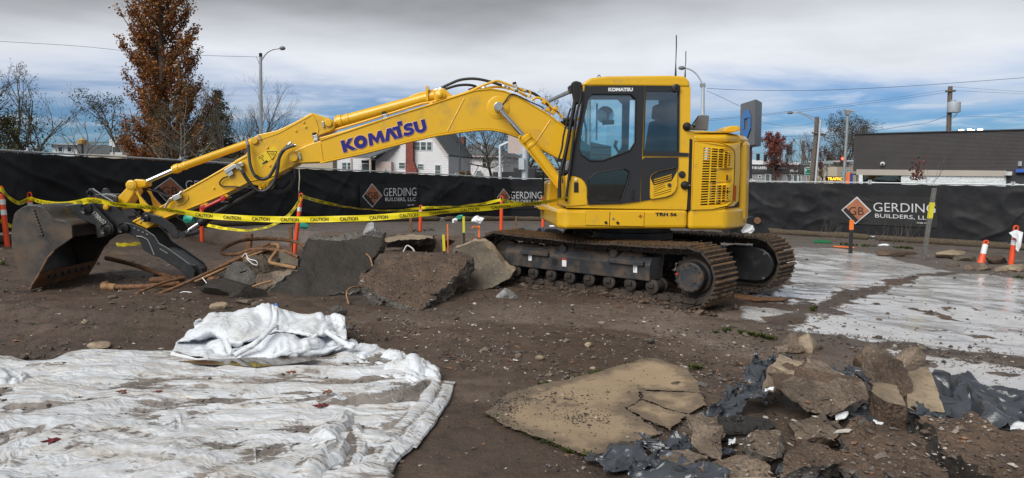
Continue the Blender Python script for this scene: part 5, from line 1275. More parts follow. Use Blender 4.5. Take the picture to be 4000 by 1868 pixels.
tape([(1645,813,21.4),(1700,810,21.4,.5),(1780,808,21.4,.9),(1880,797,21.3,.6),(1957,781,21.2)],'yellow caution tape between two posts under the third logo',w=.08)
tape([(1960,780,21.2),(2000,790,21.8),(2060,796,22.4),(2120,788,22.9)],'short yellow caution tape span just left of the cab',w=.085)
tape([(1176,770,17.95,.4),(1150,815,17.6,.6),(1110,855,17.0,.9),(1040,888,16.2,1.1),(960,900,15.5,1.0),(880,893,15.5,.8),(810,880,16.2,.6)],'low yellow caution tape sagging towards the thumb cylinder',w=.07)
tape([(455,956,14.2,.3),(490,956,13.6,.5),(540,952,13.0,.8),(570,950,12.7)],'short yellow caution tape knotted behind the thumb',w=.07,text=False)
tape([(-40,850,14.6,.4),(10,868,14.7,.3),(45,885,14.9)],'loose yellow caution tape end behind the left post',w=.07)
# ------------------------------------------------------------------ stakes, laths and litter by the fence
def stake(px0,y0,px1,y1,Y,w,d,mat,label,cat='stake',mark=None,name='survey_stake',group=None):
    a,b = at(px0,y0,Y),at(px1,y1,Y); b.z = min(b.z,g1(b.x,b.y)+.0); t = thing(name,b,label,cat,group); ax = a-b
    def bar(p,q,k,nm,m):
        mb = MB(); s = Vector((w*k/2,0,0)); e = Vector((0,d*k/2,0)); mb.prism([p-s-e,p+s-e,p+s+e,p-s+e],q-p); mb.build(nm,M[m],t,bevel=.004)
    bar(b,a,1,'shaft',mat)
    if mark: bar(b+ax*mark[0],b+ax*mark[1],1.12,'paint_mark',mark[2])
    return t
stake(3650,735,3607,1014,17.3,.085,.07,'wood_post','tall grey wooden post leaning before the right company banner','post',(.58,.80,'yellow_mark'),'wooden_post')
stake(3327,860,3321,1006,18.2,.085,.04,'black_stake','black stake with orange top below the right diamond logo','stake',(.74,1.0,'orange2'))
stake(1811,846,1813,945,18.8,.055,.03,'black_stake','black stake with long yellow top left of the track','stake',(.55,1.0,'yellow_mark'))
stake(1732,917,1736,975,17.0,.055,.03,'black_stake','short yellow and black stake behind the tilted slab','stake',(.2,1.0,'yellow_mark'))
stake(1748,876,1750,962,17.2,.03,.02,'orange2','thin orange lath with ribbon behind the tilted slab')
stake(1871,882,1871,918,20.0,.05,.03,'orange2','short orange stake with a bent arm near the track')
stake(1604,832,1605,912,21.0,.07,.07,'rust','dark rusty post beside the short orange delineator','post',None,'iron_post')
stake(1135,884,1137,985,13.2,.06,.06,'rust','dark rusty iron post right of the leaning delineator foot','post',None,'iron_post')
stake(977,912,963,990,12.4,.085,.085,'rust','rusty pipe stub standing above the rebar tangle','pipe',None,'pipe_stub')
stake(2016,846,2014,880,24.0,.05,.05,'rust','small rusty peg at the wattle left of the cab','stake',None,'iron_post')
MB().tube([at(1868,888,19.95),at(1850,886,19.9),at(1843,893,19.85)],.02,5).build('bent_ribbon',M['orange2'],origin=at(1868,888,19.95),label='bent orange ribbon arm beside the short orange stake',cat='ribbon')
def plank(pts,h,mat,name,label,cat='plank'):
    P = [on_ground(x,y) for x,y in pts]; z = max(p.z for p in P)
    for p in P: p.z = g1(p.x,p.y)+.012
    return MB().prism(P,Vector((0,0,h))).build(name,M[mat],origin=sum(P,Vector())/len(P),bevel=.004,label=label,cat=cat)
plank([(3178,943),(3248,947),(3247,952),(3178,950)],.05,'green_wood','green_plank','green painted plank lying by the wattle at right')
plank([(3255,964),(3335,969),(3338,972),(3258,967)],.02,'orange2','orange_lath','orange lath lying on the ground below the right banner')
plank([(2870,1155),(2960,1168),(3078,1172),(3060,1181),(2950,1182),(2868,1168)],.02,'rust','rusty_plate','flat rusty steel strip lying beside the right track','metal strip')
for px,py,Y,r_,mt,lb in ((1777,862,23.5,.12,'white_plastic','small crumpled white bag by the wattle'),(1868,860,23.6,.18,'white_plastic','larger crumpled white bag by the wattle left of the cab'),(1176,876,18.9,.16,'green_plastic','crumpled green bag at the foot of the leaning delineator'),(735,852,18.6,.2,'green_plastic','green plastic scrap hanging behind the thumb cylinder'),(1796,849,24.5,.12,'green_plastic','small green bag on the wattle under the middle screen')):
    rock_mesh('crumpled_bag',at(px,py,Y),r_,(1.1,.8,.7),seed=px,rough=.6,mat=M[mt],facet=5,label=lb,cat='bag')
for px,py,lb in ((2160,885,'white plastic strip on the ground left of the cab'),(3455,960,'white litter scrap on the ground by the right banner')):
    p = on_ground(px,py); rock_mesh('litter_scrap',p+Vector((0,0,.02)),.12,(1.6,.6,.25),seed=px,rough=.5,mat=M['white_plastic'],facet=4,label=lb,cat='litter')
# ------------------------------------------------------------------ broken concrete slabs and iron scrap
from mathutils import noise as mnoise
def slab(name,poly,off,mat,side=None,amp=.025,sub=4,seed=0,label=None,cat='concrete slab',group=None,freq=5.0,parent=None,flatk=.35):
    """broken slab: polygon (3d) given thickness off, subdivided and roughened; sides take the broken-edge material"""
    mb = MB(); mb.prism(poly,off); bm = bmesh.new(); vs_ = [bm.verts.new(v) for v in mb.v]
    for k,f in enumerate(mb.f):
        fc = bm.faces.new([vs_[i] for i in f]); fc.material_index = 0 if k < 2 else 1
    bmesh.ops.recalc_face_normals(bm,faces=bm.faces); bmesh.ops.triangulate(bm,faces=bm.faces)
    for i in range(sub):
        le = [e for e in bm.edges if e.calc_length() > .045]
        if not le: break
        bmesh.ops.subdivide_edges(bm,edges=le,cuts=1,use_grid_fill=True); bmesh.ops.triangulate(bm,faces=[f for f in bm.faces if len(f.verts) > 3])
    bm.normal_update(); o3 = Vector((seed*2.1,seed*4.7,seed*1.3)); dsp = []
    for v in bm.verts:
        ks = [f.material_index for f in v.link_faces]; k = 1.0 if any(ks) else flatk
        p = v.co*freq+o3; d = Vector((mnoise.noise(p),mnoise.noise(p+Vector((7,3,1))),mnoise.noise(p-Vector((2,9,4)))))*amp
        p2 = v.co*freq*3.6+o3; d += Vector((mnoise.noise(p2),mnoise.noise(p2+Vector((5,1,8))),mnoise.noise(p2-Vector((6,2,3)))))*amp*.5
        dsp.append(d*k*1.4)
    for v,d in zip(bm.verts,dsp): v.co += d
    me = bpy.data.meshes.new(name); bm.to_mesh(me); bm.free(); me.materials.append(M[mat]); 
    c = sum((Vector(p) for p in poly),Vector())/len(poly); 
    o = bpy.data.objects.new(name,me); col.objects.link(o); me.materials.append(M[side or mat]); me.transform(Matrix.Translation(-c)); o.location = c
    me.polygons.foreach_set('use_smooth',[True]*len(me.polygons)); me.set_sharp_from_angle(angle=R(32))
    if parent: o.parent = parent; o.location = c-wloc(parent)
    return tag(o,label,cat,group)
A3 = lambda pts: [at(*p) for p in pts]
slab('concrete_slab',A3([(1199,942,10.15),(1330,935,10.15),(1488,923,10.15),(1470,1000,9.95),(1416,1070,9.75),(1409,1145,9.5),(1269,1163,9.45),(1148,1181,9.4),(1004,1192,9.35),(992,1168,9.42),(1092,1107,9.62),(1162,1061,9.75),(1167,1005,9.95)]),Vector((.05,.20,.06)),'conc_dark','conc_edge',.04,5,3,'largest broken slab, wet and painted dark as in shade, standing on edge below the boom')
slab('concrete_slab',[at(x,y,Y*.95) for x,y,Y in ([(1409,1080,9.5),(1480,1030,10.0),(1577,984,10.55),(1670,986,10.55),(1814,990,10.4),(1845,1008,10.25),(1758,1098,9.55),(1690,1170,9.15),(1637,1214,8.92),(1577,1192,9.0),(1455,1138,9.2),(1411,1112,9.32)])],Vector((.03,.05,-.17)),'conc_brown','conc_edge',.04,5,5,'tilted slab caked with brown gravel between two other slabs',flatk=.45)
slab('concrete_slab',[at(x,y,Y+.28) for x,y,Y in ([(1772,977,10.05),(1842,944,10.2),(1884,944,10.2),(1926,986,10.05),(2003,1066,9.8),(1990,1085,9.75),(1935,1121,9.65),(1782,1168,9.5),(1747,1150,9.52)])],Vector((.04,.17,.03)),'conc_olive','conc_tan',.022,5,8,'olive tan slab leaning against the front of the track',flatk=.2)
slab('concrete_block',A3([(869,1092,9.75),(882,1058,9.85),(926,1024,9.95),(948,1034,9.9),(985,1062,9.85),(1006,1098,9.8),(968,1118,9.72),(890,1120,9.7)]),at(1080,1000,10.6)-at(962,1052,9.85),'conc_grey','conc_olive',.03,5,11,'grey broken concrete block under the rusty rods')
slab('concrete_block',A3([(1086,985,10.3),(1120,985,10.3),(1165,1005,10.2),(1165,1040,10.1),(1100,1030,10.1)]),Vector((.02,.25,-.05)),'conc_olive','conc_grey',.02,4,12,'small pale block wedged left of the largest slab')
slab('concrete_slab',A3([(1005,1075,9.72),(1060,1058,9.9),(1160,1055,9.95),(1150,1075,9.85),(1085,1105,9.7),(1010,1165,9.5),(985,1140,9.55)]),Vector((0,.06,-.14)),'conc_rough','conc_rough',.03,4,13,'rough brown slab piece lying left of the largest slab')
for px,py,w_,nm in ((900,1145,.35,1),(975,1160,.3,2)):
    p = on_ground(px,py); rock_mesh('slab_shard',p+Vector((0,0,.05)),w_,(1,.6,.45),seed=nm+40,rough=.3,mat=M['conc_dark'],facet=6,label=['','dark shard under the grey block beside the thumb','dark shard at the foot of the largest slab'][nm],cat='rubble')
rock_mesh('concrete_lump',at(1455,905,10.25),.155,(.95,.8,.95),3,.3,4,M['conc_pale'],facet=5,label='pale grey lump perched on top of the largest slab',cat='rubble')
rock_mesh('concrete_lump',at(1975,1152,9.2),.135,(1.1,.8,.8),9,.3,4,M['conc_pale'],facet=5,label='bluish white lump on the dirt in front of the track',cat='rubble')
rock_mesh('concrete_lump',on_ground(1328,1232)+Vector((0,0,.05)),.085,(1.25,.8,.75),15,.25,3,M['conc_grey'],facet=5,label='grey lump on the dirt right of the white bag',cat='rubble')
rock_mesh('concrete_lump',on_ground(1703,945)+Vector((0,0,.08)),.16,(.7,.5,1.3),17,.25,3,M['conc_olive'],facet=6,label='pointed pale stone standing by the broken sidewalk',cat='rubble')
slab('concrete_slab',A3([(1490,932,18.6),(1560,920,19.4),(1640,916,19.8),(1695,922,19.8),(1690,934,19.2),(1600,935,18.9),(1510,946,18.2)]),Vector((0,.1,-.16)),'conc_tan','conc_dark',.03,4,21,'flat broken sidewalk slab behind the tilted slabs')
slab('concrete_slab',A3([(1700,920,20.0),(1850,912,20.6),(1850,930,20.2),(1740,940,19.6)]),Vector((0,.1,-.2)),'conc_olive','conc_dark',.03,4,22,'dark broken pavement edge left of the track')
# stones near the bag and left foreground
for i,(px,py,r_,lb) in enumerate(((856,1206,.09,'flat tan stone above the white bag'),(960,1188,.09,'flat brown stone beside the dark slab foot'),(390,1360,.075,'round tan stone above the white sheet'),(440,1165,.05,'small grey stone below the bucket'),(628,1206,.045,'small pale stone left of the white bag'),(1000,1192,.05,'small round stone at the slab foot'))):
    rock_mesh('stone',on_ground(px,py)+Vector((0,0,r_*.3)),r_,(1.25,.9,.6),60+i,.2,3,M['conc_tan'] if i in (0,2) else M['conc_olive'],facet=3,label=lb,cat='stone')
# rusty rods and pipes
ORD = ['first','second','third','fourth','fifth','sixth','seventh','eighth','ninth']
def rod(way,r_,mat,name,label,cat='rebar',k=6,n=8,group='rusty rods in the tangle'):
    P = smoothpts([at(*p) for p in way],k); o = MB().tube(P,r_,n).build(name,M[mat],origin=P[len(P)//2],smooth=50,label=label,cat=cat,group=group); return o
rod([(414,1008,11.0),(513,1032,10.8),(594,1059,10.6),(670,1084,10.4)],.034,'rust','rusty_pipe','rusty pipe running from the bucket to the thumb tip','pipe')
pp = rod([(425,1118,9.75),(470,1122,9.75),(560,1120,9.8),(640,1114,9.9),(700,1108,10.0)],.036,'rust','rusty_pipe','thick rusty pipe with an elbow on the dirt below the bucket','pipe')
MB().lathe(at(436,1122,9.75),Vector((-1,0,.1)),[(-.05,.05),(.06,.05),(.08,.06),(.12,.06)],12).tube([at(418,1120,9.75),at(410,1112,9.75),at(405,1104,9.75)],.055,10).build('elbow',M['rust_pale'],pp,smooth=40)
rod([(590,1096,10.3),(640,1092,10.3),(720,1085,10.4)],.045,'rust','rusty_pipe','short open pipe end below the thumb','pipe')
rod([(745,1080,10.2),(800,1090,10.1),(862,1092,10.0)],.04,'rust','rusty_pipe','rusty pipe between the thumb tip and the grey block','pipe')
rod([(720,1085,9.95),(640,1104,9.7),(560,1135,9.5),(518,1158,9.4),(516,1166,9.38),(540,1168,9.4),(620,1148,9.5),(720,1108,9.7),(820,1062,9.9),(920,1018,10.2),(1000,978,10.5),(1060,952,10.7)],.021,'rust','rebar_hairpin','long rusty hairpin rod from the dirt up across the block')
rod([(1195,968,10.3),(1170,952,10.5),(1130,940,10.7),(1036,933,10.9),(943,940,10.9),(882,966,10.8),(864,985,10.7),(880,994,10.6),(930,992,10.5),(985,975,10.5),(1060,975,10.4),(1120,985,10.3),(1165,1005,10.2)],.026,'rust','rebar_loop','big rusty looped rod above the grey block')
rod([(1062,955,10.6),(1086,958,10.5),(1086,975,10.4),(1066,1000,10.25),(1054,1020,10.15),(1062,1028,10.1),(1100,1036,10.0),(1158,1047,9.9)],.026,'rust_pale','bent_pipe','tan bent pipe beside the largest slab','pipe',3)
for i in range(9):
    j = random.uniform(-1,1); y0 = 1050+i*5
    rod([(760+i*9,1100-i*3,10.0+.05*i),(860,1050+j*10,10.1+.04*i),(950+i*6,1005+j*10-i*2,10.3+.03*i),(1050+i*8,965+j*12+i*3,10.5+.02*i)],random.uniform(.012,.022),'rust' if i % 3 else 'rust_pale','rusty_rod',ORD[i]+' thin rusty rod from the left in the bundle over the grey block')
rod([(1409,1119,9.4),(1372,1124,9.25),(1354,1142,9.15),(1358,1172,9.05),(1369,1204,8.95)],.010,'rust_pale','hooked_rod','thin hooked rod curling out of the tilted slab foot')
rod([(1430,991,9.9),(1447,1010,9.85),(1455,1042,9.75)],.010,'rust_pale','hooked_rod','short curved rod on the right side of the largest slab')
rod([(930,1145,9.55),(1000,1115,9.5),(1062,1097,9.5)],.014,'rust_pale','rusty_rod','rod lying across the dark shards left of the largest slab')
for i,way in enumerate(([(560,1140,9.5),(565,1152,9.45),(600,1165,9.4),(700,1168,9.4),(800,1165,9.42),(855,1145,9.5)],[(600,1160,9.45),(720,1171,9.38),(790,1168,9.4),(830,1158,9.45)],[(690,1152,9.5),(720,1140,9.55),(770,1148,9.5),(780,1156,9.48),(700,1160,9.45)],[(790,1085,9.8),(810,1110,9.7),(826,1138,9.6)],[(945,1005,10.1),(960,990,10.1),(970,1010,10.0),(1000,1020,9.95),(1005,1035,9.95),(985,1030,9.95),(962,1008,10.0)])):
    rod(way,.0065,'white_plastic','loose_wire',('longest loose pale wire curving on the dirt below the thumb','straight pale wire on the dirt nearest the white bag','small curled pale wire on the dirt below the thumb','short pale wire hanging down from the thumb tip','pale wire looped over the grey block')[i],'wire',8,5,'loose pale wires')
rod([(1575,985,12.5),(1590,960,12.6),(1610,970,12.4),(1620,985,12.3)],.012,'white_plastic','loose_wire','pale bent wire sticking up behind the tilted slab','wire',5,5,None)
# black spare attachment lying behind the machine
sp_ = thing('spare_bucket',at(2960,945,13.6),'black spare bucket with chalk number lying behind the right track','bucket')
MB().prism(A3([(2890,860,13.2),(2935,845,13.2),(2975,858,13.2),(3010,905,13.2),(3020,945,13.2),(2880,945,13.2)]),Vector((0,.05,0))).build('ear',M['black_paint'],sp_,bevel=.01)
MB().prism(A3([(2850,880,13.6),(2960,858,13.6),(3015,925,13.6),(3020,950,13.6),(2850,950,13.6)]),Vector((0,.5,0))).build('shell',M['black_paint'],sp_,bevel=.02)
MB().cyl(at(2958,862,13.15),at(2958,862,13.3),.06,14).build('pin_boss',M['rust'],sp_,smooth=40)
rag('white_wrap',[(2893,902),(2912,872),(2940,880),(2946,898),(2925,918),(2905,918)],13.05,'white_plastic','crumpled white plastic wrapped on the black spare bucket',amp=.04,seed=4)
put_text('1694',((2897,862),(2917,864),(2897,852)),lambda x,y: at(x,y,13.18),'chalk','chalk_number',sp_)
sb_ = thing('steel_ramp',at(2150,930,12.6),'black folded steel plates lying behind the left end of the track','steel plate')
for i,(pts,Yb) in enumerate((([(2070,922),(2108,888),(2125,922)],12.4),([(2112,922),(2130,893),(2170,893),(2228,918),(2228,925)],12.3),([(2190,918),(2222,888),(2275,890),(2330,915),(2330,925)],12.9),([(2035,888),(2060,900),(2080,912),(2050,916),(2030,905)],12.7))):
    MB().prism([at(x,y,Yb) for x,y in pts],Vector((.1,.5,-.02))).build('plate',M['black_paint'],sb_,bevel=.01)
# rubble by the trench at right
for i,(px,py,r_,sq) in enumerate(((3700,1008,.3,(1.5,.8,.4)),(3770,1020,.22,(1.2,.9,.6)),(3830,1052,.2,(1.3,.9,.5)),(3890,1030,.26,(1.1,.9,.6)),(3960,1058,.2,(1.4,.9,.5)),(3720,1040,.12,(1.3,.8,.5)),(3790,1052,.14,(1.2,1,.5)),(3480,1000,.3,(2.0,.7,.25)),(3905,1058,.12,(1.2,1,.6)))):
    rock_mesh('trench_rubble',on_ground(px,py)+Vector((0,0,r_*.2)),r_,sq,80+i,.3,3,M[('conc_tan','conc_olive','conc_rough','conc_brown')[i % 4]],facet=5,label=['long flat lump','round lump','low lump in front of the leaning post','tall lump','flat lump by the tall orange post','tiny pale lump','small lump left of the leaning orange post','flat pavement edge piece','small lump right of the leaning orange post'][i]+' of broken concrete by the right trench',cat='rubble',group='trench rubble')
# ------------------------------------------------------------------ white plastic sheeting in the foreground
def cloth_mat(name,white,mudk,stretch,rough=.30,weave=False,stain=(.42,.33,.22)):
    m,nt,b = base_mat(name); p = wpos(nt); mp = _n(nt,'ShaderNodeMapping'); mp.inputs[3].default_value = stretch; mp.inputs[2].default_value = (0,0,.18); nt.links.new(p,mp.inputs[0])
    n1 = noise_node(nt,mp.outputs[0],2.8,9,.70,.4); n2 = noise_node(nt,mp.outputs[0],13,8,.75,.3); n3 = noise_node(nt,p,1.1,5,.6)
    a = attr(nt,'mud'); cc = mixc(nt,ramp(nt,n3,[(.35,0),(.7,1)]),white,[x*.88 for x in white])
    cc = mixc(nt,mth(nt,'MULTIPLY',ramp(nt,n1,[(.46,0),(.66,1)]),.55),cc,stain)
    f = ramp(nt,mth(nt,'ADD',mth(nt,'ADD',mth(nt,'MULTIPLY',n2,.55),mth(nt,'MULTIPLY',n1,.45)),mth(nt,'MULTIPLY',a.outputs['Fac'],mudk)),[(.585,0),(.635,1)])
    cc = mixc(nt,mth(nt,'MULTIPLY',f,.92),cc,mixc(nt,ramp(nt,n3,[(.4,0),(.6,1)]),(.10,.078,.062),(.26,.225,.20)))
    setin(nt,b.inputs['Base Color'],cc); setin(nt,b.inputs['Roughness'],mth(nt,'SUBTRACT',rough,mth(nt,'MULTIPLY',f,rough*.5)))
    b.inputs['Subsurface Weight'].default_value = .0
    v1 = _n(nt,'ShaderNodeTexVoronoi'); v1.inputs['Scale'].default_value = 5.5; v2 = _n(nt,'ShaderNodeTexVoronoi'); v2.inputs['Scale'].default_value = 15
    mp2 = _n(nt,'ShaderNodeMapping'); mp2.inputs[3].default_value = (.8,1.9,1.2); mp2.inputs[2].default_value = (0,0,.3); nt.links.new(p,mp2.inputs[0]); dv = _n(nt,'ShaderNodeVectorMath',operation='ADD'); nt.links.new(mp2.outputs[0],dv.inputs[0]); nn = _n(nt,'ShaderNodeTexNoise'); nn.inputs['Scale'].default_value = 3; nt.links.new(p,nn.inputs['Vector']); nt.links.new(nn.outputs['Color'],dv.inputs[1])
    for v in (v1,v2): nt.links.new(dv.outputs[0],v.inputs['Vector'])
    bump(nt,b,mth(nt,'ADD',v1.outputs['Distance'],mth(nt,'MULTIPLY',v2.outputs['Distance'],.45)),.55,.022); return m
M['tarp'] = cloth_mat('white_plastic_sheet',(.64,.665,.70),.30,(1.0,3.2,1.0))
M['bagcloth'] = cloth_mat('woven_white_bag',(.70,.74,.80),.10,(1.0,1.6,2.0),.55,stain=(.52,.50,.44))
TARP = wpoly([(-500,1500),(0,1412),(60,1415),(110,1432),(200,1424),(260,1398),(320,1380),(400,1374),(500,1382),(680,1384),(760,1412),(1000,1425),(1250,1410),(1390,1365),(1440,1360),(1490,1375),(1540,1392),(1580,1400),(1620,1396),(1660,1410),(1690,1442),(1722,1490),(1722,1530),(1680,1620),(1640,1685),(1590,1722),(1580,1770),(1560,1790),(1540,1868),(1500,2000),(1300,2300),(-1500,2300)])
def gline(pts): return wpoly(pts)
def tri(x): return np.abs((x % 1.0)-.5)*2
def origami(X,Y,seed,dirs,f0=1.0,n=9):
    """crumpled-sheet relief: folded triangle waves, each fading in and out"""
    g = np.random.default_rng(seed); h = 0
    for k in range(n):
        a = dirs(g); f = f0*1.42**k*g.uniform(.85,1.2); c,s_ = math.cos(a),math.sin(a)
        w = (fbm(X*.8+k*3.1,Y*.8-k*1.7,2,seed+k)-.5)*1.5/f0; mk = sstep(.36,.66,fbm(X*1.1*1.2**k+k*7,Y*1.1*1.2**k,2,seed+50+k))
        t = tri((-X*s_+Y*c)*f+w*f*.55+g.random()); h = h+(np.clip(t*1.5-.5,0,1)**1.15)*mk/f**.80
    return h
def build_tarp():
    st = .0125; xs = np.arange(-5.6,-.2,st); ys = np.arange(2.55,7.0,st); X,Y = np.meshgrid(xs,ys,indexing='ij')
    d = segdist(X,Y,TARP+[TARP[0]])*np.where(inpoly(X,Y,TARP),1,-1)+(fbm(X*2.2,Y*2.2,3,401)-.5)*.14
    far = sstep(3.9,5.1,Y+.25*(X+2))
    hf = origami(X,Y,420,lambda g: g.normal(.12,.12),1.3,9)*.046
    hn = origami(X,Y,460,lambda g: g.normal(1.0,.75),1.2,9)*.056
    h = hf*(.25+.75*far)+hn*(1-.8*far)*.8; h = np.minimum(h,.02+.5*h)
    backband = sstep(5.85,6.1,Y)*sstep(-3.2,-3.0,X)*(1-sstep(-1.6,-1.4,X))
    h = h*(.35+.65*sstep(.0,.2,d))*(1-.7*backband)
    rim = .026*np.clip(1-((d-.07)/.08)**2,0,1)*(.2+1.3*vn(X*1.7,Y*1.7,461))*(1-backband); h = np.maximum(h,rim)
    h = h*sstep(-.0,.03,d)+(fbm(X*1.2,Y*1.2,3,441)-.5)*.024*sstep(0,.3,d)
    hh_ = h[d > .15]; q1,q2 = np.quantile(hh_,.12),np.quantile(hh_,.62); h = np.maximum(h-.6*q1,0)*sstep(0,.02,d)
    Z = gz(X,Y)+.032+h
    low = 1-sstep(q1,q2,h+.6*q1); pat = sstep(.34,.60,fbm(X*.8,Y*1.9,5,471,.6))
    mud = low*(.22+.95*pat)*(.62+.45*sstep(6.2,4.8,Y))+.30*sstep(.52,.7,fbm(X*3,Y*6,4,475))
    P = np.stack([X,Y,Z],-1); inside = d > 0; keep = inside[:-1,:-1] & inside[1:,:-1] & inside[1:,1:] & inside[:-1,1:]
    o = grid_mesh('plastic_sheet',P,M['tarp'],keep=keep,attrs={'mud': np.stack([mud]*3,-1)},origin=(-2.6,5,g1(-2.6,5)),label='big muddy white plastic sheet spread over the dirt at lower left',cat='plastic sheet')
    so = o.modifiers.new('thick','SOLIDIFY'); so.thickness = .004; so.offset = -1
    g = np.random.default_rng(8); cand = P[(d > .1)]; wgt = (mud[d > .1]+.05)**2; ix = g.choice(len(cand),1500,p=wgt/wgt.sum()); sz = np.minimum(g.lognormal(-5.5,.6,1500),.02)
    pebble_cloud('mud_crumbs',cand[ix]+np.array([0,0,.002]),sz,np.array([[.045,.034,.027]])*g.uniform(.6,1.6,(1500,1)),'crumbs of mud scattered on the white plastic sheet',31)
    # flaps of the sheet folded over on themselves
    def flap(pts,wl,wr,hh,seed,dirty):
        C = [Vector(p) for p in og_many(pts)]; C = smoothpts(C,9); n = len(C); prof = [(-1,.0),(-.93,.35),(-.55,.8),(-.12,1.0),(.25,.86),(.62,.55),(.95,.30),(1,.0)]; m = len(prof); Q = np.zeros((n,m*3-2,3)); md = np.zeros((n,m*3-2)); rr = random.Random(seed)
        for i in range(n):
            t = (C[min(i+1,n-1)]-C[max(i-1,0)]); t.z = 0; t.normalize(); sd = Vector((t.y,-t.x,0)); e = min(1,3.5*i/n+.25,3.5*(n-1-i)/n+.25); wv = .8+.4*float(vn(i*.22,seed,5)); sh = .35*float(vn(i*.16,seed,9)-.5)
            for j in range(m*3-2):
                a_ = j/3; k = min(m-2,int(a_)); f = a_-k; u = prof[k][0]*(1-f)+prof[k+1][0]*f; v = prof[k][1]*(1-f)+prof[k+1][1]*f
                p = C[i]+sd*((u+sh*(1-abs(u)))*(wl if u < 0 else wr)*wv); z = float(hh*v*e*(.75+.5*vn(i*.3+u*2,u*3+seed,13))); Q[i,j] = (p.x,p.y,.018+z*.95)
                md[i,j] = dirty*(1 if u > .1 else .5)
        Q[...,2] += gz(Q[...,0],Q[...,1])
        o2 = grid_mesh('folded_flap',Q,M['tarp'],o,attrs={'mud': np.stack([md]*3,-1)}); o2.data.set_sharp_from_angle(angle=R(22))
    for i,(pts,wl,wr,hh,dr) in enumerate((([(1225,1622),(1330,1605),(1480,1585),(1620,1552),(1700,1500)],.10,.12,.085,.75),([(1722,1500),(1712,1560),(1665,1630),(1610,1695),(1570,1760)],.10,.06,.032,.5),([(1350,1622),(1335,1680),(1280,1735),(1310,1790),(1230,1850),(1120,1950)],.10,.13,.09,.3),
        ([(1365,1640),(1385,1720),(1395,1790),(1360,1880)],.08,.10,.05,.6),([(692,1622),(703,1690),(678,1762),(622,1880)],.09,.09,.05,.35),([(980,1650),(990,1730),(992,1880)],.03,.16,.03,.4),([(1112,1688),(1130,1780),(1165,1880)],.05,.12,.035,.5),([(1460,1700),(1540,1672),(1620,1620)],.09,.10,.04,.6),
        ([(470,1570),(432,1640),(396,1695)],.08,.07,.035,.4),([(70,1700),(55,1780),(30,1880)],.08,.08,.035,.4),([(1560,1730),(1500,1800),(1460,1880)],.10,.10,.04,.4),([(230,1460),(420,1432),(640,1432)],.05,.06,.03,.2),([(820,1622),(1000,1597),(1230,1570),(1430,1535),(1600,1505)],.04,.06,.04,.3))):
        flap(pts,wl,wr,hh,i*7+3,dr)
build_tarp()
def loft(name,rows,mat,nu,nv,label,cat,amp=.02,seed=0,freq=6,origin=None,thick=.008,parent=None,mudf=None):
    """smooth surface through rows of (px, py, depth) points, crumpled"""
    G = [smoothpts([at(*p) for p in r_],max(2,nu//(len(r_)-1))) for r_ in rows]; n = min(len(g) for g in G); cols_ = []
    for i in range(n): cols_.append(smoothpts([g[i] for g in G],max(2,nv//(len(rows)-1))))
    P = np.array([[list(q) for q in c_] for c_ in cols_])
    n,m = P.shape[:2]; du = np.gradient(P,axis=0); dv = np.gradient(P,axis=1); N_ = np.cross(du,dv); N_ /= np.linalg.norm(N_,axis=-1,keepdims=True)+1e-9
    A,B = np.meshgrid(np.linspace(0,1,n)*freq,np.linspace(0,1,m)*freq*.7,indexing='ij')
    def rd(a,b,s): return 1-np.abs(2*vn(a,b,s)-1)
    w = amp*1.2*(origami(A*.6,B*.6,seed,lambda g: g.uniform(0,3.14),.8,9)-.5)
    P = P+N_*w[...,None]
    g = gz(P[...,0],P[...,1])+.025; P[...,2] = np.maximum(P[...,2],g)
    mud = mudf(A/freq,B/(freq*.7)) if mudf else np.zeros((n,m))
    o = grid_mesh(name,P,M[mat],attrs={'mud': np.stack([mud]*3,-1)},origin=tuple(P[n//2,m-1]) if parent is None else None,parent=parent,label=label,cat=cat)
    so = o.modifiers.new('thick','SOLIDIFY'); so.thickness = thick; so.offset = 0
    return o
BR = lambda pts,Y: [(650+x*.3106,1150+y*.3106,Y_*.955) for (x,y),Y_ in zip(pts,Y if isinstance(Y,list) else [Y]*len(pts))]
bag = loft('bulk_bag',[BR([(560,420),(800,440),(1060,440),(1290,430),(1420,430),(1700,430),(1960,430),(2150,430),(2250,430)],7.55),
    BR([(430,345),(600,224),(1030,190),(1290,113),(1410,185),(1720,225),(1960,222),(2130,260),(2245,315)],[7.1,7.35,7.35,7.4,7.35,7.3,7.3,7.25,7.15]),
    BR([(320,450),(560,360),(860,330),(1260,290),(1420,320),(1700,360),(1960,340),(2140,380),(2250,420)],7.0),
    BR([(150,590),(380,545),(620,470),(860,600),(1100,550),(1400,462),(1830,512),(2060,456),(2262,560)],[6.75,6.72,6.78,6.6,6.62,6.75,6.62,6.7,6.65]),
    BR([(128,640),(330,640),(600,560),(850,650),(1090,600),(1400,505),(1830,560),(2060,540),(2262,600)],[6.82,6.9,6.95,6.85,6.85,6.9,6.8,6.8,6.7]),
    BR([(100,690),(420,680),(690,605),(830,720),(1180,610),(1420,520),(1780,590),(2060,600),(2240,640)],[6.6,6.62,6.65,6.6,6.5,6.6,6.5,6.6,6.6]),
    BR([(70,720),(420,770),(680,750),(880,790),(1200,740),(1450,700),(1760,690),(2050,690),(2230,650)],[6.52,6.42,6.45,6.4,6.35,6.35,6.4,6.5,6.6]),
    BR([(62,745),(330,850),(640,842),(960,868),(1240,890),(1480,800),(1720,795),(2000,760),(2225,670)],[6.48,6.36,6.35,6.28,6.22,6.35,6.4,6.48,6.58])],
    'bagcloth',96,70,'crumpled white bulk bag heaped at the back of the plastic sheet','bulk bag',.034,5,7,mudf=lambda a,b: sstep(.55,.8,b)*.7*fbm(a*9,b*9,3,3))
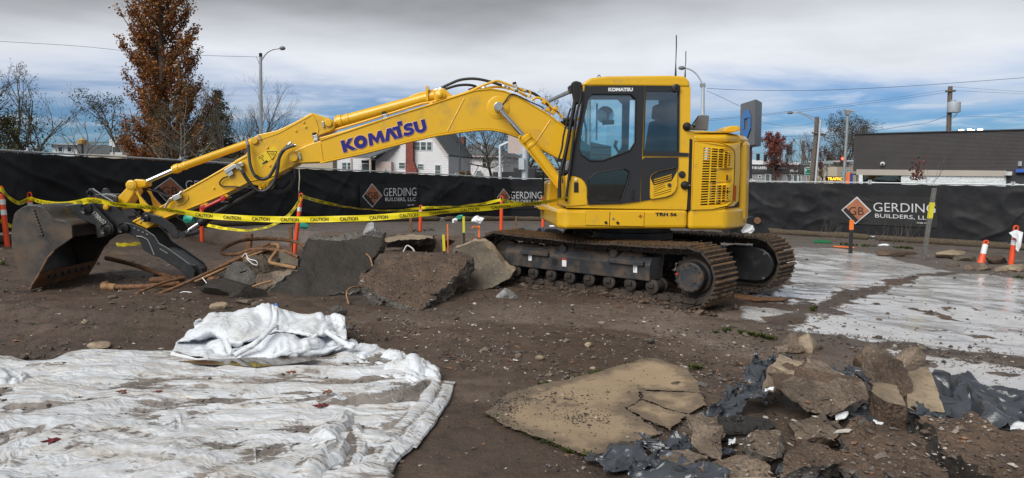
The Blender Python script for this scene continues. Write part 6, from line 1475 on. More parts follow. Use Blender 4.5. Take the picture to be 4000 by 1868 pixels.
def strap(way,w,label=None):
    P = smoothpts([at(*p) for p in way],5); mb = MB(); V = []; n = len(P)
    for i in range(n):
        t = (P[min(i+1,n-1)]-P[max(i-1,0)]).normalized(); s = t.cross(Vector((0,-1,.3))).normalized(); V += [P[i]-s*w,P[i]+s*w]
    mb.add(V,[(2*i,2*i+2,2*i+3,2*i+1) for i in range(n-1)]); o = mb.build('strap',M['bagcloth'],bag,smooth=60); so = o.modifiers.new('t','SOLIDIFY'); so.thickness = .008; return o
strap(BR([(860,765),(1000,690),(1130,610),(1220,530),(1300,450),(1360,415),(1400,420)],[6.32,6.3,6.3,6.4,6.5,6.62,6.7]),.022)
strap(BR([(70,735),(110,770),(250,800),(390,840),(540,815)],[6.4,6.36,6.3,6.26,6.3]),.022)
strap(BR([(740,575),(770,640),(800,720),(820,735)],[6.5,6.45,6.42,6.4]),.024)
strap(BR([(2000,460),(2100,530),(2230,610),(2350,640),(2330,660),(2240,640)],[6.6,6.55,6.5,6.5,6.45,6.5]),.020)
strap(BR([(1200,890),(1300,830),(1400,760),(1500,735),(1650,790)],[6.2,6.25,6.3,6.3,6.34]),.022)
rock_mesh('bag_tag',at(1078,1197,6.98),.022,(.8,.5,1.5),3,.2,2,M['sign_blue'],label='small blue tag sewn on the white bulk bag',cat='tag')
loft('plastic_bundle',[[(-60,1470,5.6),(20,1462,5.6),(90,1470,5.6),(150,1485,5.5)],[(-60,1440,5.55),(20,1448,5.5),(90,1468,5.45),(165,1490,5.4)],[(-60,1490,5.2),(20,1490,5.15),(90,1500,5.15),(163,1515,5.2)],[(-60,1540,5.0),(20,1545,5.0),(90,1540,5.05),(140,1530,5.15)],[(-60,1585,4.95),(10,1580,4.98),(80,1560,5.05),(135,1540,5.15)]],'bagcloth',40,40,'cream crumpled bundle of plastic at the left edge of the sheet','plastic bundle',.04,15,5)
loft('plastic_bundle',[[(1380,1350,6.6),(1450,1362,6.5),(1520,1385,6.4),(1580,1400,6.3)],[(1370,1330,6.5),(1440,1352,6.4),(1520,1372,6.3),(1590,1392,6.25)],[(1230,1400,6.2),(1330,1392,6.2),(1440,1400,6.15),(1570,1410,6.1)],[(1060,1432,6.05),(1250,1430,6.05),(1400,1432,6.0),(1520,1440,5.95)],[(1050,1468,5.95),(1200,1455,5.95),(1400,1465,5.9),(1500,1470,5.85)]],'bagcloth',60,40,'clean white folds of plastic just right of the bulk bag','plastic bundle',.045,25,7)
loft('plastic_bundle',[[(1560,1412,6.1),(1620,1405,6.1),(1680,1425,6.0),(1715,1475,5.8)],[(1540,1405,5.95),(1620,1390,5.95),(1688,1420,5.85),(1728,1488,5.65)],[(1500,1440,5.8),(1600,1430,5.75),(1675,1455,5.65),(1732,1500,5.55)],[(1480,1470,5.7),(1590,1475,5.6),(1650,1500,5.5),(1720,1530,5.4)],[(1480,1486,5.68),(1580,1492,5.58),(1620,1540,5.35),(1690,1570,5.25)]],'bagcloth',44,44,'rounded white lobe of folded plastic at the right end of the sheet','plastic bundle',.035,35,5)
# red leaves fallen on the sheet
def maple(px,py,size,rot,label,mat='red'):
    p = on_ground(px,py); p.z += .07; mb = MB(); V = [(0,0,.012)]; n = 14
    for k in range(n):
        r_ = size*((1,.5,.8,.45,.95,.4,.6)[k % 7])*(1+.2*math.sin(k*2.1)); a_ = rot+k*2*math.pi/n; V.append((r_*math.cos(a_),r_*math.sin(a_)*.9,.012*math.sin(k*1.9)))
    mb.add([Vector(v)+p for v in V],[(0,1+k,1+(k+1) % n) for k in range(n)]); o = mb.build('fallen_leaf',M[mat],origin=p,label=label,cat='leaf',group='fallen leaves on the sheet')
    so = o.modifiers.new('t','SOLIDIFY'); so.thickness = .002
M['leaf_red'] = pm('wet_red_leaf',(.12,.018,.018),.35,var=.3,vscale=40); M['leaf_brown'] = pm('wet_brown_leaf',(.17,.06,.035),.45,var=.3,vscale=40)
maple(1255,1625,.052,.3,'dark red leaf standing near the middle of the sheet','leaf_red'); maple(1280,1570,.05,1.1,'reddish brown leaf lying on the wet sheet','leaf_brown')
maple(205,1770,.05,.7,'red leaf at the lower left of the sheet','leaf_red'); maple(480,1570,.04,2,'small brown leaf left of the sheet centre','leaf_brown'); maple(620,1572,.035,.5,'small red leaf on a fold left of centre','leaf_red'); maple(1140,1490,.04,.1,'brown leaf at the puddle beside the bag','leaf_brown')
# puddle on the sheet in front of the bag
def puddle():
    W_ = wpoly([(700,1432),(860,1428),(980,1424),(1100,1424),(1240,1428),(1230,1446),(1120,1462),(1000,1472),(900,1462),(780,1450)]); z = max(g1(*p) for p in W_)+.046
    m,nt,b = base_mat('muddy_water'); b.inputs['Base Color'].default_value = (.075,.055,.04,1); b.inputs['Roughness'].default_value = .04
    MB().prism([Vector((x,y,z)) for x,y in W_],Vector((0,0,-.008))).build('puddle',m,kind='structure')
puddle()
# ------------------------------------------------------------------ old concrete pad, cracked
def pad_mat():
    m,nt,b = base_mat('old_pad_concrete'); p = wpos(nt); n1 = noise_node(nt,p,1.3,8,.6); n2 = noise_node(nt,p,6,9,.7); n3 = noise_node(nt,p,60,4,.7)
    cc = mixc(nt,ramp(nt,n1,[(.35,0),(.68,1)]),(.37,.275,.178),(.27,.20,.132))
    cc = mixc(nt,mth(nt,'MULTIPLY',ramp(nt,n3,[(.5,0),(.75,1)]),.5),cc,(.36,.27,.17))
    a = attr(nt,'mud'); f = ramp(nt,mth(nt,'ADD',mth(nt,'MULTIPLY',n2,.8),mth(nt,'MULTIPLY',a.outputs['Fac'],.45)),[(.52,0),(.70,1)])
    cc = mixc(nt,mth(nt,'MULTIPLY',f,.8),cc,(.12,.092,.07)); setin(nt,b.inputs['Base Color'],cc)
    setin(nt,b.inputs['Roughness'],mth(nt,'ADD',mth(nt,'MULTIPLY',n2,.4),.4)); bump(nt,b,mth(nt,'ADD',n3,n2),.3,.01); return m
M['pad'] = pad_mat()
PADS = [[(1890,1625),(1980,1552),(2110,1512),(2300,1472),(2400,1442),(2520,1412),(2560,1410),(2690,1450),(2720,1500),(2735,1546),(2620,1541),(2500,1534),(2498,1560),(2503,1572),(2440,1607),(2500,1650),(2590,1710),(2440,1748),(2300,1798),(2200,1762),(2050,1702),(1960,1672)],
        [(2506,1539),(2620,1545),(2736,1551),(2762,1597),(2690,1633),(2600,1610),(2509,1573)],[(2446,1609),(2508,1578),(2598,1614),(2685,1637),(2620,1705),(2506,1647)]]
pad_root = bpy.data.objects.new('pavement_pad',None); col.objects.link(pad_root); pad_root['kind'] = 'structure'; pad_root['label'] = 'old tan concrete pad with cracks, flush with the dirt'
for k,pp_ in enumerate(PADS):
    W_ = wpoly(pp_); xs = np.arange(min(p[0] for p in W_)-.05,max(p[0] for p in W_)+.05,.014); ys = np.arange(min(p[1] for p in W_)-.05,max(p[1] for p in W_)+.05,.014)
    X,Y = np.meshgrid(xs,ys,indexing='ij'); d = segdist(X,Y,W_+[W_[0]])*np.where(inpoly(X,Y,W_),1,-1)+(fbm(X*9,Y*9,3,501)-.5)*.035+(fbm(X*2,Y*2,2,503)-.5)*.03
    Z = gz(X,Y)+.024+.004*k+(fbm(X*7,Y*7,3,505)-.5)*.008
    mud = (1-sstep(.0,.26,d))*.7+.5*np.exp(-(((X-on_ground(2150,1590).x)/.35)**2+((Y-on_ground(2150,1590).y)/.2)**2))
    keep = (d > -.004); keep = keep[:-1,:-1] & keep[1:,:-1] & keep[1:,1:] & keep[:-1,1:]
    grid_mesh('pad_piece',np.stack([X,Y,Z],-1),M['pad'],pad_root,keep=keep,attrs={'mud': np.stack([mud]*3,-1)})
def pad_crumbs():
    g = np.random.default_rng(15); px = np.concatenate([g.normal(2130,110,380),g.normal(2270,60,260),g.uniform(1950,2700,500),g.normal(1950,60,350)]); py = np.concatenate([g.normal(1570,26,380),g.normal(1645,16,260),g.uniform(1440,1770,500),g.normal(1615,25,350)])
    P = og_many(list(zip(px,py))); m = len(P); s = np.minimum(g.lognormal(-5.5,.5,m),.018); P[:,2] += .026; c = np.where(g.random((m,1)) < .6,np.array([[.03,.026,.024]]),PEB_PAL[g.choice(len(PEB_PAL),m,p=PEB_P)])
    Pk = og_many(list(zip(g.normal(2890,45,600),g.normal(1735,24,600)))); rk = np.hypot(Pk[:,0]-on_ground(2895,1755).x,Pk[:,1]-on_ground(2895,1755).y-.06); Pk[:,2] += .02+.16*np.exp(-(rk/.17)**2)
    pebble_cloud('asphalt_grit',Pk,np.minimum(g.lognormal(-4.9,.5,600),.025),np.full((600,3),.022)*g.uniform(.5,1.6,(600,1)),'black asphalt grit spilled in the rubble heap',23)
    pebble_cloud('pad_crumbs',P,s,c,'dark crumbs and grit scattered over the concrete pad',19)
pad_crumbs()
# ------------------------------------------------------------------ rubble heap with black plastic
A4 = lambda pts,k=.94: [at(x,y,Y*k) for x,y,Y in pts]
slab('rubble_chunk',A4([(3006,1430,5.62),(3096,1466,5.5),(3062,1532,5.42),(2974,1524,5.5)]),at(3135,1418,5.95)-at(3096,1466,5.5),'conc_rough','conc_tan',.02,4,31,'smooth tan concrete block at the back left of the heap','rubble')
slab('rubble_chunk',A4([(3124,1474,5.55),(3150,1413,5.72),(3200,1428,5.7),(3288,1490,5.5),(3270,1502,5.45),(3190,1470,5.5)]),Vector((.05,.10,.02)),'conc_rough','conc_tan',.015,4,32,'thin tan slab on edge behind the big rough chunk','rubble')
slab('rubble_chunk',A4([(3044,1486,5.35),(3128,1470,5.4),(3190,1474,5.4),(3289,1494,5.35),(3365,1500,5.3),(3388,1536,5.2),(3380,1566,5.1),(3261,1599,5.0),(3176,1611,4.98),(3128,1590,5.0),(3053,1547,5.15)]),Vector((.03,.28,-.02)),'conc_rough','conc_brown',.045,5,33,'big rough grey brown chunk on top of the heap','rubble',flatk=.9)
slab('rubble_chunk',A4([(3412,1403,5.55),(3460,1396,5.55),(3520,1402,5.55),(3537,1437,5.5),(3565,1508,5.35),(3537,1541,5.3),(3505,1500,5.35),(3412,1488,5.4)]),Vector((.03,.25,.02)),'conc_brown','conc_rough',.04,4,34,'tall dark mossy chunk at the top of the heap','rubble',flatk=.9)
slab('rubble_chunk',A4([(3404,1490,5.42),(3511,1496,5.4),(3544,1583,5.0),(3450,1570,5.0),(3400,1530,5.15)]),Vector((0,.03,-.24)),'conc_tan','conc_brown',.02,4,35,'block with a smooth tan top below the tall dark chunk','rubble',flatk=.25)
slab('rubble_chunk',A4([(3549,1453,5.6),(3624,1436,5.7),(3655,1498,5.5),(3692,1608,5.15),(3640,1612,5.1),(3544,1594,5.12)]),Vector((.03,.11,-.03)),'conc_tan','conc_rough',.014,4,36,'pale tan slab leaning at the right of the heap','rubble',flatk=.25)
slab('rubble_chunk',A4([(3284,1656,4.85),(3313,1623,4.95),(3369,1638,4.92),(3464,1647,4.9),(3535,1659,4.85),(3600,1720,4.6),(3660,1785,4.38),(3760,1880,4.08),(3760,1960,3.9),(3420,1960,3.9),(3360,1868,4.08),(3312,1815,4.25),(3290,1730,4.55)],.915),Vector((.02,.05,-.28)),'conc_brown','conc_edge',.055,6,37,'large gravel caked slab at the front of the heap','rubble',flatk=.8)
slab('rubble_chunk',A4([(3570,1650,4.9),(3640,1616,5.0),(3747,1620,5.0),(3889,1652,4.85),(4010,1685,4.7),(4200,1740,4.5),(4200,1980,3.8),(3930,1980,3.8),(3845,1868,4.08),(3710,1750,4.48)],.885),Vector((-.05,.05,-.30)),'conc_brown','conc_dark',.05,6,38,'large brown slab at the right front of the heap','rubble',flatk=.8)
slab('rubble_chunk',A4([(2905,1700,4.55),(2985,1680,4.65),(3065,1700,4.6),(3050,1765,4.35),(2940,1770,4.3)],.92),Vector((.03,.1,-.14)),'conc_rough','conc_edge',.04,4,45,'small rough chunk right of the asphalt crumbs','rubble',flatk=.9)
slab('rubble_chunk',A4([(3060,1765,4.35),(3150,1730,4.5),(3245,1745,4.45),(3270,1810,4.25),(3180,1850,4.1),(3070,1830,4.15)],.92),Vector((.03,.08,-.16)),'conc_brown','conc_edge',.045,4,46,'soil caked chunk left of the large front slab','rubble',flatk=.9)
slab('rubble_chunk',A4([(3100,1650,4.85),(3200,1625,4.95),(3270,1640,4.9),(3260,1700,4.65),(3150,1720,4.55)],.93),Vector((.03,.1,-.14)),'conc_rough','conc_brown',.045,4,47,'rough chunk just below the big grey brown chunk','rubble',flatk=.9)
rock_mesh('soil_mound',on_ground(3040,1740)+Vector((0,0,-.02)),.42,(1.0,1.1,.30),39,.35,5,M['conc_soil'],label='mound of brown soil and pebbles at the left front of the heap',cat='soil')
rock_mesh('soil_mound',on_ground(3230,1640)+Vector((0,-.1,-.03)),.26,(1.2,.8,.4),49,.35,5,M['conc_soil'],label='brown soil between the chunks in the middle of the heap',cat='soil')
slab('rubble_chunk',A4([(2688,1665,4.62),(2740,1648,4.68),(2800,1650,4.7),(2822,1690,4.55),(2820,1760,4.35),(2800,1792,4.3),(2740,1770,4.32),(2690,1715,4.45)]),Vector((.03,.16,.0)),'conc_rough','conc_rough',.04,4,40,'rounded chunk with a pale right face beside the concrete pad','rubble',flatk=.9)
slab('rubble_chunk',A4([(2584,1770,4.3),(2640,1757,4.35),(2740,1768,4.32),(2742,1800,4.22),(2680,1824,4.14),(2590,1805,4.2)]),Vector((.0,.05,-.12)),'conc_rough','conc_brown',.03,4,41,'low rough chunk by the torn plastic at the bottom','rubble',flatk=.9)
slab('rubble_chunk',A4([(2745,1840,4.15),(2800,1795,4.3),(2900,1787,4.33),(2995,1800,4.28),(2990,1900,4.0),(2800,1900,4.0)]),Vector((.0,.05,-.16)),'conc_rough','conc_brown',.035,4,42,'wide rough chunk at the bottom edge of the heap','rubble',flatk=.9)
slab('rubble_chunk',A4([(2790,1866,3.98),(3030,1864,3.98),(3030,1930,3.85),(2790,1930,3.85)]),Vector((0,.03,-.05)),'conc_tan','conc_tan',.006,3,43,'straight tan concrete edge at the very bottom of the picture','rubble')
rock_mesh('asphalt_crumbs',on_ground(2895,1755)+Vector((0,.06,.1)),.17,(1.25,1,.42),44,.45,4,M['black_soil'],label='pile of black asphalt crumbs in the heap',cat='asphalt')
for i,(px,py,r_,sq,mt,lb) in enumerate(((3165,1375,.13,(.8,.7,1.0),'conc_tan','upright tan rock behind the heap'),(3110,1355,.11,(1.1,.8,.8),'conc_rough','brown rock leaning on the upright tan rock'),(3085,1380,.10,(1.4,.8,.6),'conc_rough','low tan rock in front of the upright tan rock'),(3395,1445,.13,(1.2,.8,.8),'conc_brown','dark lump behind the tall dark chunk'),(3555,1425,.14,(1,.8,.8),'conc_rough','brown lump beside the tall dark chunk'))):
    rock_mesh('rock',on_ground(px,py)+Vector((0,0,r_*.45)),r_,sq,90+i,.3,3,M[mt],facet=6,label=lb,cat='rock')
# cobbles stuck in the heap
g = np.random.default_rng(77); n_ = 620; pxs = g.uniform(2700,4000,n_); 
def heap_stones():
    bpy.context.view_layer.update(); dg = bpy.context.evaluated_depsgraph_get(); pts = []; 
    for i in range(1500):
        px,py = (g.uniform(2780,4000),g.uniform(1540,1866)) if i < 700 else (g.uniform(1200,1850),g.uniform(925,1220)); d = ray(px,py).normalized(); ok,loc,nr,ix,ob,mx = scene.ray_cast(dg,CAM,d)
        if ok and (ob.name.split('.')[0] in ('rubble_chunk','soil_mound') and 'tan' not in ob.get('label','') or 'tilted slab' in ob.get('label','')): pts.append(tuple(loc+nr*.003))
    pts = np.array(pts); m = len(pts); s = np.minimum(g.lognormal(-4.6,.5,m),.035)
    pebble_cloud('heap_gravel',pts,s,PEB_PAL[g.choice(len(PEB_PAL),m,p=PEB_P)]*(.9+.6*g.random((m,1))),'river pebbles stuck in the soil of the rubble heap',9)
heap_stones()
def crumple(name,corners,n,amp,seed,mat,label,cat='plastic sheet',group='torn black plastic'):
    bl,br,tr,tl = [at(c_[0],c_[1],c_[2]*.965) for c_ in corners]; P = np.zeros((n,n,3)); L_ = ((br-bl).length+(tl-bl).length)/2
    for i in range(n):
        for j in range(n):
            u,v = i/(n-1),j/(n-1); P[i,j] = (bl*(1-u)*(1-v)+br*u*(1-v)+tr*u*v+tl*(1-u)*v)
    A,B = np.meshgrid(np.linspace(0,1,n),np.linspace(0,1,n),indexing='ij'); f = 2.2+L_*2.5
    def rd(a,b,s): return 1-np.abs(2*vn(a,b,s)-1)
    N_ = np.cross(np.array(br-bl),np.array(tl-bl)); N_ /= np.linalg.norm(N_); U_ = np.array((br-bl).normalized()); V_ = np.array((tl-bl).normalized())
    w = amp*(1.5*(rd(A*f*.6+B*1.2,B*f*.35,seed)-.5)+.75*(rd(A*f*1.2-B*2,B*f*.9+A,seed+3)-.5)+.22*(rd(A*f*2.4,B*f*2.2,seed+5)-.5))
    ed = (fbm(A*4,B*4,3,seed+9)-.5)*amp*2.2; ed2 = (fbm(A*4+5,B*4,3,seed+11)-.5)*amp*2.2
    P = P+N_*w[...,None]+U_*ed[...,None]+V_*ed2[...,None]; g_ = gz(P[...,0],P[...,1])+.035; P[...,2] = np.maximum(P[...,2],g_+.5*np.abs(w)*(P[...,2] < g_))
    o = grid_mesh(name,P,M[mat],origin=tuple(P[n//2,0]),label=label,cat=cat,group=group); o.data.set_sharp_from_angle(angle=R(24)); so = o.modifiers.new('t','SOLIDIFY'); so.thickness = .004
    return o
PB = 'plastic_black'
crumple('black_plastic',[(2900,1500,5.55),(3000,1520,5.4),(3008,1405,5.85),(2945,1392,5.95)],26,.06,201,PB,'black plastic fold standing left of the tan block')
crumple('black_plastic',[(2985,1440,5.95),(3070,1425,6.05),(3090,1398,6.15),(3000,1403,6.1)],18,.05,207,PB,'black plastic peeking out behind the tan block')
crumple('black_plastic',[(2690,1662,4.78),(2880,1640,4.85),(2905,1550,5.2),(2780,1602,5.05)],26,.06,213,PB,'black plastic tongue lying on the concrete pad')
crumple('black_plastic',[(2815,1640,4.9),(2895,1630,4.9),(2880,1500,5.45),(2848,1510,5.4)],22,.06,219,PB,'upright black plastic twist beside the pad')
crumple('black_plastic',[(2870,1580,5.15),(3010,1570,5.15),(3000,1510,5.5),(2880,1530,5.4)],22,.06,225,PB,'black plastic under the left end of the heap')
crumple('black_plastic',[(3170,1470,5.75),(3420,1520,5.5),(3400,1470,5.85),(3180,1425,6.1)],30,.07,231,PB,'black plastic strip behind the big rough chunk')
crumple('black_plastic',[(3620,1660,4.95),(4060,1740,4.6),(4080,1600,5.2),(3660,1470,5.7)],44,.10,237,PB,'wide black plastic sheet sticking out at the right of the heap')
crumple('black_plastic',[(3560,1640,4.9),(3700,1680,4.75),(3720,1600,5.1),(3560,1600,5.05)],24,.06,243,PB,'black plastic below the leaning pale slab')
crumple('black_plastic',[(2345,1868,4.02),(2560,1830,4.12),(2480,1735,4.5),(2295,1800,4.28)],28,.05,249,PB,'black plastic flap at the near corner of the concrete pad')
crumple('black_plastic',[(2450,1900,3.9),(2860,1920,3.85),(2720,1800,4.2),(2480,1790,4.25)],36,.06,255,PB,'wrinkled black plastic at the bottom edge below the pad')
crumple('black_plastic',[(2560,1785,4.32),(2740,1780,4.32),(2660,1720,4.55),(2480,1730,4.5)],28,.07,261,PB,'crumpled black plastic between pad and low chunk')
crumple('black_plastic',[(3030,1885,4.0),(3220,1885,4.0),(3180,1835,4.2),(3060,1830,4.22)],22,.04,267,PB,'black plastic in the gap at the bottom of the heap')
crumple('black_plastic',[(2790,1790,4.35),(2880,1785,4.37),(2860,1755,4.45),(2800,1760,4.45)],14,.03,269,PB,'small grey black plastic under the rounded chunk')
crumple('black_plastic',[(3230,1640,4.95),(3420,1650,4.9),(3420,1580,5.15),(3240,1590,5.1)],22,.05,273,PB,'black plastic in the gap under the big rough chunk')
for i,(q,lb) in enumerate((([(3265,1660,4.8),(3310,1645,4.85),(3312,1622,4.93),(3260,1635,4.9)],'white scrap at the top edge of the front slab'),([(3695,1815,4.15),(3735,1800,4.2),(3728,1802,4.3),(3705,1798,4.3)],'white torn strip in the crack between the front slabs'),([(3735,1868,4.02),(3765,1866,4.02),(3735,1805,4.2),(3722,1812,4.2)],'lower white torn strip in the crack'),([(3405,1668,4.8),(3445,1680,4.76),(3448,1674,4.8),(3408,1660,4.84)],'small striped white scrap on the front slab'),([(2845,1755,4.42),(2872,1752,4.42),(2872,1735,4.47),(2848,1738,4.47)],'white foam crumb by the asphalt pile'),([(2985,1545,5.2),(3040,1540,5.2),(3040,1532,5.25),(2990,1535,5.25)],'thin white strip on the black plastic'),([(3945,1692,4.5),(4040,1712,4.45),(4040,1670,4.6),(3950,1668,4.62)],'pale shiny underside of the plastic at the right edge'))):
    o = crumple('white_scrap',q,8,.012,300+i*7,'white_plastic',lb,'plastic scrap','white scraps in the heap')
    for v in o.data.vertices: v.co.z += .03
# moss and weeds: low green growth in clumps
def weeds():
    g = np.random.default_rng(5); spots = []
    def line(pts,n,s,r_): 
        for k in range(n):
            t = g.random()*(len(pts)-1); i = int(t); f = t-i; spots.append((pts[i][0]*(1-f)+pts[i+1][0]*f+g.normal()*6,pts[i][1]*(1-f)+pts[i+1][1]*f+g.normal()*2,s*g.uniform(.4,1.3),r_))
    line([(2110,1508),(2300,1468),(2440,1432),(2550,1408)],60,.018,3); line([(1900,1630),(2050,1700),(2200,1765),(2300,1798)],70,.018,3); line([(1930,1590),(2100,1515)],30,.012,3)
    line([(2900,1305),(3020,1330)],60,.03,6); line([(2790,1305),(2850,1290)],18,.025,4); line([(3170,1215),(3185,1205)],14,.03,4); line([(2290,1795),(2305,1792)],14,.03,3); line([(2700,1440),(2740,1445)],14,.028,3)
    line([(3490,968),(3560,972)],40,.05,4); line([(3260,955),(3420,965)],40,.05,4); line([(1600,905),(1700,900)],30,.04,4); line([(1990,900),(2080,905)],25,.05,5); line([(3960,1085),(4000,1090)],16,.04,3); line([(600,1130),(640,1140)],6,.02,3)
    line([(0,1030),(20,1040)],12,.04,4)
    V = []; Q = []; C = []
    G_ = og_many([(q[0],q[1]) for q in spots])
    for (px,py,s,r_),gp in zip(spots,G_):
        p = Vector(gp)
        for b in range(7):
            a_ = g.random()*6.28; l_ = s*g.uniform(.6,1.5); w_ = s*.22; dx,dy = math.cos(a_),math.sin(a_); b0 = len(V)
            x0,y0 = p.x+dx*s*.3,p.y+dy*s*.3; z0 = p.z+.01
            V += [(x0-dy*w_,y0+dx*w_,z0),(x0+dy*w_,y0-dx*w_,z0),(x0+dx*l_*.8+dy*w_*.6,y0+dy*l_*.8-dx*w_*.6,z0+l_*.75),(x0+dx*l_*.8-dy*w_*.6,y0+dy*l_*.8+dx*w_*.6,z0+l_*.75)]
            Q.append((b0,b0+1,b0+2,b0+3)); c = np.array((.050,.075,.016))*g.uniform(.4,1.4); c[0] *= g.uniform(.7,1.6); C += [c]*4
    raw_mesh('weeds',np.array(V),np.array(Q),M['leaf'],smooth=False,attrs={'Col': np.array(C)},label='small green weeds and moss tufts dotted on the ground',cat='weeds',kind='stuff')
weeds()
# ------------------------------------------------------------------ houses beyond the fence
def quad_on(Y): return lambda px,py: at(px,py,Y)
def fpl(px0,Y0,px1,Y1):
    """vertical wall plane through two pixels at given depths"""
    a = at(px0,700,Y0); b = at(px1,700,Y1); d = (b-a); n = Vector((d.y,-d.x,0)).normalized()
    return (lambda px,py,out=0.0: hitplane(px,py,a,n)+n*out),n
def clap(mapf,n,poly,pitch=.15,thick=.018):
    """lap siding: one slanted board per course, clipped to a convex wall outline"""
    P = [mapf(*p) for p in poly]; o = P[0]; ux = Vector((-n.y,n.x,0)).normalized(); Q = [((p-o).dot(ux),p.z) for p in P]
    z = min(q[1] for q in Q); z1 = max(q[1] for q in Q); mb = MB()
    def span(zz):
        xs_ = []
        for i in range(len(Q)):
            (xa,za),(xb,zb) = Q[i],Q[(i+1) % len(Q)]
            if (za-zz)*(zb-zz) <= 0 and za != zb: xs_.append(xa+(xb-xa)*(zz-za)/(zb-za))
        return (min(xs_),max(xs_)) if len(xs_) > 1 else None
    while z < z1-.01:
        a,b = span(z+1e-4),span(min(z+pitch,z1-1e-4))
        if a and b:
            pb = lambda x,zz,out: Vector((o.x,o.y,zz))+ux*x+n*out
            zt = min(z+pitch,z1); v = [pb(a[0],z,thick),pb(a[1],z,thick),pb(b[1],zt,.0),pb(b[0],zt,.0),pb(a[0],z,0),pb(a[1],z,0)]
            mb.add(v,[(0,1,2,3),(4,5,1,0)])
        z += pitch
    return mb
def solid(mapf,n,poly,depth): return MB().prism([mapf(*p) for p in poly],-n*depth)
def window(parent,mapf,n,x0,y0,x1,y1,mat='pane',split=True,fr='frame_white',name='window',out=.06,b=2.2):
    f = MB().prism([mapf(x0-b,y0-b,out),mapf(x1+b,y0-b,out),mapf(x1+b,y1+b,out),mapf(x0-b,y1+b,out)],-n*.09).build(name,M[fr],parent)
    MB().prism([mapf(x0,y0,out+.012),mapf(x1,y0,out+.012),mapf(x1,y1,out+.012),mapf(x0,y1,out+.012)],-n*.02).build('pane',M[mat],f)
    if split: m = (y0+y1)/2; MB().prism([mapf(x0,m-.7,out+.03),mapf(x1,m-.7,out+.03),mapf(x1,m+.7,out+.03),mapf(x0,m+.7,out+.03)],-n*.02).build('sash_bar',M[fr],f)
    return f
# --- white house with brick chimney
H1,n1 = fpl(1320,63,1752,61)
h1 = thing('house',at(1600,720,62),'white clapboard house with tall brick chimney under the boom','house')
g1p = [(1470,740),(1752,740),(1752,607),(1655,478),(1560,560),(1490,610),(1470,620)]
solid(H1,n1,[(1470,740),(1752,740),(1752,607),(1655,478),(1548,575),(1470,620)],7).build('wall',M['siding'],h1)
s_ = clap(H1,n1,[(1470,740),(1752,740),(1752,607),(1655,478),(1470,620)]).build('siding_boards',M['siding'],h1,kind='stuff')
MB().prism([H1(1652,470,.35),H1(1660,470,.35),H1(1760,606,.35),H1(1752,610,.35)],-n1*7.6).build('roof',M['roof'],h1)
MB().prism([H1(1650,474,.37),H1(1655,472,.37),H1(1757,609,.37),H1(1751,611,.37)],-n1*.06).build('barge_board',M['trim_pink'],h1)
MB().prism([H1(1655,470,.35),H1(1648,470,.35),H1(1466,618,.35),H1(1474,624,.35)],-n1*7.6).build('roof',M['roof'],h1)
solid(H1,n1,[(1318,740),(1470,740),(1470,618),(1400,600),(1318,622)],5).build('side_wing',M['siding'],h1)
clap(H1,n1,[(1318,740),(1470,740),(1470,618),(1400,602),(1318,624)]).build('siding_boards',M['siding'],h1,kind='stuff')
MB().prism([H1(1390,618,1.6),H1(1474,621,1.6),H1(1562,572,.1),H1(1440,590,.1)],ZU*.1).build('porch_roof',M['roof'],h1)
MB().prism([H1(1390,617,1.62),H1(1476,620,1.62),H1(1476,624,1.62),H1(1390,621,1.62)],-n1*.05).build('gutter',M['trim_pink'],h1)
MB().prism([H1(1476,632,.5),H1(1536,632,.5),H1(1536,740,.5),H1(1476,740,.5)],-n1*.5).build('porch_panel',M['trim_pink'],h1)
MB().prism([H1(1414,626,.12),H1(1470,627,.12),H1(1470,740,.12),H1(1414,740,.12)],-n1*.1).build('painted_porch_shade',M['pane_dark'],h1)  # dark sheet standing in for the shade inside the open porch
window(h1,lambda x,y,o=0: H1(x,y,o+.1),n1,1417,640,1452,668,'pane',False)
for x in (1402,1474): MB().cyl(H1(x,622,1.5),H1(x,740,1.5),.09,8).build('porch_post',M['trim_pink'],h1)
ch = MB().prism([H1(1593,470,.45),H1(1620,470,.45),H1(1620,630,.45),H1(1634,665,.45),H1(1634,740,.45),H1(1591,740,.45)],-n1*.5).build('chimney',M['brick'],h1)
for x0,x1 in ((1621,1640),(1645,1664),(1669,1686)): window(h1,H1,n1,x0,556,x1,586,'pane',True,b=2.6)
for x0,y0,x1,y1 in ((1560,637,1582,657),(1633,642,1653,660),(1701,646,1720,690),(1338,636,1354,662),(1359,636,1375,662)): window(h1,H1,n1,x0,y0,x1,y1,'pane',True)
# --- second white house with hip roof
H2,n2 = fpl(1752,78,1965,76)
h2 = thing('house',at(1850,720,77),'white house with grey hip roof and small brick chimney, farther back','house')
solid(H2,n2,[(1752,740),(1965,740),(1965,612),(1752,607)],8).build('wall',M['siding2'],h2)
clap(H2,n2,[(1752,740),(1965,740),(1965,612),(1752,607)],.17).build('siding_boards',M['siding2'],h2,kind='stuff')
a_,b_,c_,d_ = H2(1744,608,.5),H2(1972,613,.5),H2(1972,613,.5)-n2*8.6,H2(1744,608,.5)-n2*8.6; pk,pk2 = H2(1822,553,-2.5),H2(1850,553,-2.5)
MB().add([a_,b_,c_,d_,pk,pk2],[(0,1,5,4),(1,2,5),(2,3,4,5),(3,0,4),(3,2,1,0)]).build('roof',M['roof'],h2)
MB().prism([H2(1745,607,.52),H2(1970,612,.52),H2(1970,616,.52),H2(1745,611,.52)],-n2*.08).build('eaves_board',M['trim_pink'],h2)
MB().prism([H2(1776,532,-1.5),H2(1790,532,-1.5),H2(1790,585,-1.5),H2(1776,585,-1.5)],-n2*.6).build('chimney',M['brick'],h2)
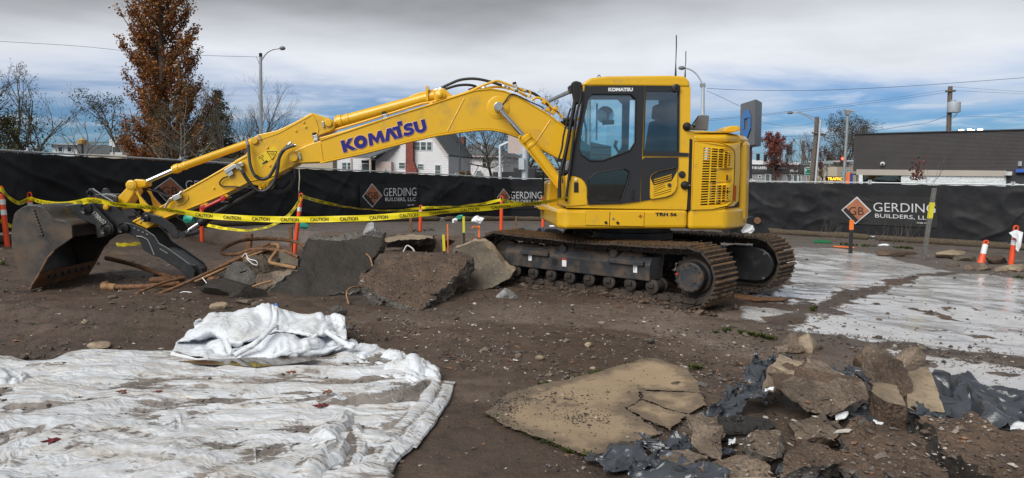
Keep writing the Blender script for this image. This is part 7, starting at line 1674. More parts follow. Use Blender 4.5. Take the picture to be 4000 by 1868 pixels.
for x0,y0,x1,y1 in ((1758,616,1778,640),(1828,617,1840,640),(1886,622,1899,652),(1902,622,1914,652)): window(h2,H2,n2,x0,y0,x1,y1,'pane_dark')
MB().prism([H2(1866,672,.2),H2(1882,672,.2),H2(1897,694,1.2),H2(1872,694,1.2)],ZU*.12).build('awning',M['roof'],h2)
MB().cyl(H2(1868,588,-1),H2(1870,560,-1),.08,8).build('vent_pipe',M['galv_pale'],h2)
# --- other low buildings
def block(name,px0,Y0,px1,Y1,ytop,depth,wallm,label,roofm=None,parts=(),yl=None,cat='building'):
    mp,n = fpl(px0,Y0,px1,Y1); t = thing(name,mp((px0+px1)/2,720),label,cat); yr = ytop if yl is None else yl
    solid(mp,n,[(px0,745),(px1,745),(px1,yr),(px0,ytop)],depth).build('wall',M[wallm],t)
    if roofm: MB().prism([mp(px0-2,ytop-1,.25),mp(px1+2,yr-1,.25),mp(px1+2,yr+5,.25),mp(px0-2,ytop+5,.25)],-n*(depth+.5)).build('parapet',M[roofm],t)
    return t,mp,n
block('shed',1150,57,1300,56.5,596,.8,'beige','plain beige building left of the white house')
t_,mp,n_ = block('shop',782,72,925,70,556,9,'ochre','ochre building with white roof edge behind the orange tree','white_roof',yl=560)
MB().prism([mp(790,592,.8),mp(925,594,.8),mp(925,600,.8),mp(790,598,.8)],-n_*.8).build('canopy',M['white_roof'],t_)
for x in (800,830,862,895): MB().prism([mp(x,604,.05),mp(x+22,604,.05),mp(x+22,700,.05),mp(x,700,.05)],-n_*.04).build('shop_window',M['pane_dark'],t_)
t_,mp,n_ = block('bungalow',205,50,302,49,562,6,'frame_white','pale bungalow with grey roof behind the left fence'); MB().prism([mp(198,566,.5),mp(308,568,.5),mp(296,548,-2.5),mp(215,546,-2.5)],-n_*.3).build('roof',M['roof'],t_)
for x in (232,268): window(t_,mp,n_,x,576,x+14,592,'pane_dark',False)
block('long_shed',304,60,395,60,566,6,'trim_brown' if 'trim_brown' in M else 'brown_wall','low dark brown roofed building at left')
t_,mp,n_ = block('flat_roof_shop',290,42,495,40,600,8,'beige','low cream wall with rooftop units behind the left fence',yl=606)
for x0,x1 in ((390,402),(408,438)): MB().prism([mp(x0,594,-.6),mp(x1,594,-.6),mp(x1,606,-.6),mp(x0,605,-.6)],-n_*.7).build('rooftop_unit',M['galv_pale'],t_)
block('dark_shed',1955,70,2150,68,672,6,'dark_wall','low dark building behind the brown sign board')
block('low_house',2080,90,2320,88,655,8,'grey_wall','grey house behind the boom cylinder','roof')
# --- brown bank building at right
BW,nb = fpl(3336,53,4000,48)
bb = thing('bank_building',BW(3700,740),'long brown building with beige band and white stone base at right','building')
solid(BW,nb,[(3332,668),(3338,525),(4300,499),(4300,690),(3925,684),(3925,664)],12).build('upper_wall',M['brown_wall'],bb)
def courses():
    mb = MB()
    for k in range(30):
        y0 = 529+k*4.6; ya = 525-18*0; mb.prism([BW(3338,y0,.02),BW(4290,y0-26+k*1.15,.02),BW(4290,y0-26+k*1.15+3.6,.02),BW(3338,y0+3.6,.02)],-nb*.02)
    return mb
courses().build('siding_courses',M['brown_wall'],bb,kind='stuff')
MB().prism([BW(3336,522,.12),BW(4300,496,.12),BW(4300,500,.12),BW(3336,526,.12)],-nb*12.2).build('coping',M['dark_wall'],bb)
MB().prism([BW(3346,662,.14),BW(3930,667,.14),BW(3930,690,.14),BW(3346,684,.14)],-nb*.3).build('beige_band',M['band'],bb)
solid(BW,nb,[(3520,683),(3930,689),(3930,760),(3520,760)],.4).build('stone_base',M['white_block'],bb)
def stones():
    mb = MB(); rr = random.Random(4); y = 685.0
    while y < 735:
        x = 3521+rr.uniform(0,10)
        while x < 3925:
            w = rr.uniform(14,34); o_ = rr.uniform(.02,.06); yy = y+(x-3520)*.0146; mb.prism([BW(x,yy,o_),BW(min(x+w,3928),yy,o_),BW(min(x+w,3928),yy+4.3,o_),BW(x,yy+4.3,o_)],-nb*.06); x += w+.9
        y += 5.0
    return mb
stones().build('stone_course',M['white_block'],bb,kind='stuff')
solid(lambda x,y: BW(x,y,-.6),nb,[(3346,683),(3520,684),(3520,760),(3346,760)],.2).build('lobby_back',M['beige'],bb)
MB().prism([BW(3371,685,-.05),BW(3518,687,-.05),BW(3518,760,-.05),BW(3371,760,-.05)],-nb*.02).build('lobby_glass',M['glass_dark'],bb)
for x in (3345,3371,3420,3516): MB().prism([BW(x,684,.02),BW(x+(14 if x == 3356 else 3),684,.02),BW(x+3,760,.02),BW(x,760,.02)],-nb*.1).build('mullion',M['dark_wall'],bb)
MB().prism([BW(3356,684,.3),BW(3371,684,.3),BW(3371,760,.3),BW(3356,760,.3)],-nb*.35).build('white_pillar',M['white_block'],bb)
MB().lathe(BW(3480,690,-.3),Vector((0,0,-1)),[(0,.02),(.1,.1),(.28,.5),(.3,.5)],16).build('pendant_lamp',M['dark_wall'],bb)
MB().prism([BW(3966,661,.3),BW(4290,655,.3),BW(4290,668,.3),BW(3966,674,.3)],-nb*.3).build('blue_fascia',M['blue_band'],bb)
solid(BW,nb,[(3930,684),(4300,672),(4300,760),(3930,760)],8).build('rear_wall',M['dark_wall'],bb)
cm_ = MB().lathe(BW(3448,641,.02),nb,[(0,.16),(.12,.16),(.2,.12)],14).build('security_camera',M['white_roof'],bb,smooth=40); MB().lathe(BW(3448,643,.18),nb,[(0,.09),(.06,.08),(.09,.03)],12).build('camera_dome',M['seal'],cm_)
MB().box(BW(3937,678,.3),(.3,.3,.25)).build('wall_lamp',M['white_roof'],bb); MB().box(BW(3983,640,.1),(.15,.15,.3)).build('wall_lamp',M['galv_pale'],bb)
# lit floodlights seen above its roof
for i,(x0,x1,y0,y1) in enumerate(((3748,3765,506,511),(3781,3794,504,508),(3796,3808,508,512),(3821,3839,504,509))):
    t_ = thing('floodlight',at((x0+x1)/2,530,75),['leftmost','second','third','rightmost'][i]+' of four lit floodlights above the brown roof','floodlight','lit floodlights')
    MB().prism([at(x0,y0,75),at(x1,y0,75),at(x1,y1,75),at(x0,y1,75)],Vector((0,.1,0))).build('lamp_panel',M['lamp_white'],t_)
    MB().cyl(at((x0+x1)/2,y1,75.1),at((x0+x1)/2,560,75.1),.06,6).build('pole',M['pole_grey'],t_)
# --- far shop with white roof and dark sign band
sh,mp,n_ = block('liner_shop',2905,98,3165,95,643,10,'grey_wall','far grey shop with dark sign band behind the parking lot')
MB().prism([mp(2905,642,.3),mp(3165,645,.3),mp(3165,677,.3),mp(2905,675,.3)],-n_*.3).build('sign_band',M['dark_wall'],sh)
MB().prism([mp(2905,622,-1.5),mp(3125,634,-1.5),mp(3128,646,-1.5),mp(2905,643,-1.5)],-n_*6).build('white_roof',M['white_roof'],sh)
put_text('Y-IN LINERS',((2937,661),(2996,662),(2937,650)),lambda x,y: mp(x,y,.33),'decal_white','shop_lettering',sh,.03)
put_text('PROS',((3087,673),(3116,673),(3087,663)),lambda x,y: mp(x,y,.33),'galv_pale','shop_lettering',sh,.03)
for k in range(5): x = 3030+k*10; MB().prism([mp(x,656,.33),mp(x+6,656,.33),mp(x+6,658.5,.33),mp(x,658.5,.33)],-n_*.02).build('faded_letter',M['galv_pale'],sh)
for x0,x1 in ((2991,3006),(3012,3026),(3076,3092),(3100,3114),(3120,3128)): window(sh,mp,n_,x0,682,x1,712,'pane',False)
window(sh,mp,n_,2964,686,2972,694,'pane_dark',False)
t2,mp2,n_2 = block('corner_shop',3150,92,3270,88,652,8,'beige','far beige corner shop behind the wooden pole')
block('far_shop',3190,120,3345,118,640,8,'grey_wall','far grey building behind the bare trees at right')
# ------------------------------------------------------------------ poles, signs, signals, wires
def pole(name,way,Y,r0,r1,mat,label,cat='pole',group=None):
    P = [at(x,y,Y) for x,y in way]; b = P[-1].copy(); b.z = g1(b.x,b.y); t = thing(name,b,label,cat,group); P2 = P+[b] if P[-1].z > b.z+.2 else P
    rr = [r1+(r0-r1)*i/(len(P2)-1) for i in range(len(P2))]; MB().tube(P2,rr,10).build('shaft',M[mat],t,smooth=40); return t
def lamp_arm(t,way,Y,r_,mat,head,hl=.6):
    MB().tube(smoothpts([at(x,y,Y) for x,y in way],5),r_,8).build('arm',M[mat],t,smooth=40)
    p = at(*head,Y); q = p+Vector((hl,0,.0)) if way[-1][0] > way[0][0] else p-Vector((hl,0,0))
    MB().tube([p,p.lerp(q,.3),p.lerp(q,.8),q],[.05,.12,.11,.04],8).build('lamp_head',M['sign_grey'],t,smooth=40)
sl = pole('street_light',[(1018,214),(1019,400),(1021,720)],45,.13,.085,'galv_pale','tall grey street light with curved arm behind the arm cylinder','street light')
lamp_arm(sl,[(1020,240),(1028,225),(1045,205),(1065,194),(1085,190),(1095,190)],45,.045,'galv_pale',(1092,189),.35); MB().cyl(at(1018,222,45),at(1018,208,45),.1,8).build('photocell',M['seal'],sl)
sl = pole('street_light',[(2746,325),(2745,400),(2745,720)],45,.14,.1,'pole_pale','street light with curved arm rising behind the cab roof','street light')
lamp_arm(sl,[(2745,340),(2742,325),(2728,300),(2712,282),(2692,270),(2675,267)],45,.045,'pole_pale',(2676,266),.4)
MB().prism([at(2736,326,44.9),at(2756,326,44.9),at(2756,340,44.9),at(2736,340,44.9)],Vector((0,.15,0))).build('bracket',M['pole_grey'],sl)
pl_ = pole('mast_pole',[(2300,330),(2300,720)],42,.14,.12,'pole_grey','signal mast whose arm shows left of the cab','signal mast'); MB().tube([at(2132,400,40),at(2240,352,41),at(2300,335,42)],[.09,.12,.13],10).build('mast_arm',M['galv'],pl_,smooth=40)
pole('thin_pole',[(1796,505),(1796,720)],58,.07,.06,'pole_dark','thin dark pole in front of the second white house')
bd = pole('billboard',[(2052,560),(2050,720)],46,.2,.2,'pole_pale','brown backed sign board on a pale pole behind the boom cylinder','billboard')
MB().prism([at(1985,520,46),at(2050,524,46),at(2050,603,46),at(1983,598,46)],Vector((.3,.4,0))).build('board',M['trim_pink'],bd); MB().box(at(2037,640,45.7),(.35,.2,.7)).build('meter_box',M['pole_pale'],bd)
MB().tube([at(1955,720,46.2),at(1953,572,46.2),at(1960,568,46.2),at(1985,556,46.2)],.1,8).build('side_post',M['pole_pale'],bd,smooth=40)
for x0,x1,lb in ((2006,2040,'dark bin left of the pale sign pole'),(2062,2092,'dark bin right of the pale sign pole'),(1924,1945,'small dark bin by the second white house')):
    MB().prism([at(x0,655 if x0 > 1950 else 672,50),at(x1,655 if x0 > 1950 else 672,50),at(x1,730,50),at(x0,730,50)],Vector((0,.7,0))).build('waste_bin',M['dark_wall'],origin=at((x0+x1)/2,720,50),bevel=.06,label=lb,cat='bin')
wp = pole('utility_pole',[(3191,457),(3187,540),(3170,720)],62,.22,.16,'pole_wood','leaning wooden utility pole with a street light arm at right','utility pole')
lamp_arm(wp,[(3188,475),(3150,452),(3120,441),(3100,440),(3092,442)],62,.05,'galv_pale',(3098,441),.5)
MB().cyl(at(3172,519,61.8),at(3226,526,61.8),.07,6).build('cross_arm',M['pole_wood'],wp); MB().tube([at(3122,438,62),at(3160,452,62),at(3189,462,62)],.015,4).build('brace',M['wire'],wp)
sp2 = pole('conduit_pole',[(3206,470),(3200,540),(3185,720)],61,.10,.08,'pole_pale','thin pale pole beside the leaning wooden pole'); MB().tube([at(3208+9*math.cos(k*.55),474+10*math.sin(k*.55),61) for k in range(12)],.02,5).build('cable_coil',M['pole_grey'],sp2)
lp = pole('parking_light',[(3312,432),(3307,540),(3294,720)],50,.11,.10,'pole_grey','tall parking lot light with two flat heads','street light')
for x0,x1,y in ((3303,3328,428),(3316,3344,433)): MB().prism([at(x0,y-2,50),at(x1,y-1,50),at(x1,y+2,50),at(x0,y+2,50)],Vector((0,.5,0))).build('lamp_head',M['pole_pale'],lp)
MB().box(at(3311,440,50),(.3,.3,.3)).build('bracket',M['pole_grey'],lp)
up = pole('utility_pole',[(3712,338),(3708,440),(3700,720)],72,.24,.2,'pole_wood','wooden utility pole with a transformer above the brown roof','utility pole')
MB().cyl(at(3694,357,71.8),at(3732,355,71.8),.1,6).build('cross_arm',M['pole_wood'],up); tr_ = MB().lathe(at(3725,440,71.7),ZU,[(0,.55),(.05,.58),(.95,.58),(1.0,.5),(1.05,.2)],16).build('transformer',M['pole_pale'],up,smooth=40)
for x in (3716,3730): MB().cyl(at(x,402,71.7),at(x,390,71.7),.07,6).build('bushing',M['pole_grey'],tr_)
MB().tube(smoothpts([at(x,y,71.6) for x,y in ((3725,402),(3745,402),(3750,412),(3740,402),(3740,440),(3720,466))],4),.03,5).build('cable',M['pole_grey'],up)
up2 = pole('far_utility_pole',[(3053,550),(3053,700)],110,.2,.15,'pole_grey','far grey pole with small arm behind the red tree'); MB().cyl(at(3048,562,110),at(3060,562,110),.1,6).build('cross_arm',M['pole_grey'],up2)
pole('far_utility_pole',[(3138,550),(3134,700)],115,.25,.2,'pole_wood','far wooden pole left of the green signs')
pole('far_utility_pole',[(1133,495),(1133,620)],110,.25,.2,'pole_wood','far wooden pole right of the tall street light')
bx = pole('cable_pole',[(441,535),(441,640)],48,.07,.06,'pole_grey','thin pole with two pale boxes at left'); MB().box(at(436,556,47.8),(.2,.2,.45)).build('pale_box',M['white_roof'],bx); MB().box(at(449,556,47.8),(.28,.2,.6)).build('pale_box',M['white_roof'],bx)
lt = pole('garden_lamp',[(321,560),(321,640)],40,.08,.07,'pole_dark','dark lamp post with tan lantern at left','lamp post'); MB().lathe(at(321,566,40),ZU,[(0,.1),(.05,.22),(.25,.25),(.3,.12),(.36,.05)],10).build('lantern',M['ochre'],lt)
pole('thin_pole',[(372,540),(372,640)],55,.05,.05,'pole_grey','very thin grey pole left of the orange tree')
# bank sign with blue octagon mark
SN = at(2947,388,35); SB = at(2947,566,35); fl = at(2889,700,37.2); fr_ = at(2971,700,36.6); cn = at(2947,700,35)
fdir = (fl-cn); fdir.z = 0; sdir_ = (fr_-cn); sdir_.z = 0
bs_ = thing('bank_sign',at(2922,760,37),'tall grey box sign with blue octagon mark behind the engine hood','sign')
MB().prism([SB,SB+fdir,SB+fdir+sdir_,SB+sdir_],Vector((0,0,SN.z-SB.z))).build('cabinet',M['sign_grey'],bs_,bevel=.02)
nf = Vector((-fdir.y,fdir.x,0)).normalized(); nf = nf if nf.dot(CAM-SN) > 0 else -nf; ns_ = Vector((-sdir_.y,sdir_.x,0)).normalized(); ns_ = ns_ if ns_.dot(CAM-SN) > 0 else -ns_
MB().prism([SB+ns_*.01+sdir_*.02,SB+ns_*.01+sdir_*.98,SB+ns_*.01+sdir_*.98+Vector((0,0,SN.z-SB.z)),SB+ns_*.01+sdir_*.02+Vector((0,0,SN.z-SB.z))],ns_*.01).build('side_panel',M['sign_side'],bs_)
ctr = (SB+SN)/2+fdir*.53+nf*.012; fx = -fdir.normalized(); rs_ = .68
top_ = [(-.36,1.0),(.40,1.0),(1.0,.40),(-.36,.40)]
for k in range(4):
    pts = top_
    for j in range(k): pts = [(y,-x) for x,y in pts]
    MB().prism([ctr+fx*(x*rs_*.98)+ZU*(y*rs_*.98) for x,y in pts],nf*.02).build('mark_segment',M['sign_blue'],bs_)
for dx in (.0,.9): MB().cyl(at(2921+dx*0,576,36.5),at(2921,760,36.5),.2,10).build('post',M['pole_dark'],bs_,smooth=40); break
MB().prism([at(2906,573,36.2),at(2940,577,36.2),at(2940,580,36.2),at(2906,577,36.2)],Vector((0,.3,0))).build('crossbar',M['pole_dark'],bs_)
# red restaurant sign
rs2 = thing('restaurant_sign',at(2930,720,75),'narrow red sign with yellow arch beside the grey sign post','sign')
MB().prism([at(2922,588,75),at(2940,590,75),at(2936,662,75),at(2922,662,75)],Vector((0,.5,0))).build('red_panel',M['sign_red'],rs2)
MB().tube(smoothpts([at(x,y,74.9) for x,y in ((2934,636),(2934,618),(2931,604),(2929,604),(2927,620),(2926,636))],4),.05,6).build('yellow_arch',M['sign_yellow'],rs2)
put_text("'S",((2926,649),(2934,649),(2926,641)),lambda x,y: at(x,y,74.9),'decal_white','sign_lettering',rs2,.04)
MB().prism([at(2924,664,75),at(2937,664,75),at(2936,678,75),at(2924,678,75)],Vector((0,.4,0))).build('white_panel',M['white_roof'],rs2); MB().cyl(at(2930,678,75.2),at(2930,760,75.2),.2,8).build('post',M['pole_grey'],rs2)
# traffic signals hung on a wire, one red on a mast arm
for i,(x,y) in enumerate(((2962,614),(2991,617),(3023,617))):
    t_ = thing('traffic_signal',at(x,y+13,88),['leftmost','middle','rightmost'][i]+' of three dark traffic signals hanging over the far street','traffic light','hanging traffic signals')
    MB().prism([at(x-4.5,y-13,88),at(x+4.5,y-13,88),at(x+4.5,y+13,88),at(x-4.5,y+13,88)],Vector((0,.35,0))).build('housing',M['dark_wall'],t_,bevel=.03)
    for k in range(3): p = at(x+1,y-8.5+k*8.5,87.95); MB().tube([p,p-Vector((0,.22,0))],.12,10).build('visor',M['seal'],t_)
    MB().cyl(at(x,y-13,88.1),at(x,y-16,88.1),.04,6).build('hanger',M['pole_grey'],t_)
ms = thing('traffic_signal',at(3291,640,70),'traffic signal showing red beside the parking light pole','traffic light')
MB().prism([at(3286,611,70),at(3297,611,70),at(3297,642,70),at(3286,642,70)],Vector((0,.35,0))).build('housing',M['dark_wall'],ms,bevel=.03)
p = at(3291,620,69.9); MB().lathe(p,Vector((0,-1,0)),[(0,.13),(.04,.12),(.06,.04)],12).build('red_lens',M['led_red'],ms)
MB().tube([at(3160,634,70.3),at(3340,630,70.3)],.09,8).build('mast_arm',M['galv_pale'],ms)
def green_sign(x0,y0,x1,y1,Y,label,lines=()):
    t_ = thing('road_sign',at((x0+x1)/2,y1,Y),label,'road sign'); MB().prism([at(x0,y0,Y),at(x1,y0,Y),at(x1,y1,Y),at(x0,y1,Y)],Vector((0,.08,0))).build('panel',M['sign_green'],t_)
    bd_ = [at(x0+1,y0+1,Y-.02),at(x1-1,y0+1,Y-.02),at(x1-1,y1-1,Y-.02),at(x0+1,y1-1,Y-.02)]; MB().tube(bd_+[bd_[0]],.02,4,False).build('border',M['decal_white'],t_)
    for tx,a_,b_,c_,d_ in lines: put_text(tx,((a_,d_),(c_,d_),(a_,b_)),lambda x,y: at(x,y,Y-.03),'decal_white','sign_lettering',t_,.02)
    MB().cyl(at((x0+x1)/2,y1,Y+.15),at((x0+x1)/2,740,Y+.15),.06,6).build('post',M['pole_grey'],t_); return t_
green_sign(3143,654,3169,687,64,'green road sign with a big arrow left of the wooden pole',[('1',3146,659,3150,670),('Albany',3153,659,3167,664),('Monmouth',3145,675,3167,679)])
green_sign(3288,663,3327,695,66,'green road sign for Albany under the red signal',[('EAST',3311,667,3324,672),('ALBANY',3299,678,3325,684),('LEFT LANE',3299,687,3325,692)])
MB().prism([at(3297,665,65.95),at(3306,665,65.95),at(3306,676,65.95),at(3297,676,65.95)],Vector((0,-.02,0))).build('route_shield',M['decal_white'],bpy.data.objects['road_sign.001'])
green_sign(3208,630,3253,640,69,'long green street name sign on the signal arm',[('Ellsworth St',3212,632,3250,638)])
mb_ = thing('message_board',at(3262,730,58),'dark message board with amber letters above the right fence','message board')
MB().prism([at(3228,689,58),at(3294,691,58),at(3294,707,58),at(3228,706,58)],Vector((0,.2,0))).build('screen',M['seal'],mb_); put_text('TRAFFIC',((3233,704),(3290,705),(3233,693)),lambda x,y: at(x,y,57.95),'led_amber','amber_text',mb_,.01); MB().cyl(at(3262,707,58.1),at(3262,760,58.1),.1,6).build('post',M['pole_dark'],mb_)
MB().lathe(at(3316,725,56),ZU,[(0,.3),(.3,.28),(.32,.24),(.95,.2),(1.0,.12)],14).build('traffic_barrel',M['orange2'],origin=at(3316,725,56),label='orange traffic barrel behind the right fence',cat='barrel')
gt_ = thing('blue_frame',at(3340,730,54),'blue framed opening at the left end of the brown building','door frame')
for q in ([(3327,679),(3349,679),(3349,684),(3327,684)],[(3327,684),(3331,684),(3331,730),(3327,730)]): MB().prism([at(x,y,54) for x,y in q],Vector((0,.3,0))).build('bar',M['blue_band'],gt_)
# overhead wires
def wire(way,Y,label,r_=.014):
    P = smoothpts([at(x,y,Y if not isinstance(Y,tuple) else Y[0]+(Y[1]-Y[0])*i/(len(way)-1)) for i,(x,y) in enumerate(way)],6); MB().tube(P,r_,4).build('overhead_wire',M['wire'],origin=P[0],label=label,cat='wire',group='overhead wires')
for way,Y,lb in (([(-200,152),(0,162),(300,180),(520,201),(780,216),(1018,223)],45,'long wire from the left edge past the orange tree to the street light'),([(1000,223),(1008,236),(1012,250)],45,'short drop wire at the tall street light'),([(2760,345),(2900,352),(3150,354),(3400,345),(3650,330),(4100,296)],60,'thick wire crossing the sky at right above the sign'),([(2762,356),(2800,372),(2850,396),(2890,415)],45,'service wire dropping from the right street light to the sign'),([(2770,466),(2960,449),(3200,421),(3450,389),(3694,352)],(60,72),'upper power wire running up to the transformer pole'),([(2770,472),(2960,454),(3200,428),(3450,397),(3694,362)],(60,72),'second power wire running up to the transformer pole'),([(3712,338),(3850,349),(4100,365)],(72,66),'upper wire right of the transformer pole'),([(3730,355),(3850,360),(4100,372)],(72,66),'lower wire right of the transformer pole'),([(3200,545),(3330,527),(3500,498),(3620,480),(3700,452)],(62,72),'heavy cable between the two wooden poles'),([(3706,453),(3850,456),(4100,463)],(72,66),'communication cable right of the transformer pole'),([(2965,536),(3060,534),(3180,530),(3340,530)],62,'cable at the wooden pole cross arm'),([(2965,554),(3060,548),(3180,532)],62,'sagging cable left of the wooden pole'),([(2970,473),(3020,486),(3085,493),(3150,487),(3188,476)],62,'slack wire between sign and wooden pole'),([(3220,481),(3300,493),(3450,498)],62,'thin wire right of the wooden pole'),([(2935,600),(3100,590),(3330,577)],88,'span wire carrying the traffic signals'),([(1170,540),(1250,538),(1780,545),(2000,560)],110,'far wire behind the white houses')):
    wire(way,Y,lb,.02 if 'thick' in lb or 'heavy' in lb else .013)
# ------------------------------------------------------------------ trees
def grow_tree(base,h,r0,seed,levels=4,spread=.6,up=.25,n0=9,lean=0.0,crown0=.25,k=.62,wig=.12,kids=(4,5,4,3),min_r=.004,lenk=.55,droop=0.0):
    """list per level of (points, radii) branches"""
    rr = random.Random(seed); out = [[] for _ in range(levels+1)]
    def branch(p,d,L,r_,lv):
        n = 6 if lv < 2 else 4; pts = [p.copy()]; rad = [r_]; q = p.copy(); dd = d.copy()
        for i in range(n):
            dd = (dd+Vector((rr.gauss(0,wig),rr.gauss(0,wig),rr.gauss(0,wig)+up*.25-droop*.2*lv))).normalized(); q = q+dd*(L/n); pts.append(q.copy()); rad.append(max(min_r*.6,r_*(1-.75*(i+1)/n)))
        out[lv].append((pts,rad))
        if lv >= levels: return
        nk = n0 if lv == 0 else kids[min(lv,len(kids)-1)]
        for c in range(nk):
            t = crown0+(1-crown0)*(c+rr.random())/nk if lv == 0 else .25+.75*(c+rr.random())/nk
            i = min(n-1,int(t*n)); f = t*n-i; s = pts[i].lerp(pts[i+1],f); td = (pts[i+1]-pts[i]).normalized()
            a = td.orthogonal().normalized(); a.rotate(Matrix.Rotation(rr.random()*6.283+c*2.4,3,td)); nd = (td*math.cos(spread)+a*math.sin(spread)*rr.uniform(.7,1.3)+Vector((0,0,up*.5))).normalized()
            cl = L*lenk*(1.15-.6*t)*rr.uniform(.7,1.25); cr = max(min_r,rad[i]*k)
            branch(s,nd,cl,cr,lv+1)
    branch(Vector(base),Vector((lean,0,1)).normalized(),h,r0,0); return out
def tubes(brs,n): 
    mb = MB()
    for pts,rad in brs: mb.tube(pts,rad,n,False)
    return mb
def leaf_cloud(pts,size,cols,seed,per=1,jit=.1,aspect=.7):
    g = np.random.default_rng(seed); P = np.repeat(np.array(pts),per,0); m = len(P); P = P+g.normal(0,jit,(m,3))
    a = g.normal(size=(m,3)); a /= np.linalg.norm(a,axis=1,keepdims=True); b = np.cross(a,g.normal(size=(m,3))); b /= np.linalg.norm(b,axis=1,keepdims=True)+1e-9
    s = size*g.uniform(.55,1.35,(m,1)); a = a*s; b = b*s*aspect
    V = np.stack([P-a,P-b*.9+a*.1,P+a,P+b*.9+a*.1],1).reshape(-1,3); Q = np.arange(4*m).reshape(-1,4)
    c = np.array(cols)[g.integers(0,len(cols),m)]*g.uniform(.6,1.35,(m,1)); return V,Q,np.repeat(c,4,0)
def make_tree(name,px,Y,ytop,label,seed,r0=.14,cat='tree',bark='bark',leaf=None,group='trees beyond the fence',py_base=None,twigm='twig',**kw):
    b = at(px,700,Y); b.z = g1(b.x,b.y)-.05; h = at(px,ytop,Y).z-b.z; br = grow_tree(b,h*kw.pop('hk',.9),r0,seed,**kw); t = thing(name,b,label,cat,group)
    tubes(br[0]+br[1],7).build('trunk',M[bark],t,smooth=60)
    tw = [x for l in br[2:] for x in l]; tubes(tw,3).build('crown',M[twigm],t,smooth=60)
    if leaf:
        size,cols_,per,jit,lv = leaf; pts = [tuple(p) for l in br[lv:] for pts_,_ in l for p in pts_[1:]]
        V,Q,C = leaf_cloud(pts,size,cols_,seed,per,jit); raw_mesh('foliage',V,Q,M['leaf'],t,smooth=False,attrs={'Col': C})
    return t,br
ORANGE = [(.29,.105,.030),(.21,.075,.025),(.35,.145,.036),(.15,.055,.022),(.38,.185,.042),(.25,.078,.028),(.16,.092,.040)]
# tall columnar oak still holding its brown leaves
def oak():
    b = at(668,700,40); b.z = g1(b.x,b.y); t = thing('oak_tree',b,'tall columnar oak with rusty orange leaves at left','tree'); rr = random.Random(12); m = 40/FPX
    H = at(610,-330,40).z-b.z; env = [(0,1.2),(.05,2.0),(.14,2.35),(.28,2.25),(.40,2.05),(.52,1.9),(.64,1.6),(.76,1.25),(.88,.8),(1.0,.25)]
    def er(f):
        for (f0,r_0),(f1,r_1) in zip(env[:-1],env[1:]):
            if f0 <= f <= f1: return r_0+(r_1-r_0)*(f-f0)/(f1-f0)
        return .2
    trunk = [b+Vector((-.45*i/10+rr.gauss(0,.03),rr.gauss(0,.05),H*i/10)) for i in range(11)]; limbs = [(trunk,[.24*(1-.9*i/10)+.02 for i in range(11)])]; twigs = []; pts = []
    for k in range(210):
        f = ((k+rr.random())/210)**1.15; f = .01+.93*f; i = min(9,int(f*10)); s = trunk[i].lerp(trunk[i+1],f*10-i); a = rr.random()*6.283
        R_ = er(min(1,f+.07))*rr.uniform(.55,1.12); L = rr.uniform(1.3,2.6)*(1.1-.6*f); rise = L*rr.uniform(.75,1.2); P = [s]
        for j in range(1,7):
            q = j/6; P.append(s+Vector((math.cos(a)*R_*q**.7+rr.gauss(0,.05),math.sin(a)*R_*q**.7+rr.gauss(0,.05),rise*q**1.25)))
        limbs.append((P,[.05*(1-.8*j/6)*(1-.4*f)+.006 for j in range(7)]))
        for c in range(9):
            j = rr.randint(1,5); s2 = P[j].lerp(P[j+1],rr.random()); a2 = a+rr.gauss(0,.9); l2 = rr.uniform(.25,.75); e = s2+Vector((math.cos(a2)*l2*.5,math.sin(a2)*l2*.5,l2*rr.uniform(.5,1.1))); mid = s2.lerp(e,.5)+Vector((rr.gauss(0,.05),rr.gauss(0,.05),0))
            twigs.append(([s2,mid,e],[.010,.008,.004]))
            dens = 1.0 if f < .5 else (.75 if f < .75 else .55)
            for q in range(int(30*dens)): pts.append(tuple(s2.lerp(e,rr.random()**.8)+Vector((rr.gauss(0,.11),rr.gauss(0,.11),rr.gauss(0,.13)))))
    tubes(limbs,6).build('trunk',M['bark'],t,smooth=60); tubes(twigs,3).build('twigs',M['twig'],t,kind='stuff')
    V,Q,C = leaf_cloud(pts,.066,ORANGE,3,1,.02); raw_mesh('crown',V,Q,M['leaf'],t,smooth=False,attrs={'Col': C})
oak()
MOSS = [(.085,.090,.030),(.060,.065,.026),(.11,.105,.045),(.05,.05,.03)]
DARKG = [(.018,.032,.016),(.028,.045,.022),(.014,.022,.012),(.04,.05,.025)]
make_tree('lichen_tree',690,35,395,'mossy grey bare tree in front of the orange oak',21,.13,bark='bark_grey',levels=4,spread=.85,up=.12,n0=10,crown0=.12,kids=(5,5,4,3),lenk=.75,hk=.8,leaf=(.03,MOSS,1,.06,2))
make_tree('bare_tree',160,33,335,'bare grey tree with bent trunk behind the left fence',33,.15,bark='bark_grey',levels=4,spread=.7,up=.18,n0=9,crown0=.2,kids=(5,5,5,3),lenk=.62,lean=.05,leaf=(.028,MOSS,1,.04,3))
make_tree('bare_tree',-40,36,300,'dark dense bare tree at the left edge',34,.2,levels=4,spread=.6,up=.2,n0=11,kids=(5,6,5,3),lenk=.6)
make_tree('evergreen_shrub',60,31,420,'olive green mossy tree low behind the left fence',35,.14,levels=4,spread=.9,up=.05,n0=12,crown0=.1,kids=(5,5,4,3),lenk=.7,leaf=(.05,[(.075,.085,.022),(.05,.06,.018),(.10,.10,.035),(.09,.06,.03)],2,.14,2))
make_tree('bare_tree',330,36,430,'small thin bare tree between the grey tree and the oak',36,.06,bark='bark_grey',levels=3,spread=.75,up=.2,n0=7,kids=(4,4,4),lenk=.7)
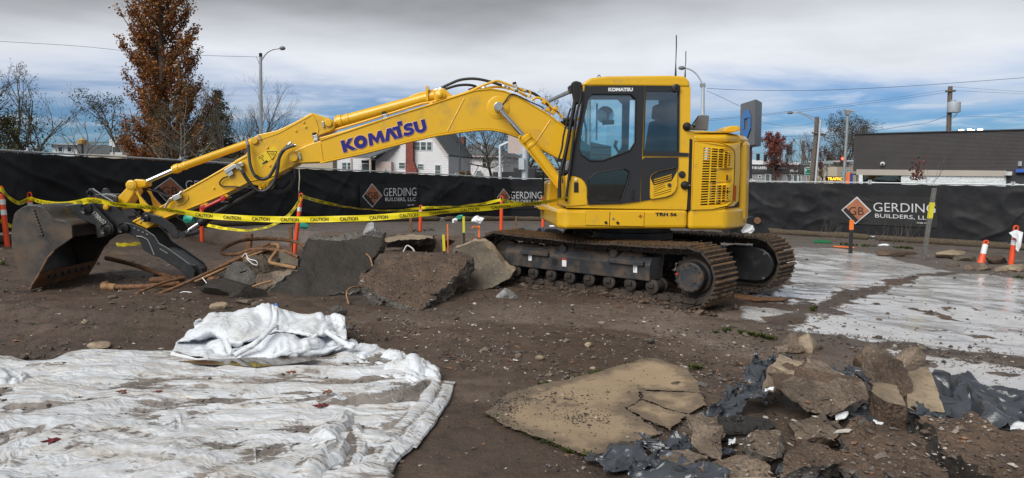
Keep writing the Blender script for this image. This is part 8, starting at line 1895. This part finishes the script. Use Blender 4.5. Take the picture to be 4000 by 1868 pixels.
make_tree('bare_tree',500,46,385,'bare tree just left of the orange oak',37,.12,levels=4,spread=.7,up=.2,n0=9,kids=(5,4,4,3),lenk=.6,leaf=(.05,DARKG,1,.12,3))
make_tree('bare_tree',900,58,385,'thin bare tree right of the dark conifer',38,.13,levels=4,spread=.5,up=.3,n0=11,kids=(5,6,5,3),lenk=.62,twigm='twig')
make_tree('bare_tree',1010,60,420,'spreading bare tree behind the tall street light',39,.14,levels=4,spread=.65,up=.2,n0=11,kids=(5,6,5,3),lenk=.68)
make_tree('bare_tree',960,66,470,'low dense bare tree behind the arm',40,.14,levels=4,spread=.65,up=.2,n0=11,kids=(5,6,5,3),lenk=.65)
make_tree('bare_tree',2040,60,470,'dark twisted bare tree behind the brown sign board',41,.18,levels=4,spread=.8,up=.08,n0=12,crown0=.25,kids=(6,6,5,3),lenk=.72,leaf=(.04,[(.05,.05,.03),(.035,.04,.022)],1,.07,3))
make_tree('bare_tree',1935,70,482,'dark bare tree over the second white house roof',53,.17,levels=4,spread=.8,up=.1,n0=13,crown0=.3,kids=(6,6,5,3),lenk=.75,leaf=(.045,[(.05,.05,.03),(.035,.04,.022)],1,.08,3))
make_tree('bare_tree',2190,58,440,'bare tree showing between boom and cab',42,.14,levels=4,spread=.6,up=.2,n0=10,kids=(5,5,5,3),lenk=.65)
make_tree('bare_tree',3260,92,535,'broad bare brown tree behind the right parking light',43,.2,levels=4,spread=.7,up=.15,n0=13,kids=(6,6,5,3),lenk=.66,leaf=(.06,[(.09,.075,.055),(.07,.055,.04)],1,.15,3))
make_tree('bare_tree',3330,96,520,'bare tree tucked behind the brown building corner',44,.22,levels=4,spread=.65,up=.18,n0=12,kids=(6,6,5,3),lenk=.66,leaf=(.07,[(.07,.055,.035),(.05,.04,.025)],1,.12,3))
make_tree('bare_tree',3155,105,530,'bare tree left of the leaning wooden pole',45,.2,levels=4,spread=.6,up=.2,n0=11,kids=(5,6,5,3),lenk=.6)
make_tree('red_tree',3022,96,548,'far tree with dark red leaves behind the shop',46,.2,levels=4,spread=.5,up=.3,n0=13,kids=(5,5,4,3),lenk=.5,leaf=(.11,[(.22,.06,.045),(.15,.045,.035),(.28,.085,.055)],1,.15,2))
make_tree('bare_tree',3080,78,600,'reddish bare sapling in front of the far shop',47,.07,levels=4,spread=.55,up=.25,n0=10,kids=(5,5,4,3),lenk=.6,twigm='bark',leaf=(.05,[(.14,.05,.045),(.10,.04,.035)],1,.06,3))
make_tree('bare_tree',3225,70,600,'reddish bare sapling right of the pale thin pole',48,.07,levels=4,spread=.6,up=.2,n0=10,kids=(5,5,4,3),lenk=.62,leaf=(.045,[(.12,.045,.035),(.09,.035,.03)],1,.06,3))
make_tree('sapling',3585,27,575,'young sapling with a few red leaves before the white stone wall',49,.02,levels=3,spread=.4,up=.35,n0=6,kids=(3,3,3),lenk=.45,min_r=.003)
p_ = at(3585,705,27)
def sap_leaves():
    rr = random.Random(3); pts = [tuple(at(3585+rr.gauss(0,16),705-abs(rr.gauss(0,38)),27+rr.gauss(0,.12))) for i in range(150)]
    V,Q,C = leaf_cloud(pts,.055,[(.20,.06,.035),(.14,.04,.03),(.10,.03,.025)],8,1,.02); raw_mesh('foliage',V,Q,M['leaf'],bpy.data.objects['sapling'],smooth=False,attrs={'Col': C})
sap_leaves()
def conifer(px,Y,ytop,wpx,label,seed):
    b = at(px,700,Y); b.z = g1(b.x,b.y); H = at(px,ytop,Y).z-b.z; R_ = wpx*Y/FPX; rr = random.Random(seed); t = thing('conifer',b,label,'tree','trees beyond the fence'); limbs = []; pts = []
    for k in range(240):
        f = .12+.86*(k+rr.random())/240; s = b+Vector((0,0,H*f)); a = rr.random()*6.283; L = R_*(1-f)**.75*rr.uniform(.7,1.15)+.15; e = s+Vector((math.cos(a)*L,math.sin(a)*L,-.18*L+.25*(f > .8))); limbs.append(([s,s.lerp(e,.5)+Vector((0,0,.06*L)),e],[.03,.02,.006]))
        for q in range(int(14+L*30)): u = rr.random()**.7; pts.append(tuple(s.lerp(e,u)+Vector((rr.gauss(0,.12),rr.gauss(0,.12),rr.gauss(-.06,.09)))))
    tubes([([b,b+Vector((0,0,H))],[.2,.02])]+limbs,5).build('trunk',M['bark'],t,smooth=60); V,Q,C = leaf_cloud(pts,.10,DARKG,seed,1,.03,.4); raw_mesh('crown',V,Q,M['leaf'],t,smooth=False,attrs={'Col': C})
conifer(857,62,350,125,'dark green conifer right of the orange oak',51)
conifer(497,64,530,40,'small dark evergreen peeking out left of the oak',52)
# hedge behind the fence and far tree line
def shrub(px,Y,rx,rz,label,cols_,seed,n=1500,size=.07,py=700):
    b = at(px,py,Y); rr = random.Random(seed); t = thing('shrub',Vector((b.x,b.y,g1(b.x,b.y))),label,'shrub'); pts = []
    for i in range(n): a = rr.random()*6.283; u = rr.random()**.4; v = rr.uniform(0,1); pts.append((b.x+math.cos(a)*rx*u*math.sqrt(1-v*v*.7),b.y+math.sin(a)*rx*.6*u,b.z-.3+rz*v*(.8+.4*math.sin(a*3+seed))))
    V,Q,C = leaf_cloud(pts,size,cols_,seed,1,.03); raw_mesh('foliage',V,Q,M['leaf'],t,smooth=False,attrs={'Col': C}); MB().tube([Vector((b.x,b.y,g1(b.x,b.y))),b+Vector((0,0,rz*.5))],[.06,.02],6).build('stem',M['bark'],t)
shrub(1822,56,.75,.75,'tawny shrub in front of the second white house',[(.20,.13,.04),(.12,.10,.03),(.16,.08,.03)],61)
shrub(2120,60,1.6,1.6,'dark shrub behind the boom cylinder foot',DARKG,62)
shrub(470,50,1.0,2.4,'dark green shrub at the left foot of the oak',[(.03,.06,.03),(.04,.08,.035)],63,py=690)
shrub(60,40,2.2,2.0,'brown tangled brush low behind the left fence',[(.07,.05,.035),(.09,.065,.04),(.06,.065,.025)],64,4200,.07)
shrub(890,52,1.6,1.3,'rusty brush at the right foot of the oak',ORANGE,65,2500,.06)
def dead_weeds():
    rr = random.Random(8); mb = MB()
    for px,n in ((3260,14),(3550,16),(3450,10),(3530,8),(3270,8)):
        for i in range(n):
            x = px+rr.gauss(0,22); b = at(x,700,22.5-.0008*(x-3260)); b.z = g1(b.x,b.y); h = rr.uniform(.25,.85); P = [b]
            for j in range(4): P.append(P[-1]+Vector((rr.gauss(0,.05),rr.gauss(0,.03),h/4)))
            mb.tube(P,[.006,.005,.004,.003,.002],3,False)
    mb.build('dead_weeds',M['twig'],label='dry dead weed stalks along the right fence foot',cat='weeds',kind='stuff')
dead_weeds()
def treeline():
    rr = random.Random(5); pts = []
    for i in range(9000):
        x = rr.uniform(-260,260); h = 3.2+2.8*math.sin(x*.05)+2.0*math.sin(x*.13+1)+rr.gauss(0,.9); pts.append((x,300+rr.gauss(0,8),rr.uniform(-1,max(1,h))))
    V,Q,C = leaf_cloud(pts,1.1,[(.035,.04,.03),(.05,.045,.035),(.06,.05,.04)],5,1,.3); raw_mesh('treeline',V,Q,M['leaf'],smooth=False,attrs={'Col': C},label='far line of trees along the horizon',cat='trees',kind='stuff')
treeline()
